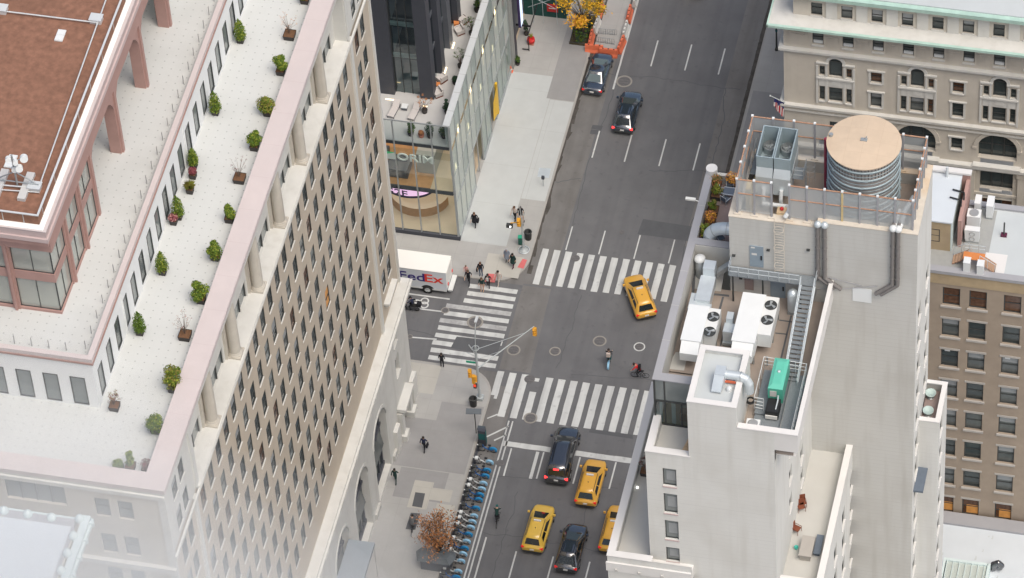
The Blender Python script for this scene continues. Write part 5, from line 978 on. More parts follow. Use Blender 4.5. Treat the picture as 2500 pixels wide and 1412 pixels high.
for (ax, ay), (bx, by), k, z0, z1 in runs:
    a = Vector((ax, ay, 0)); b = Vector((bx, by, 0)); mb = MB(); mb.quad(a+Vector((0, 0, z0+.25)), b+Vector((0, 0, z0+.25)), b+Vector((0, 0, z1-.1)), a+Vector((0, 0, z1-.1)))
    mb.build('mesh_panel', 'mesh_sheer', F); mb = MB(); u = (b-a).normalized(); off = Vector((u.y, -u.x, 0))*.06
    for zz in (z1, (z0+z1)/2+.35): mb.tube(a+Vector((0, 0, zz)), b+Vector((0, 0, zz)), .06, n=6)
    mb.build('rail', 'rust', F)
    for i in range(k+1):
        c = a+(b-a)*i/k
        if (round(c.x, 1), round(c.y, 1)) in done: continue
        done.add((round(c.x, 1), round(c.y, 1))); p = MB().box(c.x-.07, c.x+.07, c.y-.07, c.y+.07, z0, z1+.02).build('post', 'coping_grey' if i % 3 else 'yellow_paint' if ay == by and ay < -50 and i % 2 else 'coping_grey', F); MB().box(c.x-.09, c.x+.09, c.y-.09, c.y+.09, z1+.02, z1+.14).build('post_cap', 'white_metal', p); MB().box(c.x-.28, c.x+.28, c.y-.2, c.y+.2, z0-.003, z0+.08).build('foot', 'coping_rust', p)
# cooling tower
K = thing('cooling_tower', 'blue grey twin cell cooling tower with open topped fan boxes on the tank tower roof', 'cooling tower')
cx0, cx1, cy0, cy1, ct = 39.1, 41.7, -51.1, -47.9, 73.0
for k in range(2):
    a = cx0 + k*1.33; b = a+1.25; bx = MB()
    bx.box(a, a+.05, cy0, cy1, 71.2, ct).box(b-.05, b, cy0, cy1, 71.2, ct).box(a+.05, b-.05, cy1-.05, cy1, 71.2, ct).box(a+.05, b-.05, cy0, cy0+.05, 71.2, ct).box(a+.05, b-.05, cy0+.05, cy1-.05, 71.2, 71.3)
    bx.box(a-.02, a+.07, cy0-.02, cy1+.02, ct, ct+.05).box(b-.07, b+.02, cy0-.02, cy1+.02, ct, ct+.05).box(a+.07, b-.07, cy1-.07, cy1+.02, ct, ct+.05).box(a+.07, b-.07, cy0-.02, cy0+.07, ct, ct+.05)
    ob = bx.build('fan_box', 'galv_blue', K)
    for yc in (cy1-.85, cy0+.75):
        f = MB().lathe(((a+b)/2, yc, 71.3), [(.52, 0), (.54, .55), (.50, .6), (.48, .1), (.01, .1)], 24, smooth=False).build('fan_cylinder', 'galv', ob); mb = MB()
        for q in range(5): t = 2*pi*q/5; u = Vector((cos(t), sin(t), 0)); v = Vector((-sin(t), cos(t), 0)); p = Vector(((a+b)/2, yc, 71.55)); mb.add([p+u*.05, p+u*.44-v*.1, p+u*.44+v*.12+Vector((0, 0, .06)), p+v*.08], [(0, 1, 2, 3)])
        mb.lathe(((a+b)/2, yc, 71.5), [(.12, 0), (.1, .2), (.02, .22)], 10).build('fan_blades', 'galv', f)
    MB().box(a-.02, b+.02, cy0-.35, cy1, 69.4, 71.19).add([(a-.02, cy0-.35, 71.19), (b+.02, cy0-.35, 71.19), (b, cy0, 71.9), (a, cy0, 71.9)], [(0, 1, 2, 3)]).build('casing', 'galv_bright', K)
    MB().path([((a+b)/2, cy0-.5, 68.2), ((a+b)/2, cy0-.7, 69.4), ((a+b)/2, cy0-.45, 70.1)], .15, 10).build('pipe', 'white_metal', K)
MB().path([(39.7, cy0-1.0, 69.0), (41.6, cy0-1.0, 69.0), (41.9, fy0+.6, 69.6), (41.8, fy0-.3, 69.9)], .17, 10).build('header_pipe', 'white_metal', K)
MB().box(cx0-.6, cx0-.05, cy0+.5, cy1, 70.4, 70.45).box(cx1+.05, cx1+.9, cy0+.4, cy0+1.6, 70.6, 70.65).build('platform', 'grating', K)
mb = MB(); railing(mb, (cx0-.6, cy0+.5, 70.45), (cx0-.6, cy1, 70.45), 3); mb.build('railing', 'galv', K); mb = MB(); railing(mb, (cx1+.9, cy0+.4, 70.65), (cx1+.9, cy0+1.6, 70.65), 2); railing(mb, (cx1+.05, cy0+.35, 70.65), (cx1+.9, cy0+.35, 70.65), 1); mb.build('railing', 'galv', K); mb = MB()
for z in (69.2, 69.5, 69.8, 70.1, 70.4): mb.tube((cx1+1.0, cy0+.5, z), (cx1+1.0, cy0+1.0, z), .02, n=4)
for y in (.5, 1.0): mb.tube((cx1+1.0, cy0+y, 68.1), (cx1+1.0, cy0+y, 72), .025, n=5)
for z in (71, 71.5, 72): mb.ring((cx1+1.35, cy0+.75, z), .36, .015, 'z', 14, 4)
for q in range(5): mb.tube((cx1+1.35+.36*cos(q*.8-1.6), cy0+.75+.36*sin(q*.8-1.6), 70.2), (cx1+1.35+.36*cos(q*.8-1.6), cy0+.75+.36*sin(q*.8-1.6), 72), .012, n=4)
mb.build('ladder_cage', 'galv', K)
MB().box(cx0-.55, cx0-.2, cy0-1.6, cy0-.6, 68.1, 71.0).box(cx0-.4, cx0-.1, cy0-.6, cy0+1.2, 68.1, 69.6).build('yellow_brace', 'yellow_paint', K)
# water tank
Tk = thing('water_tank', 'big round rooftop water tank with a plywood lid and bright steel hoops', 'water tank', (47.1, -50.45, 68.1))
MB().lathe((0, 0, 0), [(2.62, .9), (2.62, 7.1)], 64, cap=False).build('staves', 'tank_wood', Tk)
mb = MB()
for k in range(64): a = 2*pi*k/64; mb.box(2.62*cos(a)-.02, 2.62*cos(a)+.02, 2.62*sin(a)-.02, 2.62*sin(a)+.02, 5.9, 7.05)
mb.build('stave_joints', 'black', Tk)
mb = MB()
for k, z in enumerate((1.2, 1.7, 2.25, 2.85, 3.5, 4.2, 4.95, 5.75, 6.6)):
    mb.lathe((0, 0, z), [(2.66, 0), (2.74, .0), (2.74, .17), (2.66, .17)], 64, cap=False)
    mb.lathe((0, 0, z+.42), [(2.64, 0), (2.67, .0), (2.67, .04), (2.64, .04)], 64, cap=False)
    for q in range(6): a = 2*pi*q/6+k*.13-1.2; mb.obox((2.76*cos(a), 2.76*sin(a), z+.04), (-sin(a), cos(a)), .22, .07, .14)
mb.build('hoop', 'galv_blue', Tk)
MB().lathe((0, 0, 7.1), [(2.62, 0), (2.78, .02), (2.78, .1), (1.4, .26), (.02, .36)], 64, smooth=False, mi=0).build('lid', 'plywood', Tk)
MB().box(-.25, .25, -.15, .15, 7.44, 7.52).tube((.05, 0, 7.5), (.2, .1, 7.75), .04).build('lid_hatch', 'galv', Tk)
MB().lathe((-2.5, .2, 6.95), [(.16, 0), (.16, .5)], 10).build('vent_stub', 'galv', Tk)
mb = MB()
for q in range(10): a = 2*pi*q/10; mb.tube((2.1*cos(a), 2.1*sin(a), 0), (2.3*cos(a), 2.3*sin(a), .92), .12, n=6)
mb.lathe((0, 0, .7), [(2.6, 0), (2.6, .2)], 32).build('cradle', 'galv', Tk)
MB().tube((-2.85, -.1, .2), (-2.85, -.1, 7.2), .13, n=10).tube((-2.62, -.3, 1), (-2.62, -.3, 7.0), .05, n=8).build('standpipe', 'maroon', Tk)
p = thing('hot_box', 'small red lit heater box on the tower roof behind the mesh', 'heater', (41.35, -53.0, 69.3)); MB().box(-.35, .35, -.3, .3, 0, .25).build('casing', 'wood_light', p); MB().ball((0, 0, .4), .16).build('lamp', 'sign_red', p)
p = thing('steel_ramp', 'white insulated twin pipes sloping over the east edge of the tower roof', 'pipes', (0, 0, 0)); MB().path([(50.4, -53.9, 70.2), (50.5, -52.2, 70.3), (50.9, -50.6, 70.2)], .18, 10).path([(50.0, -53.9, 70.2), (50.1, -52.2, 70.3)], .16, 10).build('pipe', 'white_metal', p)
# ================================================================ LIMESTONE PALAZZO (north east) 
L = thing('limestone_building', 'ornate limestone building with arched windows and two mint green copper cornices', 'building')
xw = 31.6; XE = 70
colx = [34.2+2.69*k for k in range(14)]
ops = [(x, x+1.0, 32.6, 34.15) for x in colx]
tri = [36.28+7.35*k for k in range(5)]
sin_ = [39.95+7.35*k for k in range(5)]
for c in tri:
    ops += [(c-.6, c+.6, 28.75, 30.5, 1), (c-1.45, c-.98, 28.75, 29.95), (c+.98, c+1.45, 28.75, 29.95), (c-.6, c+.6, 25.55, 27.35), (c-1.45, c-.98, 25.55, 27.35), (c+.98, c+1.45, 25.55, 27.35)]
    ops += [(c-1.75, c+1.75, 20.6, 22.05, 1, .6)] if c > 40 else [(c-.55, c+.55, 21.5, 22.9)]
    ops += [(c-1.5, c+1.5, 16.6, 19.0, 0, .5), (c-1.5, c+1.5, 13.2, 15.3, 0, .5)]
for c in sin_: ops += [(c-.5, c+.5, 28.6, 29.95), (c-.5, c+.5, 25.5, 27.3), (c-.5, c+.5, 21.3, 22.8), (c-.6, c+.6, 16.8, 18.9)]
mb = MB(); facade(mb, (0, 0), (1, 0), (0, -1), xw, XE, 0, 35.3, ops, .3); mb.box(xw, xw+.01, 0.01, 40, 0, 35.3); mb.build('wall', 'limestone', L)
rnd = random.Random(5)
for o in ops:
    a, b, c, d = o[:4]; arch = len(o) > 4 and o[4]; k = o[5] if len(o) > 5 else .3
    if a > 54: continue
    if arch:
        r = (b-a)/2; m_ = (a+b)/2; mb = MB(); y = k-.05; mb.add([(a, y, c), (b, y, c)] + [(m_+r*cos(pi*i/14), y, d+r*sin(pi*i/14)) for i in range(15)], [tuple(range(17))])
        w_ = mb.build('arched_window', 'pane_dark' if r < 1 or rnd.random() < .4 else 'pane_warm', L)
        f = MB()
        for x in ([m_-.55, m_+.55] if r > 1 else [a+.04, b-.04]): f.box(x-.06, x+.06, y-.08, y-.004, c, d+sqrt(max(.0, r*r-(x-m_)**2))-.01)
        f.box(a, b, y-.07, y-.004, d-.05, d+.05).box(a, b, y-.07, y-.004, c, c+.08); f.build('frame', 'frame_dark', w_)
        mb = MB()
        for i in range(14):
            t0, t1 = pi*i/14, pi*(i+1)/14; P = lambda rr, t, yy: (m_+rr*cos(t), yy, d+rr*sin(t)); r0, r1 = r+.03, r+(.42 if r > 1 else .3)
            mb.add([P(r0, t0, -.1), P(r1, t0, -.1), P(r1, t1, -.1), P(r0, t1, -.1)], [(0, 1, 2, 3)]); mb.add([P(r1, t0, 0), P(r1, t0, -.1), P(r1, t1, -.1), P(r1, t1, 0)], [(0, 1, 2, 3)]); mb.add([P(r0, t0, 0), P(r0, t0, -.1), P(r0, t1, -.1), P(r0, t1, 0)], [(0, 1, 2, 3)])
        if r > 1: MB().box(a-.4, b+.4, -.55, -.003, c-.75, c-.6).box(a-.1, b+.1, -.4, -.003, c-1.0, c-.75).build('sill', 'pale_stone', w_); mb.box(a-.5, a-.05, -.14, -.003, d-.25, d-.003).box(b+.05, b+.5, -.14, -.003, d-.25, d-.003)
        else: mb.box(a-1.15, a-.02, -.18, -.003, d-.16, d).box(b+.02, b+1.15, -.18, -.003, d-.16, d); MB().box(m_-1.7, m_+1.7, -.22, -.003, c-.3, c-.12).build('sill', 'pale_stone', w_)
        mb.build('surround', 'pale_stone' if r < 1 else 'limestone', w_)
    else:
        wd = b-a; st = rnd.choice(['dark', 'dark', 'half', 'warm']) if c < 32 else rnd.choice(['dark', 'dark', 'mid'])
        if wd > 2:
            for q in range(3): add_window(L, (a+q*1.0, 0, c), 0, 1.0, d-c, k, rnd.choice(['warm', 'lit', 'dark']), 'pale_stone' if q == 1 else None, bars=0)
        else:
            w_ = add_window(L, (a, 0, c), 0, wd, d-c, k, st, 'pale_stone', pr=.14, th=.14)
            if wd > .8 and c > 30: MB().box(.08, wd-.08, k-.2, k-.07, .1, .38).build('window_unit', 'white_metal', w_)
            if abs((a+b)/2-min(sin_, key=lambda q: abs(q-(a+b)/2))) < .1 and c < 31 : MB().box(-.3, wd+.3, -.16, -.003, d-c+.12, d-c+.26).box(-.2, -.003, -.08, -.003, -.1, d-c+.12).box(wd+.003, wd+.2, -.08, -.003, -.1, d-c+.12).build('surround', 'pale_stone', w_)
for c in tri:
    MB().box(c-1.75, c-1.55, -.12, -.003, 25.2, 30.0).box(c+1.55, c+1.75, -.12, -.003, 25.2, 30.0).box(c-.9, c-.72, -.1, -.003, 25.5, 30.2).box(c+.72, c+.9, -.1, -.003, 25.5, 30.2).box(c-1.5, c+1.5, -.06, -.003, 27.45, 28.4).box(c-.4, c+.4, -.1, -.063, 27.7, 28.15).build('window_bay_trim', 'pale_stone', L)
for k in range(13):
    x = 35.5+2.69*k; mb = MB().box(x, x+1.05, -.09, -.003, 32.55, 34.1); mb.box(x+.12, x+.93, -.13, -.093, 32.75, 33.9)
    for q in range(3): mb.box(x+.25+.2*q, x+.36+.2*q, -.17, -.133, 32.95, 33.7)
    mb.build('carved_panel', 'limestone', L)
MB().box(32.1, 33.8, -.1, -.003, 32.5, 34.0).box(32.35, 33.55, -.16, -.103, 32.9, 33.8).build('carved_panel', 'limestone', L)
def course(z0, z1, pr, mat='pale_stone', nm='string_course', x0=xw): return MB().box(x0-pr, XE, -pr, -.003, z0, z1).box(x0-pr, x0-.003, -.003, 40, z0, z1).build(nm, mat, L)
course(31.75, 32.0, .42); course(31.5, 31.747, .25); course(24.55, 24.8, .4); course(23.9, 24.097, .24); course(19.5, 19.8, .5); course(19.2, 19.497, .3); course(15.8, 16.1, .12, 'limestone')
mb = MB().box(xw-.16, XE, -.16, -.003, 24.1, 24.547).box(xw-.16, xw-.003, -.003, 40, 24.1, 24.547)
for k in range(64): mb.box(xw+.2+.45*k, xw+.42+.45*k, -.22, -.15, 24.15, 24.5)
mb.build('carved_frieze', 'limestone', L)
for k in range(6):
    for s in (-1, 1): x = 36.28+7.35*k+s*2.35; MB().box(x-.4, x+.4, -.22, -.003, 8, 19.0).box(x-.5, x+.5, -.32, -.003, 18.7, 19.15).build('pilaster', 'limestone', L)
MB().box(xw-.3, XE, -.45, -.003, 34.95, 35.35).box(xw-.3, xw-.003, -.45, 40, 34.95, 35.35).box(xw-.12, XE, -.12, -.003, 34.35, 34.6).build('cornice', 'pale_stone', L)
MB().box(xw-1.15, XE, -1.25, .5, 35.353, 35.6).box(xw-1.15, xw+1.2, .5, 40, 35.353, 35.6).build('cornice_top', 'pale_stone', L)
MB().box(xw-1.25, XE, -1.36, -1.253, 35.42, 35.68).box(xw-1.28, xw-1.153, -1.36, 40, 35.42, 35.68).box(xw-1.15, XE, -1.252, -1.05, 35.6, 35.64).build('copper_gutter', 'patina', L)
# attic, set back
ya, xa = .5, 32.4
ops = [(x, x+1.0, 35.75, 37.3) for x in [34.0+2.69*k for k in range(14)]]
mb = MB(); facade(mb, (0, ya), (1, 0), (0, -1), xa, XE, 35.5, 38.4, ops, .25); mb.box(xa, xa+.01, ya+.01, 40, 35.5, 38.4); mb.build('attic_wall', 'limestone', L)
for i, o in enumerate(ops):
    if o[0] < 55: add_window(L, (o[0], ya, o[2]), 0, 1.0, 1.6, .25, ['dark', 'half', 'blind', 'blind', 'dark', 'half', 'dark', 'dark'][i % 8], 'pale_stone')
    MB().box(o[1]+.35, o[1]+1.35, ya-.12, ya-.003, 35.61, 38.0).build('attic_pilaster', 'pale_stone', L)
MB().box(xa-.5, XE, ya-.6, ya+.6, 38.3, 38.55).build('attic_cornice', 'pale_stone', L); MB().box(xa-.62, XE, ya-.74, ya-.603, 38.3, 38.72).box(xa-.6, XE, ya-.6, ya-.2, 38.553, 38.62).build('copper_gutter', 'patina', L)
MB().box(xa-.4, XE, ya-.2, 40, 38.553, 38.75).build('roof', 'roof_pale', L); MB().box(40.8, 41.0, 1.4, 3.2, 38.75, 38.9).build('roof_duct', 'white_metal', L); MB().box(46, XE, 3.2, 3.4, 38.75, 39.3).build('roof_kerb', 'coping_grey', L)
# flag on its pole
fl = thing('flag', 'drooping red, white and blue flag on a pole on the limestone building corner', 'flag')
a = onX(1881, 235, 29.0); a = onY(1880, 234, -.7); b = onY(1916, 251, -.3); MB().tube(b, a, .05, n=8).ball(a, .09).build('pole', 'pole_grey', fl)
mb = MB(); n = 9
for i in range(n):
    for j in range(7):
        def Pf(i, j): t = i/n; s = j/7; p = a.lerp(b, .3+.65*t); return (p.x-.1*s+.05*sin(t*9), p.y-.08*sin(t*14+s*3), p.z - s*(1.1+.9*t))
        mi = 0 if (i < 9 and j < 3) else (1 if i % 2 else 2)
        mb.add([Pf(i, j), Pf(i+1, j), Pf(i+1, j+1), Pf(i, j+1)], [(0, 1, 2, 3)], mi)
mb.build('cloth', ['flag_navy', 'flag_red', 'flag_white'], fl)

# ================================================================ BROWN BRICK BUILDING
N2 = thing('brown_brick_building', 'brown brick building with pale window sills and rusty tan frieze below a flat grey roof', 'building')
yb = -28.04; zb = 36.35
cx_ = [50.2, 52.45, 55.35, 58.2, 60.9, 63.7]
ops = [(x, x+1.48, z, z+2.25) for x in cx_ for z in [32.3-3.98*k for k in range(8)]]
mb = MB(); facade(mb, (0, yb), (1, 0), (0, -1), 44, 72, 0, 35.0, ops, .3); mb.quad((44, -19.9, 0), (72, -19.9, 0), (72, -19.9, 36), (44, -19.9, 36)); mb.build('wall', 'brown_brick', N2)
rnd = random.Random(9)
for i, o in enumerate(ops):
    if o[0] > 60: continue
    row = round((32.3-o[2])/3.98); st = 'warm' if row == 0 else ('lit' if row >= 7 else rnd.choice(['dark', 'half', 'mid', 'half', 'dark']))
    w_ = add_window(N2, (o[0], yb, o[2]), 0, 1.48, 2.25, .3, st, 'brick_sill', fw=.09, pr=.14, th=.2, ov=.14)
    if row: MB().box(-.14, 1.62, -.05, -.003, 2.27, 2.5).build('lintel', 'brick_sill', w_)
    if row == 2 and rnd.random() < .8: MB().box(.3, .75, .12, .24, 1.9, 2.15).build('window_unit', 'white_metal', w_)
MB().box(44, 72, yb-.06, yb+.4, 35.0, 36.35).build('frieze', 'tan_frieze', N2); MB().box(44, 72, yb-.18, yb+.45, 36.353, 36.7).box(44, 72, -20.3, -19.75, 36.353, 36.6).build('coping', 'coping_grey', N2)
MB().box(44, 72, yb+.4, -20.3, 36.1, 36.36).build('roof', 'roof_pale', N2); MB().quad((50.6, -27.5, 36.364), (53.6, -27.5, 36.364), (53.6, -20.4, 36.364), (50.6, -20.4, 36.364)).quad((48, -27.5, 36.366), (50.6, -27.5, 36.366), (50.6, -24, 36.366), (48, -24, 36.366)).build('roof_patch', 'column_grey', N2); MB().quad((53.3, -27.4, 36.368), (55.2, -27.4, 36.368), (55.2, -25.2, 36.368), (53.3, -25.2, 36.368)).build('pale_patch', 'coping_white', N2)
# roof house with white lid and mint side
MB().box(47.5, 50.4, -25.6, -20.2, 36.3, 39.9).build('roof_house', 'tan_frieze', N2); MB().box(47.4, 50.55, -25.75, -20.1, 39.903, 40.05).build('roof_house_lid', 'roof_white', N2); MB().box(50.403, 50.5, -25.6, -20.2, 36.4, 39.9).build('mint_cladding', 'patina_pale', N2); MB().box(50.9, 51.2, -25, -20.2, 36.3, 39.6).box(47.5, 51.2, -20.19, -19.9, 36.3, 40.2).build('brick_parapet', 'rose_stone', N2); MB().box(47.4, 51.3, -20.35, -19.8, 40.2, 40.4).build('parapet_coping', 'coping_white', N2)
add_window(N2, (48.55, -25.6, 37.4), 0, .95, 1.5, .1, 'dark', None)
MB().tube((49.3, -20.6, 40), (49.3, -20.6, 41.2), .12).build('vent_stack', 'alu_pale', N2)
for k, (x, y, w_, d_, h, lb) in enumerate([(2388, 500, .5, 1.0, 1.6, 'tall white condenser box, far left of the group on the brick building roof'), (2378, 532, 1.1, .9, 1.5, 'white condenser with a round fan on top, in the middle of the brick roof group'), (2418, 505, .55, 1.2, 1.6, 'slim white condenser standing apart on the right of the roof group'), (2374, 570, 1.2, .5, 1.5, 'wide white condenser with two front fans, nearest of the upper group'), (2361, 645, .55, .7, 1.4, 'left one of two white condensers between the wooden steps'), (2394, 652, .55, .7, 1.4, 'right one of two white condensers between the wooden steps')]):
    c = at(x, y, 37.3); o = thing('condenser_unit', lb, 'condenser', (c.x, c.y, 36.36), group='condensers on the brick building roof')
    MB().box(-w_/2, w_/2, -d_/2, d_/2, .2, h).box(-w_/2-.02, w_/2+.02, -d_/2-.02, d_/2+.02, h, h+.04).build('casing', 'white_metal', o); MB().box(-w_/2, w_/2, -d_/2, -d_/2+.08, 0, .2).box(-w_/2, w_/2, d_/2-.08, d_/2, 0, .2).build('feet', 'galv', o)
    if k == 1: MB().lathe((0, 0, h+.04), [(.4, .0), (.4, .06), (.33, .06), (.02, .05)], 20, smooth=False).build('fan', 'frame_metal', o)
    if k == 3: MB().lathe((0, 0, 0), [(.01, 0)], 4).build('fan', 'frame_metal', o) if False else MB().ring((0, -d_/2-.01, .5), .22, .04, 'y', 18, 4).ring((0, -d_/2-.01, 1.1), .22, .04, 'y', 18, 4).build('fan', 'frame_metal', o)
def steps(c, rz, lb):
    o = thing('roof_steps', lb, 'steps', c, rz, 'wooden steps over pipes on the brick roof'); mb = MB()
    for k in range(5): mb.box(-.45, .45, .25*k, .25*k+.26, 0.05+.18*k, .12+.18*k)
    mb.build('tread', 'cloth_tan', o); MB().tube((-.48, 0, 0), (-.48, 1.3, 1.0), .04, n=5).tube((.48, 0, 0), (.48, 1.3, 1.0), .04, n=5).build('stringer', 'rust', o); mb = MB(); railing(mb, (-.48, 0, .1), (-.48, 1.3, 1.0), 2, .9, (.9,)); mb.build('handrail', 'galv_bright', o)
c = at(2335, 635, 36.4); steps((c.x-.3, c.y, 36.36), -1.57, 'wooden steps climbing from the left to the pipe crossover'); c = at(2425, 655, 36.4); steps((c.x+.2, c.y, 36.36), 1.57, 'wooden steps climbing from the right to the pipe crossover')
c = at(2378, 628, 37.3); o = thing('crossover_platform', 'small rust edged platform joining the two wooden steps', 'platform', (c.x, c.y, 36.36)); MB().box(-.9, .9, -.4, .4, 1.0, 1.06).build('deck', 'orange_cushion', o); mb = MB(); railing(mb, (-.9, .4, 1.06), (.9, .4, 1.06), 3, .9, (.9, .5)); mb.build('railing', 'galv_bright', o); MB().tube((-.8, 0, 0), (-.8, 0, 1), .04).tube((.8, 0, 0), (.8, 0, 1), .04).build('leg', 'galv', o)
o = thing('roof_pipes', 'pair of black pipes climbing from the roof to the mint clad roof house', 'pipes'); a = at(2348, 590, 36.6); b = Vector((50.3, -24, 40.1)); MB().path([a, (a.x-.3, a.y+.6, 37), (50.9, -23.2, 40.2), (49.9, -23.0, 40.2)], .07, 6).path([a+Vector((.25, 0, 0)), (a.x-.05, a.y+.9, 37.2), (51.0, -22.3, 40.2), (50.0, -22.1, 40.2)], .07, 6).build('pipe', 'black', o)
c = at(2451, 575, 36.4); o = thing('roof_vent_pipe', 'thin dark vent pipe on a plum base in the pale roof', 'vent', (c.x, c.y, 36.36)); MB().tube((0, 0, 0), (0, 0, 1.6), .07).build('pipe', 'frame_dark', o); MB().box(-.25, .25, -.2, .2, 0, .2).build('base', 'cloth_plum', o)
# ================================================================ LOW WHITE ROOFED BUILDING
Q = thing('low_white_roof_building', 'low building with a smudged white flat roof and a ribbed glass skylight', 'building')
MB().box(47, 75, -60, -28.5, 0, 4.55).build('wall', 'stucco_white', Q); MB().box(47, 75, -60, -29.3, 4.55, 4.7).build('roof', 'roof_white', Q); MB().box(47, 75, -29.6, -28.3, 4.71, 4.95).build('parapet', 'coping_grey', Q)
mb = MB(); rnd = random.Random(4)
for _ in range(26):
    x = rnd.uniform(51, 62); y = rnd.uniform(-38, -30); a, b = rnd.uniform(.04, .12), rnd.uniform(.1, .4); mb.lathe((x, y, 4.704), [(a, 0), (.01, .001)], 8, smooth=False); mb.quad((x, y, 4.705), (x+a, y+.05, 4.705), (x+a*.6, y+b, 4.705), (x-.03, y+b, 4.705))
mb.build('smudges', 'roof_pale', Q)
a = at(2312, 1368, 6.0); sx, sy = a.x, a.y
k_ = MB()
for i in range(7): k_.box(sx+.55*i, sx+.55*i+.05, sy-6, sy, 5.9, 6.0)
k_.box(sx-.1, sx+3.6, sy, sy+.25, 4.7, 6.05).box(sx+3.55, sx+3.8, sy-6, sy+.25, 4.7, 6.05).box(sx-.3, sx-.1, sy-6, sy+.25, 4.7, 6.05); k_.build('skylight_frame', 'patina_pale', Q)
MB().box(sx, sx+3.5, sy-6, sy-.01, 5.8, 5.88).build('skylight_glass', 'glass_milky', Q); MB().box(sx, sx+3.5, sy-.6, sy-.01, 4.9, 5.0).build('skylight_light', 'white_metal', Q)
c = at(2425, 1387, 5.0); o = thing('black_duct', 'curled glossy black duct beside the ribbed skylight', 'duct', (c.x, c.y, 4.7)); MB().path([(0, 0, .2), (0, 0, .8), (.4, 0, 1.1), (.7, 0, .8), (.6, 0, .5)], .28, 12).build('bend', 'car_black', o)
# ================================================================ TERRACE PLANTS (office building)
gT = 'potted plants along the white roof terrace'
ZT1 = 60.0
def tp(x, y, kind, mats, r, h, lb, k, cat='shrub', z=ZT1, planter='planter_dark', pr=.36, n=520):
    c = at(x, y, z); shrub('potted_shrub', lb, (c.x, c.y, z), r, h, kind, mats, gT, planter, pr, .5, n, sd=100+k)
G_ = ['leaf_green', 'leaf_bright', 'leaf_green']; O_ = ['leaf_green', 'leaf_olive', 'leaf_bright']
wl = [(588, 102, 'cone', 'column shaped evergreen with a mossy tub against the white wall, farthest up'), (527, 278, 'cone', 'column shaped evergreen with a golden skirt against the white wall'), (474, 408, 'round', 'narrow green bush above a red one against the white wall'), (437, 533, 'cone', 'broad green column next to the dark red bush'), (398, 668, 'cone', 'leaning green column standing mid way along the white wall'), (343, 815, 'cone', 'neat pointed evergreen in a small black pot, lowest by the white wall')]
for k, (x, y, kd, lb) in enumerate(wl):
    tp(x, y, 'cone', ['leaf_green', 'leaf_green', 'leaf_bright'] if k < 5 else ['leaf_green'], .52 if k != 2 else .44, 2.0 if k != 2 else 1.6, lb, k, pr=.3, n=1500)
    if k in (0, 1, 4): pass
for k, (x, y, kd, m, r, h, lb) in enumerate([(472, 434, 'round', ['leaf_red'], .35, .6, 'small dark red bush below the narrow green one'), (465, 470, 'grassy', ['leaf_bright', 'leaf_olive'], .6, .6, 'yellow green mop of grass near the wall windows'), (425, 546, 'round', ['leaf_red', 'leaf_red', 'cloth_pink'], .42, .5, 'round crimson bush at the foot of the broad green column'), (281, 998, 'twiggy', ['leaf_red', 'leaf_olive'], .5, 1.1, 'reddish bush in an olive tub at the corner of the white wall')]):
    tp(x, y, kd, m, r, h, lb, 10+k, n=420, pr=.28 if k < 3 else .38)
rg = [(745, 14, 'bright trimmed bush at the top edge of the terrace'), (686, 188, 'two lobed green bush by the pink coping, just below the topmost bare tree'), (655, 288, 'green bush with brown tips by the pink coping, third from the top'), (622, 372, 'two lobed green bush by the pink coping, above the bare red potted tree'), (561, 548, 'rounded green bush hugging the pink coping, just below the bare red potted tree'), (527, 640, 'ragged green bush hugging the pink coping, mid terrace'), (492, 745, 'spreading green bush with a spike to the left, by the pink coping'), (423, 962, 'large two lobed olive and green bush by the pink coping'), (380, 1062, 'sprawling pale green bush in the mist, near the terrace corner')]
for k, (x, y, lb) in enumerate(rg):
    tp(x, y-8, 'lumpy', G_ if k not in (2, 7) else O_, [.62, .78, 1.0, .84, .72, .95, 1.0, 1.15, 1.2][k], [1.2, 1.6, 1.5, 1.55, 1.4, 1.3, 1.5, 1.8, 1.4][k], lb, 20+k, n=1500, pr=.34)
for k, (x, y, lb, r, h) in enumerate([(290, 1150, 'low pale bush against the south coping, in the mist', .75, .9), (320, 1145, 'upright rounded bush against the south coping, in the mist', .5, 1.5)]): tp(x, y, 'lumpy', G_, r, h, lb, 40+k, n=600)
tp(360, 1150, 'round', ['leaf_red', 'twig'], .45, .7, 'faint reddish bush in the very corner of the pink coping', 45, n=300)
for k, (x, y, m, lb) in enumerate([(708, 92, ['leaf_tan'], 'nearly bare twiggy tree in a black box topped with orange soil, upper terrace'), (586, 442, ['leaf_red', 'twig'], 'nearly bare red twiggy tree in a black box topped with orange soil, mid terrace'), (453, 825, ['leaf_red', 'leaf_rust'], 'nearly bare twiggy tree in a black box overgrown with yellow moss, lower terrace')]):
    tp(x, y, 'twiggy', m, .8, 1.9, lb, 50+k, cat='potted tree', pr=.46, n=110)
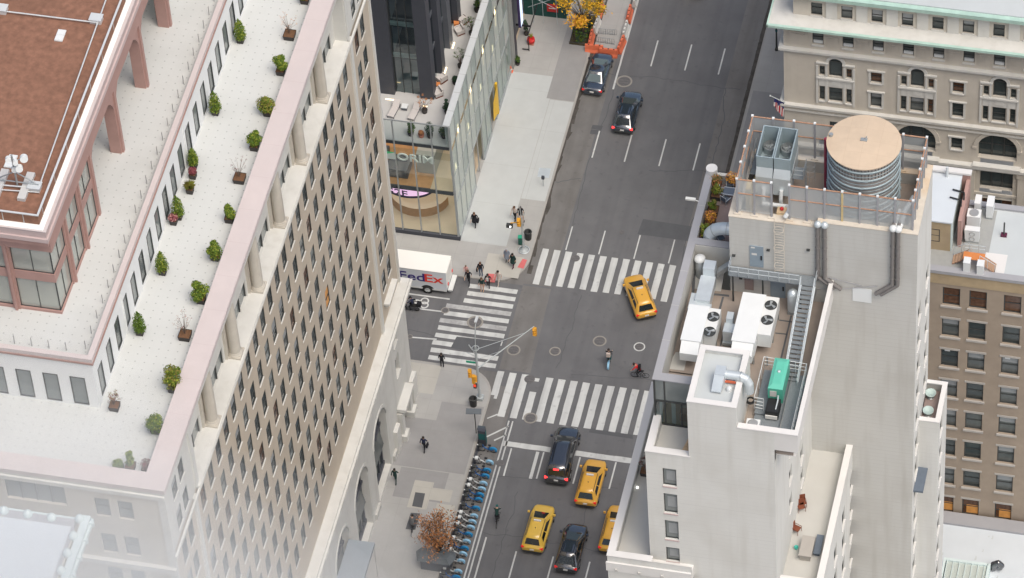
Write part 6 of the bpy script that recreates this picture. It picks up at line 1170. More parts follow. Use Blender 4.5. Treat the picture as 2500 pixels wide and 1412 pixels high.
# glass corner terrace plants and furniture
gD = 'potted plants on the glass building terrace'
for k, (x, y, kd, m, r, h, lb) in enumerate([(1003, 330, 'lumpy', ['leaf_dark', 'leaf_green'], .6, 1.5, 'dark potted tree behind the glass front, left one'), (1050, 335, 'round', ['leaf_dark'], .45, 1.6, 'dark upright potted bush behind the glass front, middle one'), (1084, 336, 'round', ['leaf_dark', 'leaf_green'], .5, 1.0, 'round dark potted bush in the glass corner'), (1029, 334, 'round', ['leaf_rust'], .25, .4, 'tiny terracotta pot plant between the dark bushes behind the glass'), (1037, 275, 'twiggy', ['leaf_tan', 'leaf_rust'], .8, 1.7, 'rusty leaved potted tree in a black tub beside the sun loungers'), (1093, 278, 'lumpy', ['leaf_dark'], .5, 1.5, 'dark leafy bush by the pale coping, above the glass corner'), (1125, 165, 'twiggy', ['leaf_dark', 'leaf_green'], .6, 1.8, 'airy dark bush by the pale coping, half way up'), (1152, 85, 'twiggy', ['leaf_dark', 'leaf_green'], .6, 1.8, 'airy dark bush by the pale coping, third from the corner'), (1165, 28, 'lumpy', ['leaf_dark', 'leaf_green'], .6, 1.8, 'dark bush by the pale coping at the top edge'), (1112, 205, 'round', ['leaf_dark'], .3, .6, 'small dark bush peeping over the pale coping')]):
    c = at(x, y, ZF); shrub('potted_tree' if h > 1.4 else 'potted_plant', lb, (min(c.x, -.9) if k != 4 else c.x, max(c.y, .6), ZF), r, h, kd, m, gD, 'planter_dark' if k != 3 else 'terracotta', .3, .4, 420, sd=200+k, square=False)
def lounger(lb, c, rz=0.0):
    o = thing('sun_lounger', lb, 'sun lounger', c, rz, 'pale sun loungers on the deck'); MB().box(-.32, .32, -.95, .3, .28, .36).build('seat', 'cushion', o); MB().add([(-.32, .3, .3), (.32, .3, .3), (.32, .95, .75), (-.32, .95, .75), (-.32, .3, .38), (.32, .3, .38), (.32, .92, .83), (-.32, .92, .83)], [(0, 1, 2, 3), (4, 7, 6, 5), (0, 4, 5, 1), (1, 5, 6, 2), (2, 6, 7, 3), (3, 7, 4, 0)]).build('backrest', 'cushion', o)
    for x in (-.33, .3):
        MB().box(x, x+.04, -.95, .95, .2, .28).box(x, x+.04, -.9, -.85, 0, .2).box(x, x+.04, .6, .65, 0, .3).build('frame', 'charcoal_mid', o)
for x, y, lb in ((962, 268, 'pale sun lounger to the left of the small white table'), (1012, 274, 'pale sun lounger to the right of the small white table')):
    c = at(x, y, ZF+.3); lounger(lb, (c.x, c.y, ZF), -.15)
c = at(988, 260, ZF+.35); o = thing('side_table', 'small white square table between the two sun loungers', 'table', (c.x, c.y, ZF)); MB().box(-.3, .3, -.3, .3, .36, .42).build('tabletop', 'white_metal', o); MB().box(-.26, .26, -.26, .26, .06, .35).build('frame', 'charcoal_mid', o)
def armchair(lb, c, rz):
    o = thing('armchair', lb, 'armchair', c, rz, 'pale armchairs along the deck'); MB().box(-.38, .38, -.38, .35, .22, .45).build('seat', 'cushion', o); MB().box(-.38, .38, .3, .45, .25, .85).box(-.46, -.38, -.38, .42, .2, .6).box(.38, .46, -.38, .42, .2, .6).build('backrest', 'cushion', o); MB().box(-.42, .42, -.36, .4, 0, .05).box(-.42, -.38, -.36, .4, .05, .2).box(.38, .42, -.36, .4, .05, .2).build('frame', 'wood_red', o)
for x, y, r, lb in ((1078, 190, -2.2, 'pale armchair, upper of the near pair by the orange stool'), (1068, 225, -.9, 'pale armchair, lower of the near pair by the orange stool'), (1130, 47, -2.2, 'pale armchair, upper of the far pair by the orange stool'), (1121, 73, -.9, 'pale armchair, lower of the far pair by the orange stool')):
    c = at(x, y, ZF+.4); armchair(lb, (c.x, c.y, ZF), r)
for x, y, lb in ((1072, 208, 'square orange stool between the near pair of pale armchairs'), (1118, 57, 'square orange stool between the far pair of pale armchairs')):
    c = at(x, y, ZF+.3); o = thing('stool', lb, 'stool', (c.x-.15, c.y, ZF), .3, 'orange stools on the deck'); MB().box(-.25, .25, -.25, .25, .1, .42).build('cushion', 'orange_cushion', o); MB().box(-.2, .2, -.2, .2, 0, .1).build('base', 'frame_dark', o)
# ================================================================ VEHICLES
def make_car(kind, label, paint, loc, rz, taxi=False, brake=False, glassroof=False, glass_='car_glass', cat=None, black_roof_rack=False, rail=True):
    D = {'suv': (4.62, .925, 1.68, 1.02, .5, 1.42), 'big': (5.6, 1.02, 1.9, 1.18, .55, 1.62), 'sedan': (4.85, .92, 1.44, .93, .42, 1.62), 'crossover': (4.7, .95, 1.6, 1.0, .45, 1.55)}[kind]
    L_, W_, H_, belt, r_, hood = D; h2 = L_/2
    o = thing('taxi' if taxi else {'suv': 'suv', 'big': 'large_suv', 'sedan': 'sedan', 'crossover': 'crossover_car'}[kind], label, cat or ('taxi' if taxi else 'car'), loc, rz)
    # lower body: lofted sections front (+y) to back (-y)
    hz = belt-.1
    S = [(-h2, .78, .42, belt*.80), (-h2+.06, .9, .34, belt*.9), (-h2+.25, .985, .24, belt*.98), (-h2+.8, 1, .22, belt), (-h2*.35, 1, .22, belt), (h2-hood, 1, .22, belt), (h2-hood+.35, .995, .22, belt-.02), (h2-.75, .97, .22, hz-.04), (h2-.35, .90, .24, hz-.1), (h2-.1, .76, .3, hz-.22), (h2, .58, .38, hz-.36)]
    if kind == 'sedan': S[1] = (-h2+.06, .9, .34, belt*.93)
    vs = []; 
    for y, wf, zb_, zt_ in S:
        w_ = W_*wf; t = zt_-zb_
        half = [(0, zb_), (w_*.8, zb_), (w_*.97, zb_+t*.18), (w_, zb_+t*.5), (w_*.985, zb_+t*.78), (w_*.93, zb_+t*.93), (w_*.82, zt_-.01), (w_*.45, zt_+.025), (0, zt_+.035)]
        row = [(x, y, z) for x, z in half] + [(-x, y, z) for x, z in half[::-1][1:-1]]
        vs += row
    n = 16; fs = []
    for j in range(len(S)-1):
        for i in range(n): fs.append((j*n+i, j*n+(i+1) % n, (j+1)*n+(i+1) % n, (j+1)*n+i))
    mb = MB(); mb.add(vs, fs, 0, True); mb.add(vs, [tuple(range(n)), tuple(range((len(S)-1)*n, len(S)*n))[::-1]], 0, True)
    # greenhouse in paint
    yr, yf = {'suv': (-h2+.12, h2-hood+.48), 'big': (-h2+.1, h2-hood+.42), 'sedan': (-h2+.75, h2-hood+.62), 'crossover': (-h2+.14, h2-hood+.52)}[kind]
    tr, tf = {'suv': (-h2+.5, h2-hood-.72), 'big': (-h2+.35, h2-hood-.68), 'sedan': (-h2+1.6, h2-hood-.6), 'crossover': (-h2+.8, h2-hood-.85)}[kind]
    wb, wt = W_*.90, W_*.70 if kind != 'big' else W_*.76
    def ring(f):
        y0 = yr+(tr-yr)*f; y1 = yf+(tf-yf)*f; w_ = wb+(wt-wb)*f; z = belt-.05+(H_-.05-belt)*f+(.0); c = .12
        return [(-w_+c, y0, z), (w_-c, y0, z), (w_, y0+c*1.4, z), (w_, y1-c*2.2, z), (w_-c*1.8, y1, z), (-w_+c*1.8, y1, z), (-w_, y1-c*2.2, z), (-w_, y0+c*1.4, z)]
    R0, R1 = ring(0), ring(.93); z2 = H_-.01; R2 = [(x*.93, (y-(tr+tf)/2)*.95+(tr+tf)/2, z2) for x, y, z in ring(1)]
    top = [(x*.5, (y-(tr+tf)/2)*.6+(tr+tf)/2, H_+.02) for x, y, z in ring(1)]
    b = len(mb.v); mb.v += R0+R1+R2+top
    for j in range(3):
        for i in range(8): mb.f.append((b+j*8+i, b+j*8+(i+1) % 8, b+(j+1)*8+(i+1) % 8, b+(j+1)*8+i)); mb.mi.append(0); mb.sm.append(True)
    mb.f.append(tuple(b+24+i for i in range(8))); mb.mi.append(0); mb.sm.append(True)
    body = mb.build('body', paint, o)
    # glass panels sit 5 mm proud of the cabin sides
    def lerp(a, b_, t): return tuple(a[i]+(b_[i]-a[i])*t for i in range(3))
    def panel(nm, a, b_, c, d, s0=.06, s1=.94, t0=.14, t1=.96, mat=glass_):
        q = [lerp(lerp(a, b_, s0), lerp(d, c, s0), t0), lerp(lerp(a, b_, s1), lerp(d, c, s1), t0), lerp(lerp(a, b_, s1), lerp(d, c, s1), t1), lerp(lerp(a, b_, s0), lerp(d, c, s0), t1)]
        nn = (Vector(q[1])-Vector(q[0])).cross(Vector(q[3])-Vector(q[0])).normalized(); ctr = sum((Vector(p) for p in q), Vector())/4
        if nn.dot(ctr-Vector((0, (tr+tf)/2, belt))) < 0: nn = -nn
        g = MB(); o1 = [Vector(p)+nn*.012 for p in q]; g.add([*o1, *[Vector(p)-nn*.03 for p in q]], [(0, 1, 2, 3), (0, 1, 5, 4), (1, 2, 6, 5), (2, 3, 7, 6), (3, 0, 4, 7)]); return g.build(nm, mat, o)
    panel('rear_window', R0[0], R0[1], R1[1], R1[0], .05, .95, .2, .97); panel('windshield', R0[4], R0[5], R1[5], R1[4], .02, .98, .08, .97)
    for a, b_, c, d in ((R0[2], R0[3], R1[3], R1[2]), (R0[7], R0[6], R1[6], R1[7])):
        for s0, s1 in ((.08, .42), (.46, .94)) if kind != 'big' else ((.05, .3), (.33, .62), (.65, .95)): panel('side_window', a, b_, c, d, s0, s1, .24, .92)
    if glassroof: 
        zr = H_+.008; MB().add([(-wt*.72, tr+.25, zr), (wt*.72, tr+.25, zr), (wt*.72, tf-.05, zr), (-wt*.72, tf-.05, zr), (0, tr+.25, zr+.03), (0, tf-.05, zr+.03)], [(0, 4, 5, 3), (4, 1, 2, 5)]).build('glass_roof', glass_, o)
    if rail and kind != 'sedan':
        for s in (-1, 1): MB().tube((s*wt*.88, tr+.1, H_+.02), (s*wt*.88, tf-.1, H_+.03), .022, n=5).build('roof_rail', 'frame_dark' if paint.startswith('taxi') else 'car_black', o)
    if kind == 'big':
        mb = MB()
        for k in range(9): mb.box(-wt*.7+k*wt*.175-.012, -wt*.7+k*wt*.175+.012, tr+.2, tf-.2, H_+.022, H_+.034)
        mb.build('roof_ribs', paint, o)
    rw = {'suv': .35, 'big': .40, 'sedan': .33, 'crossover': .36}[kind]
    for sx in (-1, 1):
        for yy in (h2-.92, -h2+.95):
            x = sx*(W_-.11); t = MB().lathe((0, 0, 0), [(rw*.62, -.1), (rw, -.1), (rw, .1), (rw*.62, .1)], 20, cap=True); wv = [(v[2]+x, v[0]+yy, v[1]+rw) for v in t.v]; t.v = wv; w_ = t.build('wheel', 'rubber', o)
            r = MB().lathe((0, 0, 0), [(.02, .105*1), (rw*.6, .105), (rw*.6, -.105), (.02, -.105)], 14, smooth=False); r.v = [(v[2]+x, v[0]+yy, v[1]+rw) for v in r.v]; r.build('rim', 'chrome', w_)
            ar = MB(); 
            for i in range(12):
                a0, a1 = pi*i/12, pi*(i+1)/12; X = sx*(W_+.004); P = lambda rr, a: (X, yy+rr*cos(a), rw+rr*sin(a)); ar.add([P(rw*1.02, a0), P(rw*1.22, a0), P(rw*1.22, a1), P(rw*1.02, a1)], [(0, 1, 2, 3)])
            ar.build('wheel_arch', 'rubber' if kind != 'sedan' else paint, o)
    for sx in (-1, 1):
        MB().box(sx*(W_*.80)-.13, sx*(W_*.80)+.13, -h2+.02, -h2+.16, belt*.74, belt*.90).build('taillight', 'brake_red' if brake else 'tail_red', o)
        MB().add([(sx*W_*.60, h2-.10, hz-.28), (sx*W_*.86, h2-.34, hz-.26), (sx*W_*.88, h2-.5, hz-.14), (sx*W_*.66, h2-.2, hz-.17)], [(0, 1, 2, 3)]).build('headlight', 'head_white', o)
        MB().box(sx*(W_+.02), sx*(W_+.2), yf-.35, yf-.22, belt-.02, belt+.14).build('mirror', paint, o)
    if brake and kind == 'big': MB().box(-.22, .22, -h2+.2, -h2+.34, H_-.1, H_-.05).build('brake_lamp', 'brake_red', o)
    MB().box(-W_*.8, W_*.8, -h2-.03, -h2+.2, .38, .52).build('rear_bumper', 'frame_dark' if kind != 'sedan' else paint, o); MB().box(-.17, .17, -h2-.045, -h2-.032 if False else -h2+.02, belt*.62, belt*.62+.13).build('licence_plate', 'plate', o)
    MB().box(-W_*.6, W_*.6, h2-.06, h2+.012, .36, .5).build('front_grille', 'rubber', o)
    if taxi:
        s = MB().box(-.28, .28, -.25, -.12, H_+.02, H_+.15).build('roof_sign', 'plate', o)
        MB().lathe((0, -.9, H_+.02), [(.04, 0), (.02, .1)], 8).build('antenna', 'frame_dark', o)
    o.scale = (1.14, 1.14, 1.14); return o
def head(p, q, z=.0):
    a = at(*p, z); b = at(*q, z); return atan2(-(b.x-a.x), b.y-a.y), a, b
def park(kind, label, paint, rear, hd, **k):
    """rear = pixel at the middle of the rear bumper's foot; hd = heading in radians (0 = up the avenue)"""
    L_ = {'suv': 4.62, 'big': 5.6, 'sedan': 4.85, 'crossover': 4.7}[kind]*1.14; a = at(*rear, .35); c = a + Vector((-sin(hd), cos(hd), 0))*(L_/2)
    return make_car(kind, label, paint, (c.x, c.y, .012), hd, **k)
park('suv', 'yellow taxi turning across the north crosswalk', 'taxi_yellow', (1580, 778), .47, taxi=True)
park('suv', 'orange yellow taxi with a dark streak on its roof, right behind the stop line', 'taxi_yellow', (1429, 1238), .0, taxi=True)
park('suv', 'lemon yellow taxi in the left lane at the bottom', 'taxi_lemon', (1299, 1350), -.02, taxi=True)
park('suv', 'yellow taxi half hidden by the white parapet at the bottom right', 'taxi_yellow', (1487, 1352), .0, taxi=True)
park('big', 'long black suv with lit brake lights stopped over the stop line', 'car_black', (1358, 1183), .02, brake=True, glass_='car_glass')
park('crossover', 'black crossover with a glossy roof at the bottom edge, between the yellow taxis', 'car_black', (1381, 1399), .0, glassroof=True)
park('crossover', 'black car with lit tail lights and a glass roof driving up the avenue', 'car_navy', (1519, 326), .0, brake=True, glassroof=True, rail=False)
park('sedan', 'dark blue sedan parked at the kerb behind the orange barriers', 'car_navy', (1445, 232), -.02, glass_='car_glass_pale')
park('suv', 'dark car leaving at the top edge of the picture', 'car_black', (1690, -6), .0)
# delivery truck on the side street
tk = thing('delivery_truck', 'white delivery truck with big purple and red letters waiting at the west crosswalk', 'truck'); 
a = onY(1089.6, 668, -7.0); xr = at(1101, 712, .6).x; zt_ = onY(1089, 668, -7.0).z; yb_ = -7.0; yt_ = at(1101, 626.5, zt_).y
MB().box(xr-7.2, xr-.35, yb_, yt_, .75, zt_).build('cargo_box', 'truck_side', tk); MB().box(xr-7.25, xr-.3, yb_-.03, yt_+.03, zt_, zt_+.05).build('box_roof', 'truck_white', tk)
MB().box(xr-.35, xr-.28, yb_+.1, yt_-.1, 1.0, zt_-.1).build('rear_door', 'truck_white', tk); MB().box(xr-.30, xr+.15, yb_+.1, yt_-.1, .62, .74).box(xr-.3, xr+.0, yb_+.2, yb_+.4, .4, .62).build('rear_bumper', 'white_metal2', tk); MB().box(xr-.27, xr-.22, yb_+.15, yb_+.35, 1.3, 1.6).build('taillight', 'tail_red', tk); MB().box(xr-.27, xr-.22, yt_-.35, yt_-.15, 1.3, 1.6).build('taillight', 'tail_red', tk)
MB().box(xr-7.2, xr-.4, yb_-.01, yb_+.1, .55, .75).box(xr-7.2, xr-.35, yb_-.02, yb_-.003, 1.5, 1.56).build('skirt', 'white_metal2', tk); MB().box(xr-9.2, xr-7.22, yb_+.1, yt_-.1, .5, 2.5).build('cab', 'truck_white', tk)
for y in (yb_-.05, yt_-.3):
    for x in (xr-2.25, xr-8.0):
        w_ = MB().lathe((0, 0, 0), [(.2, 0), (.5, 0), (.5, .28), (.2, .28)], 20); w_.v = [(v[0]+x, v[2]+y, v[1]+.5) for v in w_.v]; ww_ = w_.build('wheel', 'rubber', tk); r = MB().lathe((0, 0, 0), [(.02, -.01), (.28, -.01), (.28, .2), (.02, .2)], 16, smooth=False); r.v = [(v[0]+x, v[2]+y, v[1]+.5) for v in r.v]; r.build('rim', 'chrome', ww_)
mb = MB(); mb.add([(xr-2.25+.66*cos(pi*i/12), yb_-.008, .5+.66*sin(pi*i/12)) for i in range(13)], [tuple(range(13))]); mb.build('wheel_housing', 'rubber', tk)
p0 = onY(977, 690, yb_)
l1 = textobj('Fed', 1.55, 'letter_purple', tk, 'side_lettering', (p0.x-.12, yb_-.02, 1.66), (pi/2, 0, 0), .01, 1.18); bpy.context.view_layer.update(); wd = l1.dimensions.x
textobj('Ex', 1.55, 'letter_red', tk, 'side_lettering', (p0.x-.12+wd+.0, yb_-.02, 1.66), (pi/2, 0, 0), .01, 1.2)
# ================================================================ PEOPLE
def person(label, loc, rz, pose='stand', top='cloth_black', legs='cloth_black', shoes='cloth_black', hair='hair_dark', h=1.74, coat=False, extra=None, name='person', cat='person', sitting=False, lean=0.0):
    o = thing(name, label, cat, loc, rz)
    k = h/1.74; V = []; Ed = []; Rr = []; Tg = []
    def v(p, r, t): V.append(Vector(p)*k); Rr.append(r*k); Tg.append(t); return len(V)-1
    def e(a, b): Ed.append((a, b))
    st = {'stand': (0, 0, .08), 'walk': (.30, -.30, .35), 'step': (.18, -.16, .2), 'ride': (.3, .22, .5), 'small': (.1, -.1, .1)}[pose]
    lz = lean
    pel = v((0, 0, .95 if not sitting else .92), .145, 1); wa = v((0, .02+lz*.25, 1.12), .135, 0); ch = v((0, .02+lz*.6, 1.34), .165, 0); nk = v((0, .03+lz*.85, 1.5), .062, 3); hd = v((0, .05+lz*1.0, 1.6), .088, 3); cr = v((0, .04+lz*1.02, 1.69), .075, 3)
    for a, b in ((pel, wa), (wa, ch), (ch, nk), (nk, hd), (hd, cr)): e(a, b)
    nose = v((0, .14+lz*1.02, 1.595), .018, 3); e(hd, nose)
    for s, f, sw in ((-1, st[0], 1), (1, st[1], -1)):
        if not sitting:
            hip = v((s*.1, 0, .9), .095 if not coat else .13, 1); kn = v((s*.1, f*.5+.03, .5), .06, 1); an = v((s*.1, f-.02, .1), .042, 1); to = v((s*.11, f+.15, .045), .035, 2); he = v((s*.1, f-.06, .04), .035, 2)
        else:
            hip = v((s*.1, .05, .88), .095, 1); kn = v((s*.13, .38, .72 if s > 0 else .6), .06, 1); an = v((s*.13, .25 if s > 0 else .22, .38 if s > 0 else .25), .042, 1); to = v((s*.13, .4 if s > 0 else .36, .33 if s > 0 else .2), .035, 2); he = v((s*.13, .2, .33 if s > 0 else .2), .035, 2)
        e(pel, hip); e(hip, kn); e(kn, an); e(an, to); e(an, he)
        sh = v((s*.19, .02+lz*.75, 1.42), .062, 0)
        if sitting: el = v((s*.26, .24+lz*.7, 1.22), .045, 0); wr = v((s*.24, .5+lz*.45, 1.08), .03, 3)
        else: el = v((s*.25, -f*.35*sw*s+.0 if False else -f*.4, 1.14), .045, 0); wr = v((s*.24, -f*.75+.12, .92), .03, 3)
        e(ch, sh); e(sh, el); e(el, wr); W0 = V[wr]/k; d = (W0-V[el]/k).normalized(); side = Vector((0, 1, 0)) if abs(d.y) < .9 else Vector((1, 0, 0))
        pm = v(W0+d*.06, .034, 3); e(wr, pm)
        for q, L_ in ((-.026, .07), (-.009, .082), (.009, .078), (.026, .062)): t_ = v(W0+d*(.085+L_)+side*q*1.3+Vector((0, .012, 0)), .0085, 3); e(pm, t_)
        th = v(W0+d*.075+side*.055, .0095, 3); e(pm, th)
    me = bpy.data.meshes.new('body'); me.from_pydata([tuple(p) for p in V], Ed, []); ob = bpy.data.objects.new('tmp', me); COL.objects.link(ob)
    sm = ob.modifiers.new('s', 'SKIN'); sv = me.skin_vertices[0].data
    for i, r in enumerate(Rr): sv[i].radius = (r, r*(.8 if i in (wa, ch, pel) else 1)); sv[i].use_root = (i == pel)
    sb = ob.modifiers.new('d', 'SUBSURF'); sb.levels = 1; sb.render_levels = 1
    dg = bpy.context.evaluated_depsgraph_get(); m2 = bpy.data.meshes.new_from_object(ob.evaluated_get(dg)); bpy.data.objects.remove(ob)
    m2.materials.clear()
    for q in (top, legs, shoes, 'skin'): m2.materials.append(M[q])
    segs = [(V[a], V[b], a, b) for a, b in Ed]
    for p in m2.polygons:
        c = p.center; best = 9; bt = 0
        for A, B_, a, b in segs:
            d = B_-A; t = max(0, min(1, (c-A).dot(d)/max(1e-9, d.length_squared))); dd = (c-A-d*t).length - (Rr[a]*(1-t)+Rr[b]*t)
            if dd < best: best = dd; bt = Tg[a] if t < .5 else Tg[b]
        p.material_index = bt; p.use_smooth = True
    b = bpy.data.objects.new('body', m2); COL.objects.link(b); b.parent = o
    H = V[hd]; mbh = MB(); mbh.ball((H.x, H.y-.022, H.z+.035*k), .112*k, n=12, sz=1.1).build('hair', hair, o)
    MB().ball((-.035*k, H.y+.085*k, H.z+.01*k), .012).ball((.035*k, H.y+.085*k, H.z+.01*k), .012).build('eyes', 'black', o)
    MB().box(-.03*k, .03*k, H.y+.07*k, H.y+.092*k, H.z-.055*k, H.z-.045*k).build('mouth', 'cloth_pink', o)
    if coat: MB().lathe((0, .02, 0), [(.25*k, .62*k), (.23*k, .95*k), (.185*k, 1.15*k), (.2*k, 1.3*k)], 16, cap=False).build('coat', top, o)
    if extra: extra(o, V, k)
    o.scale = (1.12, 1.12, 1.12); return o
def bag(side=1, mat='cloth_black', z=.62, s=.2):
    def f(o, V, k): MB().box(side*.3-.07, side*.3+.07, -s, s, z, z+.3).tube((side*.3, -.1, z+.3), (side*.27, 0, z+.45), .012, n=4).tube((side*.3, .1, z+.3), (side*.27, 0, z+.45), .012, n=4).build('bag', mat, o)
    return f
def pack(mat, s=1.0):
    def f(o, V, k): 
        y = V[2].y; MB().box(-.17*s, .17*s, y-.34, y-.13, 1.12*k, 1.52*k).build('backpack', mat, o)
    return f
def P_(x, y, z=.155): c = at(x, y, z); return (c.x, c.y, z)
S_Y, N_Y = pi, 0.0
person('person in a black coat and white shoes with a bag striding along the glass front', P_(1160, 552), S_Y, 'walk', 'cloth_black', 'cloth_black', 'shoe_white', 'hair_brown', coat=True, extra=bag(-1))
person('person in a white top pushing a stroller near the corner lamp', P_(1258, 537), S_Y-.3, 'step', 'cloth_cream', 'cloth_black', 'cloth_black', 'hair_brown')
person('person in black beside the stroller near the corner lamp', P_(1272, 537), S_Y+.2, 'step', 'cloth_black', 'cloth_black', 'cloth_black', 'hair_dark')
person('grey haired person in a blue grey coat standing beside the green coated one', P_(1239, 640), S_Y, 'stand', 'cloth_bluegrey', 'cloth_grey', 'cloth_black', 'hair_grey', coat=True)
person('person in a dark green coat and plum trousers near the red paving by the corner', P_(1254, 652), S_Y-.5, 'step', 'cloth_darkgreen', 'cloth_plum', 'cloth_black', 'hair_dark', coat=True)
person('person in black with pink behind, stepping off at the left end of the west crosswalk', P_(1145, 692, .16), S_Y, 'walk', 'cloth_black', 'cloth_black', 'cloth_black', 'hair_brown')
person('small child in pink just behind the person in black at the kerb', P_(1139, 672), S_Y, 'small', 'cloth_pink', 'cloth_pink', 'cloth_black', 'hair_brown', h=1.25)
person('person in a black jacket, pinkish scarf and jeans on the pavement above the crossing', P_(1175, 673), S_Y, 'stand', 'cloth_black', 'cloth_denim', 'cloth_black', 'hair_brown', extra=bag(1))
person('person in a dark jacket and bare tan legs in the middle of the west crosswalk', P_(1178, 711, .02), S_Y, 'stand', 'cloth_darkgreen', 'skin', 'cloth_tan', 'hair_brown')
person('person in an open black coat over white on the first stripe of the west crosswalk', P_(1193, 702, .02), S_Y, 'step', 'cloth_black', 'cloth_black', 'shoe_white', 'hair_dark', extra=lambda o, V, k: MB().box(-.09, .09, .15, .2, 1.0, 1.42).build('shirt', 'cloth_white', o))
person('person all in cream with white shoes walking onto the right end of the west crosswalk', P_(1218, 694, .02), S_Y-.3, 'walk', 'cloth_cream', 'cloth_cream', 'shoe_white', 'hair_dark')
person('person in black standing at the south kerb of the side street', P_(1080, 896), N_Y, 'stand', 'cloth_black', 'cloth_black', 'cloth_plum', 'hair_dark', coat=False)
person('person in black walking up the grey pavement with a bag, the farther of the two', P_(1036, 1100), N_Y-.1, 'walk', 'cloth_navy', 'cloth_black', 'cloth_black', 'hair_dark', extra=bag(1))
person('person in dark green black clothes walking close to the arches', P_(966, 1178), N_Y, 'walk', 'cloth_darkgreen', 'cloth_darkgreen', 'cloth_black', 'hair_dark')
# stroller
c = at(1273, 547, .15); o = thing('stroller', 'pale stroller with black wheels by the corner lamp', 'stroller', c, S_Y); MB().add([(-.2, -.3, .35), (.2, -.3, .35), (.2, .3, .3), (-.2, .3, .3), (-.22, -.35, .8), (.22, -.35, .8), (.22, .35, .5), (-.22, .35, .5)], [(0, 1, 5, 4), (1, 2, 6, 5), (2, 3, 7, 6), (3, 0, 4, 7), (3, 2, 1, 0)]).build('seat', 'cloth_cream', o)
mb = MB(); mb.tube((-.2, -.35, .8), (-.2, -.6, 1.0), .015, n=5).tube((.2, -.35, .8), (.2, -.6, 1.0), .015, n=5).tube((-.2, -.6, 1.0), (.2, -.6, 1.0), .015, n=5); mb.build('handle', 'black', o)
for x in (-.22, .22):
    for y in (-.25, .28): MB().ring((x, y, .12), .11, .025, 'x', 14, 5).build('wheel', 'rubber', o)
# ================================================================ BICYCLES
def bicycle(name, label, loc, rz, frame='black', fender=None, kind='road', group=None, cat='bicycle'):
    o = thing(name, label, cat, loc, rz, group); r = .34 if kind == 'road' else .33
    for y in (-.52, .55):
        w_ = MB().ring((0, y, r), r-.02, .022 if kind == 'road' else .03, 'x', 22, 5).build('wheel', 'rubber', o); mb = MB()
        for q in range(8): a = 2*pi*q/8; mb.tube((0, y, r), (0, y+(r-.03)*cos(a), r+(r-.03)*sin(a)), .005, n=3)
        mb.tube((-.04, y, r), (.04, y, r), .025, n=6).build('spokes', 'chrome', w_)
    mb = MB(); t = .02 if kind == 'road' else .055
    if kind == 'road': mb.path([(0, -.52, r), (0, -.05, .32), (0, -.18, .85), (0, -.52, r)], t, 6).path([(0, -.05, .32), (0, .38, .82), (0, -.16, .78)], t, 6).tube((0, .38, .9), (0, .55, r), .018, n=6)
    else: mb.path([(0, -.52, r), (0, -.1, .34), (0, .36, .62), (0, .42, .95)], t, 6).path([(0, -.1, .34), (0, -.22, .72)], t, 6).tube((0, .42, .7), (0, .55, r), .025, n=6)
    mb.build('frame', frame, o)
    MB().tube((0, .4, .88), (0, .4, 1.05), .018, n=5).tube((-.3, .38, 1.05), (.3, .38, 1.05), .02, n=6).tube((-.3, .38, 1.05), (-.27, .2, 1.06), .022, n=6).tube((.3, .38, 1.05), (.27, .2, 1.06), .022, n=6).build('handlebar', 'black', o)
    MB().tube((0, -.2, .72), (0, -.22, .93), .018, n=5).box(-.09, .09, -.36, -.08, .93, .98).build('saddle', 'black', o); MB().tube((-.12, -.05, .32), (.12, -.05, .32), .02, n=5).box(-.16, -.1, -.1, .02, .2, .23).box(.1, .16, -.1, .02, .4, .43).build('pedals', 'black', o)
    if fender:
        mb = MB()
        for i in range(9):
            a0, a1 = pi*(.02+.96*i/9)+.35, pi*(.02+.96*(i+1)/9)+.35
            for q, rr in ((-.085, r+.04), ): P = lambda x, a: (x, -.52+(r+.05)*cos(a), r+(r+.05)*sin(a)); mb.add([P(-.09, a0), P(.09, a0), P(.09, a1), P(-.09, a1)], [(0, 1, 2, 3)]); mb.add([(s*.092, -.52+rr_*cos(a), r+rr_*sin(a)) for s, rr_, a in ((-1, r+.05, a0), (-1, r+.05, a1), (-1, r*.62, a1), (-1, r*.62, a0))], [(0, 1, 2, 3)]); mb.add([(.092, -.52+rr_*cos(a), r+rr_*sin(a)) for rr_, a in ((r+.05, a0), (r+.05, a1), (r*.62, a1), (r*.62, a0))], [(0, 1, 2, 3)])
        mb.build('rear_fender', fender, o)
        MB().box(-.16, .16, .52, .8, .72, .9).build('basket', 'frame_dark' if frame != 'bike_white' else 'bike_white', o)
    return o
# row of docked share bikes: white electric ones and blue ones
gB = 'docked share bikes along the kerb'
pos = [(1180, 1097, 'b'), (1185, 1130, 'w'), (1178, 1150, 'b'), (1172, 1163, 'b'), (1172, 1182, 'w'), (1170, 1196, 'w'), (1162, 1209, 'b'), (1156, 1221, 'b'), (1150, 1242, 'b'), (1150, 1262, 'w'), (1145, 1275, 'w'), (1141, 1289, 'w'), (1132, 1305, 'b'), (1131, 1324, 'w'), (1124, 1340, 'b'), (1121, 1353, 'w'), (1115, 1372, 'w'), (1108, 1397, 'w'), (1104, 1411, 'b')]
proto = {}
nth = {'w': ['first', 'second', 'third', 'fourth', 'fifth', 'sixth', 'seventh', 'eighth', 'ninth', 'tenth'], 'b': ['first', 'second', 'third', 'fourth', 'fifth', 'sixth', 'seventh', 'eighth', 'ninth']}
cnt = {'w': 0, 'b': 0}
dock0 = None
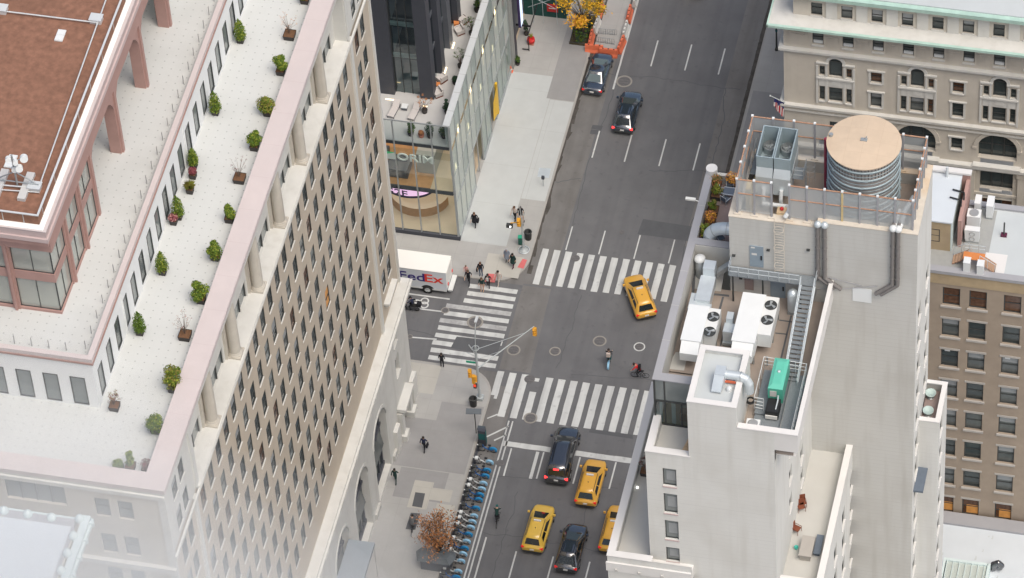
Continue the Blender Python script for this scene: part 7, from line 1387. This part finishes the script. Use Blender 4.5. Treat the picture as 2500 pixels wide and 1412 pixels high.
for k, (x, y, t) in enumerate(pos):
    c = at(x+6, y, .35); lb = ('white share bike with pale blue fender, %s white one' if t == 'w' else 'dark share bike with bright blue fender, %s dark one') % nth[t][cnt[t]] + ' counting from the kiosk'; cnt[t] += 1
    loc = (8.38, c.y, .015); rz = pi/2+random.uniform(-.06, .06)
    if t not in proto: proto[t] = bicycle('share_bike', lb, loc, rz, 'bike_white' if t == 'w' else 'bike_blue_deep', 'bike_light' if t == 'w' else 'bike_blue', 'step', gB)
    else: dup(proto[t], loc, rz, lb)
    if dock0 is None:
        dock0 = thing('bike_dock', 'dark docking post, first beside the kiosk', 'bike dock', (7.5, c.y, .015), 0, 'docking posts along the kerb'); MB().add([(-.12, -.12, 0), (.12, -.12, 0), (.12, .12, 0), (-.12, .12, 0), (-.1, -.08, .8), (.02, -.08, .85), (.02, .08, .85), (-.1, .08, .8)], [(0, 1, 5, 4), (1, 2, 6, 5), (2, 3, 7, 6), (3, 0, 4, 7), (4, 5, 6, 7)]).build('post', 'charcoal', dock0); MB().lathe((-.04, 0, .83), [(.07, 0), (.07, .04), (.02, .05)], 12).build('dock_lamp', 'alu_pale', dock0)
    else: dup(dock0, (7.5, c.y, .015), 0, 'dark docking post at the share bike that is ' + lb.split(', ')[1])
struct(MB().box(7.3, 7.5, at(1180, 1097).y+.6, at(1100, 1425).y-2, .0, .06).build('dock_rail', 'charcoal'))
kb = thing('docking_kiosk', 'dark ticket kiosk with a teal side at the head of the share bike row', 'kiosk', (7.75, at(1178, 1085).y, .015)); MB().box(-.35, .35, -.2, .2, 0, 2.1).build('cabinet', 'charcoal', kb); MB().box(.352, .36, -.18, .18, .3, 2.0).box(-.3, .3, -.21, -.202, .9, 1.7).build('screen', 'cloth_teal', kb); MB().box(-.5, .2, .25, .6, 0, 1.9).build('map_panel', 'solar', kb)
a = at(1163, 1058, .15); sp = thing('solar_panel', 'grey solar panel on a thin post beside the kiosk', 'solar panel', (a.x, a.y, .15)); MB().tube((0, 0, 0), (0, 0, 3.0), .05).build('post', 'frame_dark', sp); MB().add([(-.75, -.3, 2.95), (.65, -.1, 2.95), (.6, .35, 3.2), (-.8, .15, 3.2), (-.75, -.3, 3.0), (.65, -.1, 3.0), (.6, .35, 3.25), (-.8, .15, 3.25)], [(0, 1, 2, 3), (4, 5, 6, 7), (0, 1, 5, 4), (1, 2, 6, 5), (2, 3, 7, 6), (3, 0, 4, 7)]).build('panel', 'solar', sp)
# riders
def rider(lb_b, lb_p, x, y, hd, frame, fender, top, legs, hair, ex=None, lean=.45, kind='road'):
    c = at(x, y, .3); loc = (c.x, c.y, .02); bicycle('bicycle', lb_b, loc, hd, frame, fender, kind)
    p = person(lb_p, (c.x + .1*sin(hd), c.y - .1*cos(hd), .05), hd, 'ride', top, legs, 'cloth_black', hair, lean=lean, sitting=True, extra=ex)
rider('blue share bicycle ridden north across the junction', 'cyclist in a black coat with a pale backpack on the blue bicycle in the junction', 1487, 884, .1, 'bike_light', 'bike_light', 'cloth_black', 'cloth_teal', 'hair_dark', pack('cloth_cream'), .2, 'step')
rider('black road bicycle crossing the junction from the right', 'cyclist in a red jacket with a black pack crossing the junction', 1563, 917, 1.62, 'black', None, 'cloth_red', 'cloth_black', 'hair_dark', pack('cloth_black'), .55)
rider('dark bicycle in the lane beside the share bikes', 'cyclist in dark green with a green cap beside the row of share bikes', 1214, 1272, .1, 'black', None, 'cloth_darkgreen', 'cloth_black', 'cloth_teal', None, .5)
rider('dark bicycle standing on the grey cellar hatches', 'dark clothed cyclist seen through mist left of the orange tree', 1008, 1292, .05, 'black', None, 'cloth_grey', 'cloth_grey', 'hair_dark', None, .35)
# moped rider on the side street
c = at(1003, 752, .3); o = thing('moped', 'black moped with a boxy tail heading left on the side street', 'moped', (c.x, c.y, .01), pi/2)
for y in (-.6, .62): w_ = MB().ring((0, y, .26), .2, .07, 'x', 18, 6).build('wheel', 'rubber', o); MB().tube((-.05, y, .26), (.05, y, .26), .12, n=12).build('rim', 'chrome', w_)
MB().box(-.16, .16, -.8, .05, .3, .72).box(-.14, .14, .05, .45, .22, .34).add([(-.2, .4, .25), (.2, .4, .25), (.16, .55, .95), (-.16, .55, .95), (-.15, .62, .3), (.15, .62, .3), (.1, .65, .95), (-.1, .65, .95)], [(0, 1, 2, 3), (4, 5, 6, 7), (0, 4, 7, 3), (1, 5, 6, 2), (2, 3, 7, 6)]).build('body', 'car_black', o); MB().box(-.15, .15, -.7, .0, .72, .8).build('saddle', 'rubber', o); MB().box(-.22, .22, -1.05, -.65, .8, 1.2).build('carrier_box', 'cloth_black', o); MB().tube((-.35, .45, 1.05), (.35, .45, 1.05), .02).tube((-.3, .42, 1.05), (-.3, .42, 1.25), .012).build('handlebar', 'black', o)
person('moped rider in a dark navy jacket seen from above on the side street', (c.x+.3, c.y, .0), pi/2, 'ride', 'cloth_navy', 'cloth_black', 'cloth_black', 'cloth_black', lean=.2, sitting=True)
# ================================================================ STREET FURNITURE
def bin_(lb, x, y, mat='black', g='black litter bins at the corners'):
    c = at(x, y, .155); o = thing('litter_bin', lb, 'litter bin', c, group=g); MB().lathe((0, 0, 0), [(.3, 0), (.37, .9), (.4, .95), (.36, 1.0), (.3, .98), (.26, .5), (.02, .5)], 20).build('drum', mat, o); MB().ring((0, 0, 1.0), .33, .05, 'z', 20, 6).build('rim', 'frame_dark', o)
bin_('tall black litter bin beside the corner lamp on the north side', 1290, 583); bin_('tall black litter bin at the foot of the mast arm pole on the south side', 1156, 990)
c = at(1272, 596, .155); o = thing('newspaper_box', 'dark green box with a paler lid beside the black bin on the north corner', 'box', c, .1); MB().box(-.22, .22, -.2, .2, .1, 1.0).build('cabinet', 'box_green', o); MB().box(-.24, .24, -.22, .22, 1.0, 1.06).build('lid', 'sign_green', o); MB().box(-.1, .1, -.1, .1, 0, .1).build('foot', 'frame_dark', o)
def signal(parent, c, rz, nm='signal_head', lit='red'):
    o = MB().box(-.17, .17, -.14, .14, -.5, .5).build(nm, 'signal_yellow', parent, c, rz)
    for k, z in enumerate((.32, 0, -.32)):
        MB().lathe((0, 0, 0), [(.01, 0), (.11, 0)], 14, smooth=False, cap=False).build('lens', 'sign_red' if k == 0 else 'frame_dark', o, (0, -.146, z)).rotation_euler.x = pi/2
        MB().add([(-.13, -.14, z+.05), (.13, -.14, z+.05), (.13, -.34, z+.08), (-.13, -.34, z+.08), (-.13, -.14, z+.13), (.13, -.14, z+.13), (.11, -.34, z+.13), (-.11, -.34, z+.13)], [(0, 1, 2, 3), (4, 5, 6, 7), (0, 3, 7, 4), (1, 2, 6, 5), (2, 3, 7, 6)]).build('visor', 'signal_yellow', o)
    return o
# north corner lamp/signal pole
c = at(1279, 611, .155); pl = thing('signal_pole', 'slim grey pole with a yellow signal head and round base on the north corner', 'traffic light', c)
tip = onX(1267, 500, c.x-.0) - c
MB().lathe((0, 0, 0), [(.45, 0), (.42, .12), (.2, .2), (.14, .5), (.09, 1.2), (.08, 4.6)], 12).tube((0, 0, 4.6), (-.1, 0, 6.2), .05, n=8).build('pole', 'pole_grey', pl); MB().ring((0, 0, .06), .52, .05, 'z', 18, 5).build('base_ring', 'galv_bright', pl)
signal(pl, (-.25, -.1, 4.0), .0); MB().tube((-.1, 0, 3.9), (-1.1, -.05, 3.7), .05, n=6).build('bracket', 'signal_yellow', pl); MB().box(-1.5, -.9, -.2, .1, 3.1, 3.5).build('walk_signal', 'frame_dark', pl); MB().ball((-1.1, -.22, 3.35), .09).build('walk_lamp', 'lamp_white', pl)
# mast arm pole south corner
c = at(1172, 974, .155); pl = thing('mast_arm_signal', 'tall grey pole with a long guyed mast arm carrying a yellow signal over the junction', 'traffic light', c)
MB().box(-.32, .32, -.32, .32, 0, .35).lathe((0, 0, .35), [(.2, 0), (.13, .3), (.11, 5.6), (.09, 7.2)], 12).build('pole', 'pole_grey', pl)
e1 = at(1304, 797, 6.3) - Vector(c); root = Vector((0, 0, 5.0)); j = Vector((0, 0, 5.2)); e1 = at(1304, 797, 6.0) - Vector(c)
MB().tube((0, 0, 4.3), e1, .075, .045, n=8).build('mast_arm', 'pole_grey', pl); MB().tube((0, 0, 7.0), e1*.85+Vector((0, 0, 4.3*.15)), .03, n=6).tube((0, 0, 5.6), e1*.42+Vector((0, 0, 4.3*.58)), .02, n=5).build('guy_rod', 'pole_grey', pl)
top = at(1163, 780, 10.2) - Vector(c); MB().path([(0, 0, 7.1), (top.x*.15, top.y*.15, 8.3), (top.x*.5, top.y*.5, 9.6), top], .045, 8).build('lamp_arm', 'pole_grey', pl); MB().obox(top-Vector((0, 0, .1)), (top.x, top.y), .75, .25, .15).build('lamp_head', 'alu_pale', pl)
MB().ring((0, 0, 7.2), .32, .04, 'z', 16, 5).path([(0, 0, 6.2), (-.7, .3, 7.2)], .05, 6).path([(0, 0, 6.0), (-.9, .1, 6.3)], .04, 6).build('ring_bracket', 'pole_grey', pl)
s = signal(pl, e1+Vector((.05, -.1, -.62)), -.1); signal(pl, (-.75, 0, 3.5), .2); signal(pl, (-.4, -.15, 2.9), pi/2); MB().box(-.45, -.15, -.3, 0, 1.75, 2.2).build('hand_signal', 'frame_dark', pl); MB().box(-.42, -.18, -.32, -.31, 2.0, 2.35).build('hand_lamp', 'hand_red', pl)
MB().box(-1.0, -.1, -.02, .02, 5.0, 5.25).build('street_sign', 'sign_green', pl)
# cobra lamp over the avenue (its pole stands on the east pavement)
z = 9.0; hd_ = at(1686, 487, z); pl = thing('street_lamp', 'pale cobra head street lamp reaching over the avenue beside the brown terrace', 'street lamp', (24.6, hd_.y-.3, .155))
MB().lathe((0, 0, 0), [(.2, 0), (.12, .5), (.08, 8.0)], 10).build('pole', 'pole_grey', pl); MB().path([(0, 0, 8.0), (-.6, .05, 8.7), (hd_.x-24.6+.5, .25, z-.155)], .05, 8).build('arm', 'alu_pale', pl); MB().obox((hd_.x-24.6, .3, z-.2), (1, 0), .95, .3, .18).build('lamp_head', 'white_metal', pl)
c = at(1896, 122, .155); pl = thing('lamp_post', 'thin dark post at the kerb beside the limestone building', 'lamp post', c); MB().lathe((0, 0, 0), [(.2, 0), (.1, .4), (.07, 3), (.06, 5.2)], 10).build('pole', 'frame_dark', pl); MB().tube((0, 0, 2.6), (0, 0, 2.8), .12).build('band', 'cloth_teal', pl); MB().obox((.2, 0, 5.1), (1, 0), .7, .12, .1).build('lamp_head', 'frame_dark', pl)
# sculpture-like metal frame and small items near the kerb further up
c = at(1327, 455, .155); o = thing('parking_meter', 'small dark parking meter standing by the kerb half way up the pavement', 'parking meter', c); MB().tube((0, 0, 0), (0, 0, 1.1), .04).build('post', 'pole_grey', o); MB().box(-.14, .14, -.1, .1, 1.05, 1.4).build('head', 'charcoal', o)
struct(MB().add([at(x, y, .162) for x, y in ((1316, 410), (1345, 412), (1340, 435), (1312, 432))], [(0, 1, 2, 3)]).build('steel_plate', 'galv_bright'))
# yellow tree, orange tree
def tree(label, c, h, crown, mats, bare=.5, n=2600, s=.16, sd=1, trunk_r=.11, nm='tree', cat='tree', branches=26):
    o = thing(nm, label, cat, c); rnd = random.Random(sd); cx_, cy_, cz_, rx, ry, rz_ = crown; tb = MB(); mb = MB()
    tb.tube((0, 0, 0), (cx_*.3, cy_*.3, h*.4), trunk_r, trunk_r*.75, n=8); fork = Vector((cx_*.3, cy_*.3, h*.4)); ends = []
    for k in range(branches):
        a = rnd.uniform(0, 6.28); q = sqrt(rnd.random()); e = Vector((cx_+rx*q*cos(a), cy_+ry*q*sin(a), cz_+rz_*rnd.uniform(-.75, .85))); m_ = fork.lerp(e, .5)+Vector((rnd.uniform(-.2, .2), rnd.uniform(-.2, .2), rnd.uniform(0, .4)))
        tb.tube(fork, m_, trunk_r*.42, trunk_r*.28, n=5, cap=False); tb.tube(m_, e, trunk_r*.28, .012, n=4, cap=False); ends += [e, m_.lerp(e, .6)]
        for _ in range(2): f = e+Vector((rnd.uniform(-.6, .6), rnd.uniform(-.6, .6), rnd.uniform(-.1, .6))); tb.tube(m_.lerp(e, .7), f, .014, .006, n=3, cap=False); ends.append(f)
    for k in range(n):
        e = rnd.choice(ends); q = e+Vector((rnd.gauss(0, .26), rnd.gauss(0, .26), rnd.gauss(0, .2))); nr = Vector((rnd.uniform(-1, 1), rnd.uniform(-1, 1), rnd.uniform(-.2, 1))).normalized(); a = nr.orthogonal().normalized(); a.rotate(Matrix.Rotation(rnd.uniform(0, 6.28), 3, nr)); b = nr.cross(a); k_ = s*rnd.uniform(.5, 1.2)
        mb.add([q-a*k_, q-b*k_*.45, q+a*k_, q+b*k_*.45], [(0, 1, 2, 3)], rnd.randrange(len(mats)))
    tb.build('trunk', 'bark', o); mb.build('crown', mats, o); return o
c = at(1078, 1382, .155); tree('half bare street tree with orange brown leaves rising above the share bikes', (c.x, c.y, .155), 5.2, (-.1, .2, 4.3, 1.75, 1.9, 1.5), ['leaf_tan', 'leaf_rust', 'leaf_tan', 'twig'], n=2400, s=.13, sd=3, branches=34)
c = at(1433, 95, .155); q = at(1420, 0, 5.6); tree('street tree with bright yellow leaves at the top edge behind the barriers', (6.0, 28.8, .155), 5.8, (q.x-6.0, q.y-28.8, 5.4, 2.4, 1.9, 1.0), ['leaf_yellow', 'leaf_yellow', 'leaf_olive'], n=2300, s=.16, sd=8, branches=26, trunk_r=.1)
q = at(1407, 52, 4.6); tree('smaller branch like tree of golden leaves just left of the yellow tree', (5.3, 27.9, .155), 4.6, (q.x-5.3, q.y-27.9, 4.4, .8, .6, .4), ['leaf_orange', 'leaf_yellow'], n=500, s=.17, sd=12, branches=7, trunk_r=.05)
struct(MB().box(4.9, 6.8, 27.2, 31.5, .12, .2).build('tree_pit', 'undergrowth'))
o = thing('tree_pit_plants', 'dark low undergrowth filling the tree pit by the barriers', 'ground cover'); o['kind'] = 'stuff'; clump(MB(), (5.85, 29.3, .4), .9, 2.0, .3, 900, .12, (0, 1, 2), sd=5).build('leaves', ['leaf_dark', 'leaf_green', 'undergrowth'], o); MB().tube((4.9, 27.2, .5), (6.8, 27.2, .5), .03).tube((4.9, 27.2, .15), (4.9, 31.5, .5), .03).build('pit_rail', 'frame_dark', o)
# dark low umbrella-like hood below the orange tree
c = at(1062, 1362, 1.6); o = thing('newsstand_hood', 'low dark rounded hood on a yellow post below the orange tree', 'shelter', (c.x, c.y, .155)); mb = MB(); mb.add([(-1.5, -.7, 1.5), (1.5, -.7, 1.5), (1.9, .1, 1.6), (1.7, .8, 1.6), (-1.0, 1.0, 1.7), (-1.8, .3, 1.6), (-1.2, -.5, 2.0), (1.2, -.45, 2.05), (1.5, .2, 2.1), (-1.2, .5, 2.15)], [(0, 1, 7, 6), (1, 2, 8, 7), (2, 3, 8), (3, 4, 9, 8), (4, 5, 9), (5, 0, 6, 9), (6, 7, 8, 9)]); mb.build('hood', 'hood_dark', o); MB().tube((.3, -.3, 0), (.3, -.3, 1.6), .06).build('post', 'yellow_panel', o); MB().box(-1.3, 1.4, -.4, .6, 0, 1.4).build('cabinet', 'charcoal_mid', o)
# entrance awning
a0 = onX(852, 1317, .15); o = thing('entrance_awning', 'long slate grey awning sloping out from the third arch over the pavement', 'awning'); ne = onY(915, 1325, a0.y)
mb = MB(); y0, y1 = a0.y, a0.y-6.6; mb.add([(.12, y0, a0.z), (ne.x, y0, ne.z), (ne.x, y1, ne.z), (.12, y1, a0.z), (.12, y0, a0.z-.12), (ne.x, y0, ne.z-.35), (ne.x, y1, ne.z-.35), (.12, y1, a0.z-.12)], [(0, 1, 2, 3), (4, 5, 6, 7), (0, 1, 5, 4), (1, 2, 6, 5), (2, 3, 7, 6)]); mb.build('canopy', 'awning_grey', o)
mb = MB()
for y in (y0-.1, y1+.1): mb.tube((ne.x-.08, y, .15), (ne.x-.08, y, ne.z-.2), .03, n=6)
mb.build('post', 'frame_metal', o)
# barriers round the closed kerb lane
gO = 'water filled road barriers'
prot = None
def barrier(lb, x, y, rz, mat):
    o = thing('road_barrier', lb, 'barrier', (x, y, .01), rz, gO); mb = MB(); L_ = 1.8; P = [(-.3, 0), (-.3, .14), (-.16, .42), (-.1, .95), (.1, .95), (.16, .42), (.3, .14), (.3, 0)]
    n = len(P); vs = [(-L_/2, y_, z) for y_, z in P]+[(L_/2, y_, z) for y_, z in P]; mb.add(vs, [(i, (i+1) % n, n+(i+1) % n, n+i) for i in range(n)]+[tuple(range(n)), tuple(range(n, 2*n))[::-1]]); mb.build('shell', mat, o)
    mb = MB()
    for xx in (-.55, 0, .55): mb.lathe((xx, 0, .955), [(.08, 0), (.01, .004)], 10, smooth=False)
    mb.build('filler_cap', 'rubber', o); MB().box(-.7, .7, -.2, .2, -.004, .05).build('foot', mat, o)
    return o
spec = [('orange barrier crossing the lane, left one', 7.55, 26.75, .05, 'barrier_orange'), ('orange barrier crossing the lane, right one nearest the camera', 9.05, 26.45, .02, 'barrier_orange'), ('orange barrier on the road side, first after the corner', 10.05, 27.7, 1.45, 'barrier_orange'), ('white barrier on the road side between two orange ones', 10.05, 29.8, 1.57, 'barrier_white'), ('orange barrier on the road side, farther one', 10.0, 32.0, 1.62, 'barrier_orange'), ('white barrier on the road side at the top edge', 10.2, 34.3, 1.57, 'barrier_white'), ('orange barrier on the kerb side, nearest the corner', 6.95, 28.0, 1.62, 'barrier_orange'), ('white barrier on the kerb side', 7.1, 30.0, 1.5, 'barrier_white'), ('orange barrier on the kerb side, farthest up', 7.0, 32.2, 1.57, 'barrier_orange')]
for s_ in spec: barrier(*s_)
o = thing('crowd_barrier', 'low grey steel rail barrier inside the orange enclosure', 'barrier', (8.4, 28.0, .01)); mb = MB(); railing(mb, (-.9, 0, 0), (.9, 0, 0), 8, .8, (.8, .2)); railing(mb, (-.9, 1.2, 0), (.9, 1.3, 0), 8, .8, (.8, .2)); mb.build('rails', 'galv', o)
struct(MB().box(7.4, 9.7, 27.2, 60, .008, .04).build('kerb_lane_concrete', 'sidewalk'))
c = at(1248, 175, .155); o = thing('traffic_cone', 'orange traffic cone beside the dark pier of the shopfront building', 'cone', c); MB().box(-.2, .2, -.2, .2, 0, .04).lathe((0, 0, .04), [(.15, 0), (.035, .72)], 14).build('cone', 'barrier_orange', o); MB().lathe((0, 0, .3), [(.118, 0), (.09, .15)], 14, cap=False).build('band', 'barrier_white', o)
for x, y, lb, r, h, mats in ((1264, 158, 'small dark green bush by the dark pier of the shopfront building', .35, .9, ['leaf_dark', 'leaf_green']), (1285, 85, 'tall dark conifer like plant beside the lit signboard', .5, 2.2, ['leaf_dark'])):
    c = at(x, y, .155); shrub('pavement_plant', lb, (c.x, c.y, .155), r, h, 'lumpy', mats, None, sd=int(x), n=400, square=False, pr=.25, ph=.3)
c = at(1297, 106, .155); o = thing('red_pot', 'round red pot with a small plant standing on the pavement by the signboard', 'pot', c); MB().lathe((0, 0, .1), [(.22, 0), (.4, .3), (.36, .62), (.3, .6), (.02, .5)], 18).build('pot', 'sign_red', o); MB().box(-.3, .3, -.3, .3, 0, .1).build('base', 'terracotta', o); clump(MB(), (0, .1, 1.0), .2, .2, .35, 60, .09, (0, 1), sd=3).build('foliage', ['leaf_olive', 'leaf_bright'], o)
# window washing hose etc are not in the picture
# ================================================================ MIST drifting past the lower left
def mist(name, c, r, dens, label):
    mb = MB().ball((0, 0, 0), 1.0, n=40); mb.sm = [True]*len(mb.f); o = mb.build(name, 'white_wall'); o.data.materials.clear(); mt = bpy.data.materials.new(name); mt.use_nodes = True; n = mt.node_tree.nodes; n.remove(n['Principled BSDF'])
    v = n.new('ShaderNodeVolumePrincipled'); v.inputs['Color'].default_value = (.975, .995, 1, 1); v.inputs['Density'].default_value = dens; v.inputs['Anisotropy'].default_value = 0; mt.node_tree.links.new(v.outputs[0], n['Material Output'].inputs['Volume']); o.data.materials.append(mt)
    o.location = c; o.scale = r; tag(o, label, 'mist', kind='stuff'); return o
def along(x, y, t): v = _ray(x, y); return CAM + v.normalized()*t
MIST = 1
if MIST:
    for k, (s_, d_) in enumerate(((1.0, .008), (.82, .010), (.62, .011))):
        o = mist('mist', along(-90, 1530, 262), (19*s_, 19*s_, 15*s_), d_, 'pale mist veiling the bottom left corner of the view'); o['group'] = 'mist over the copper edged roof'
    for k, (s_, d_) in enumerate(((1.0, .009), (.8, .012), (.6, .014))):
        o = mist('mist', along(470, 1640, 300), (20*s_, 16*s_, 13*s_), d_, 'thin mist drifting in front of the lower stone facade'); o['group'] = 'mist before the lower facade'
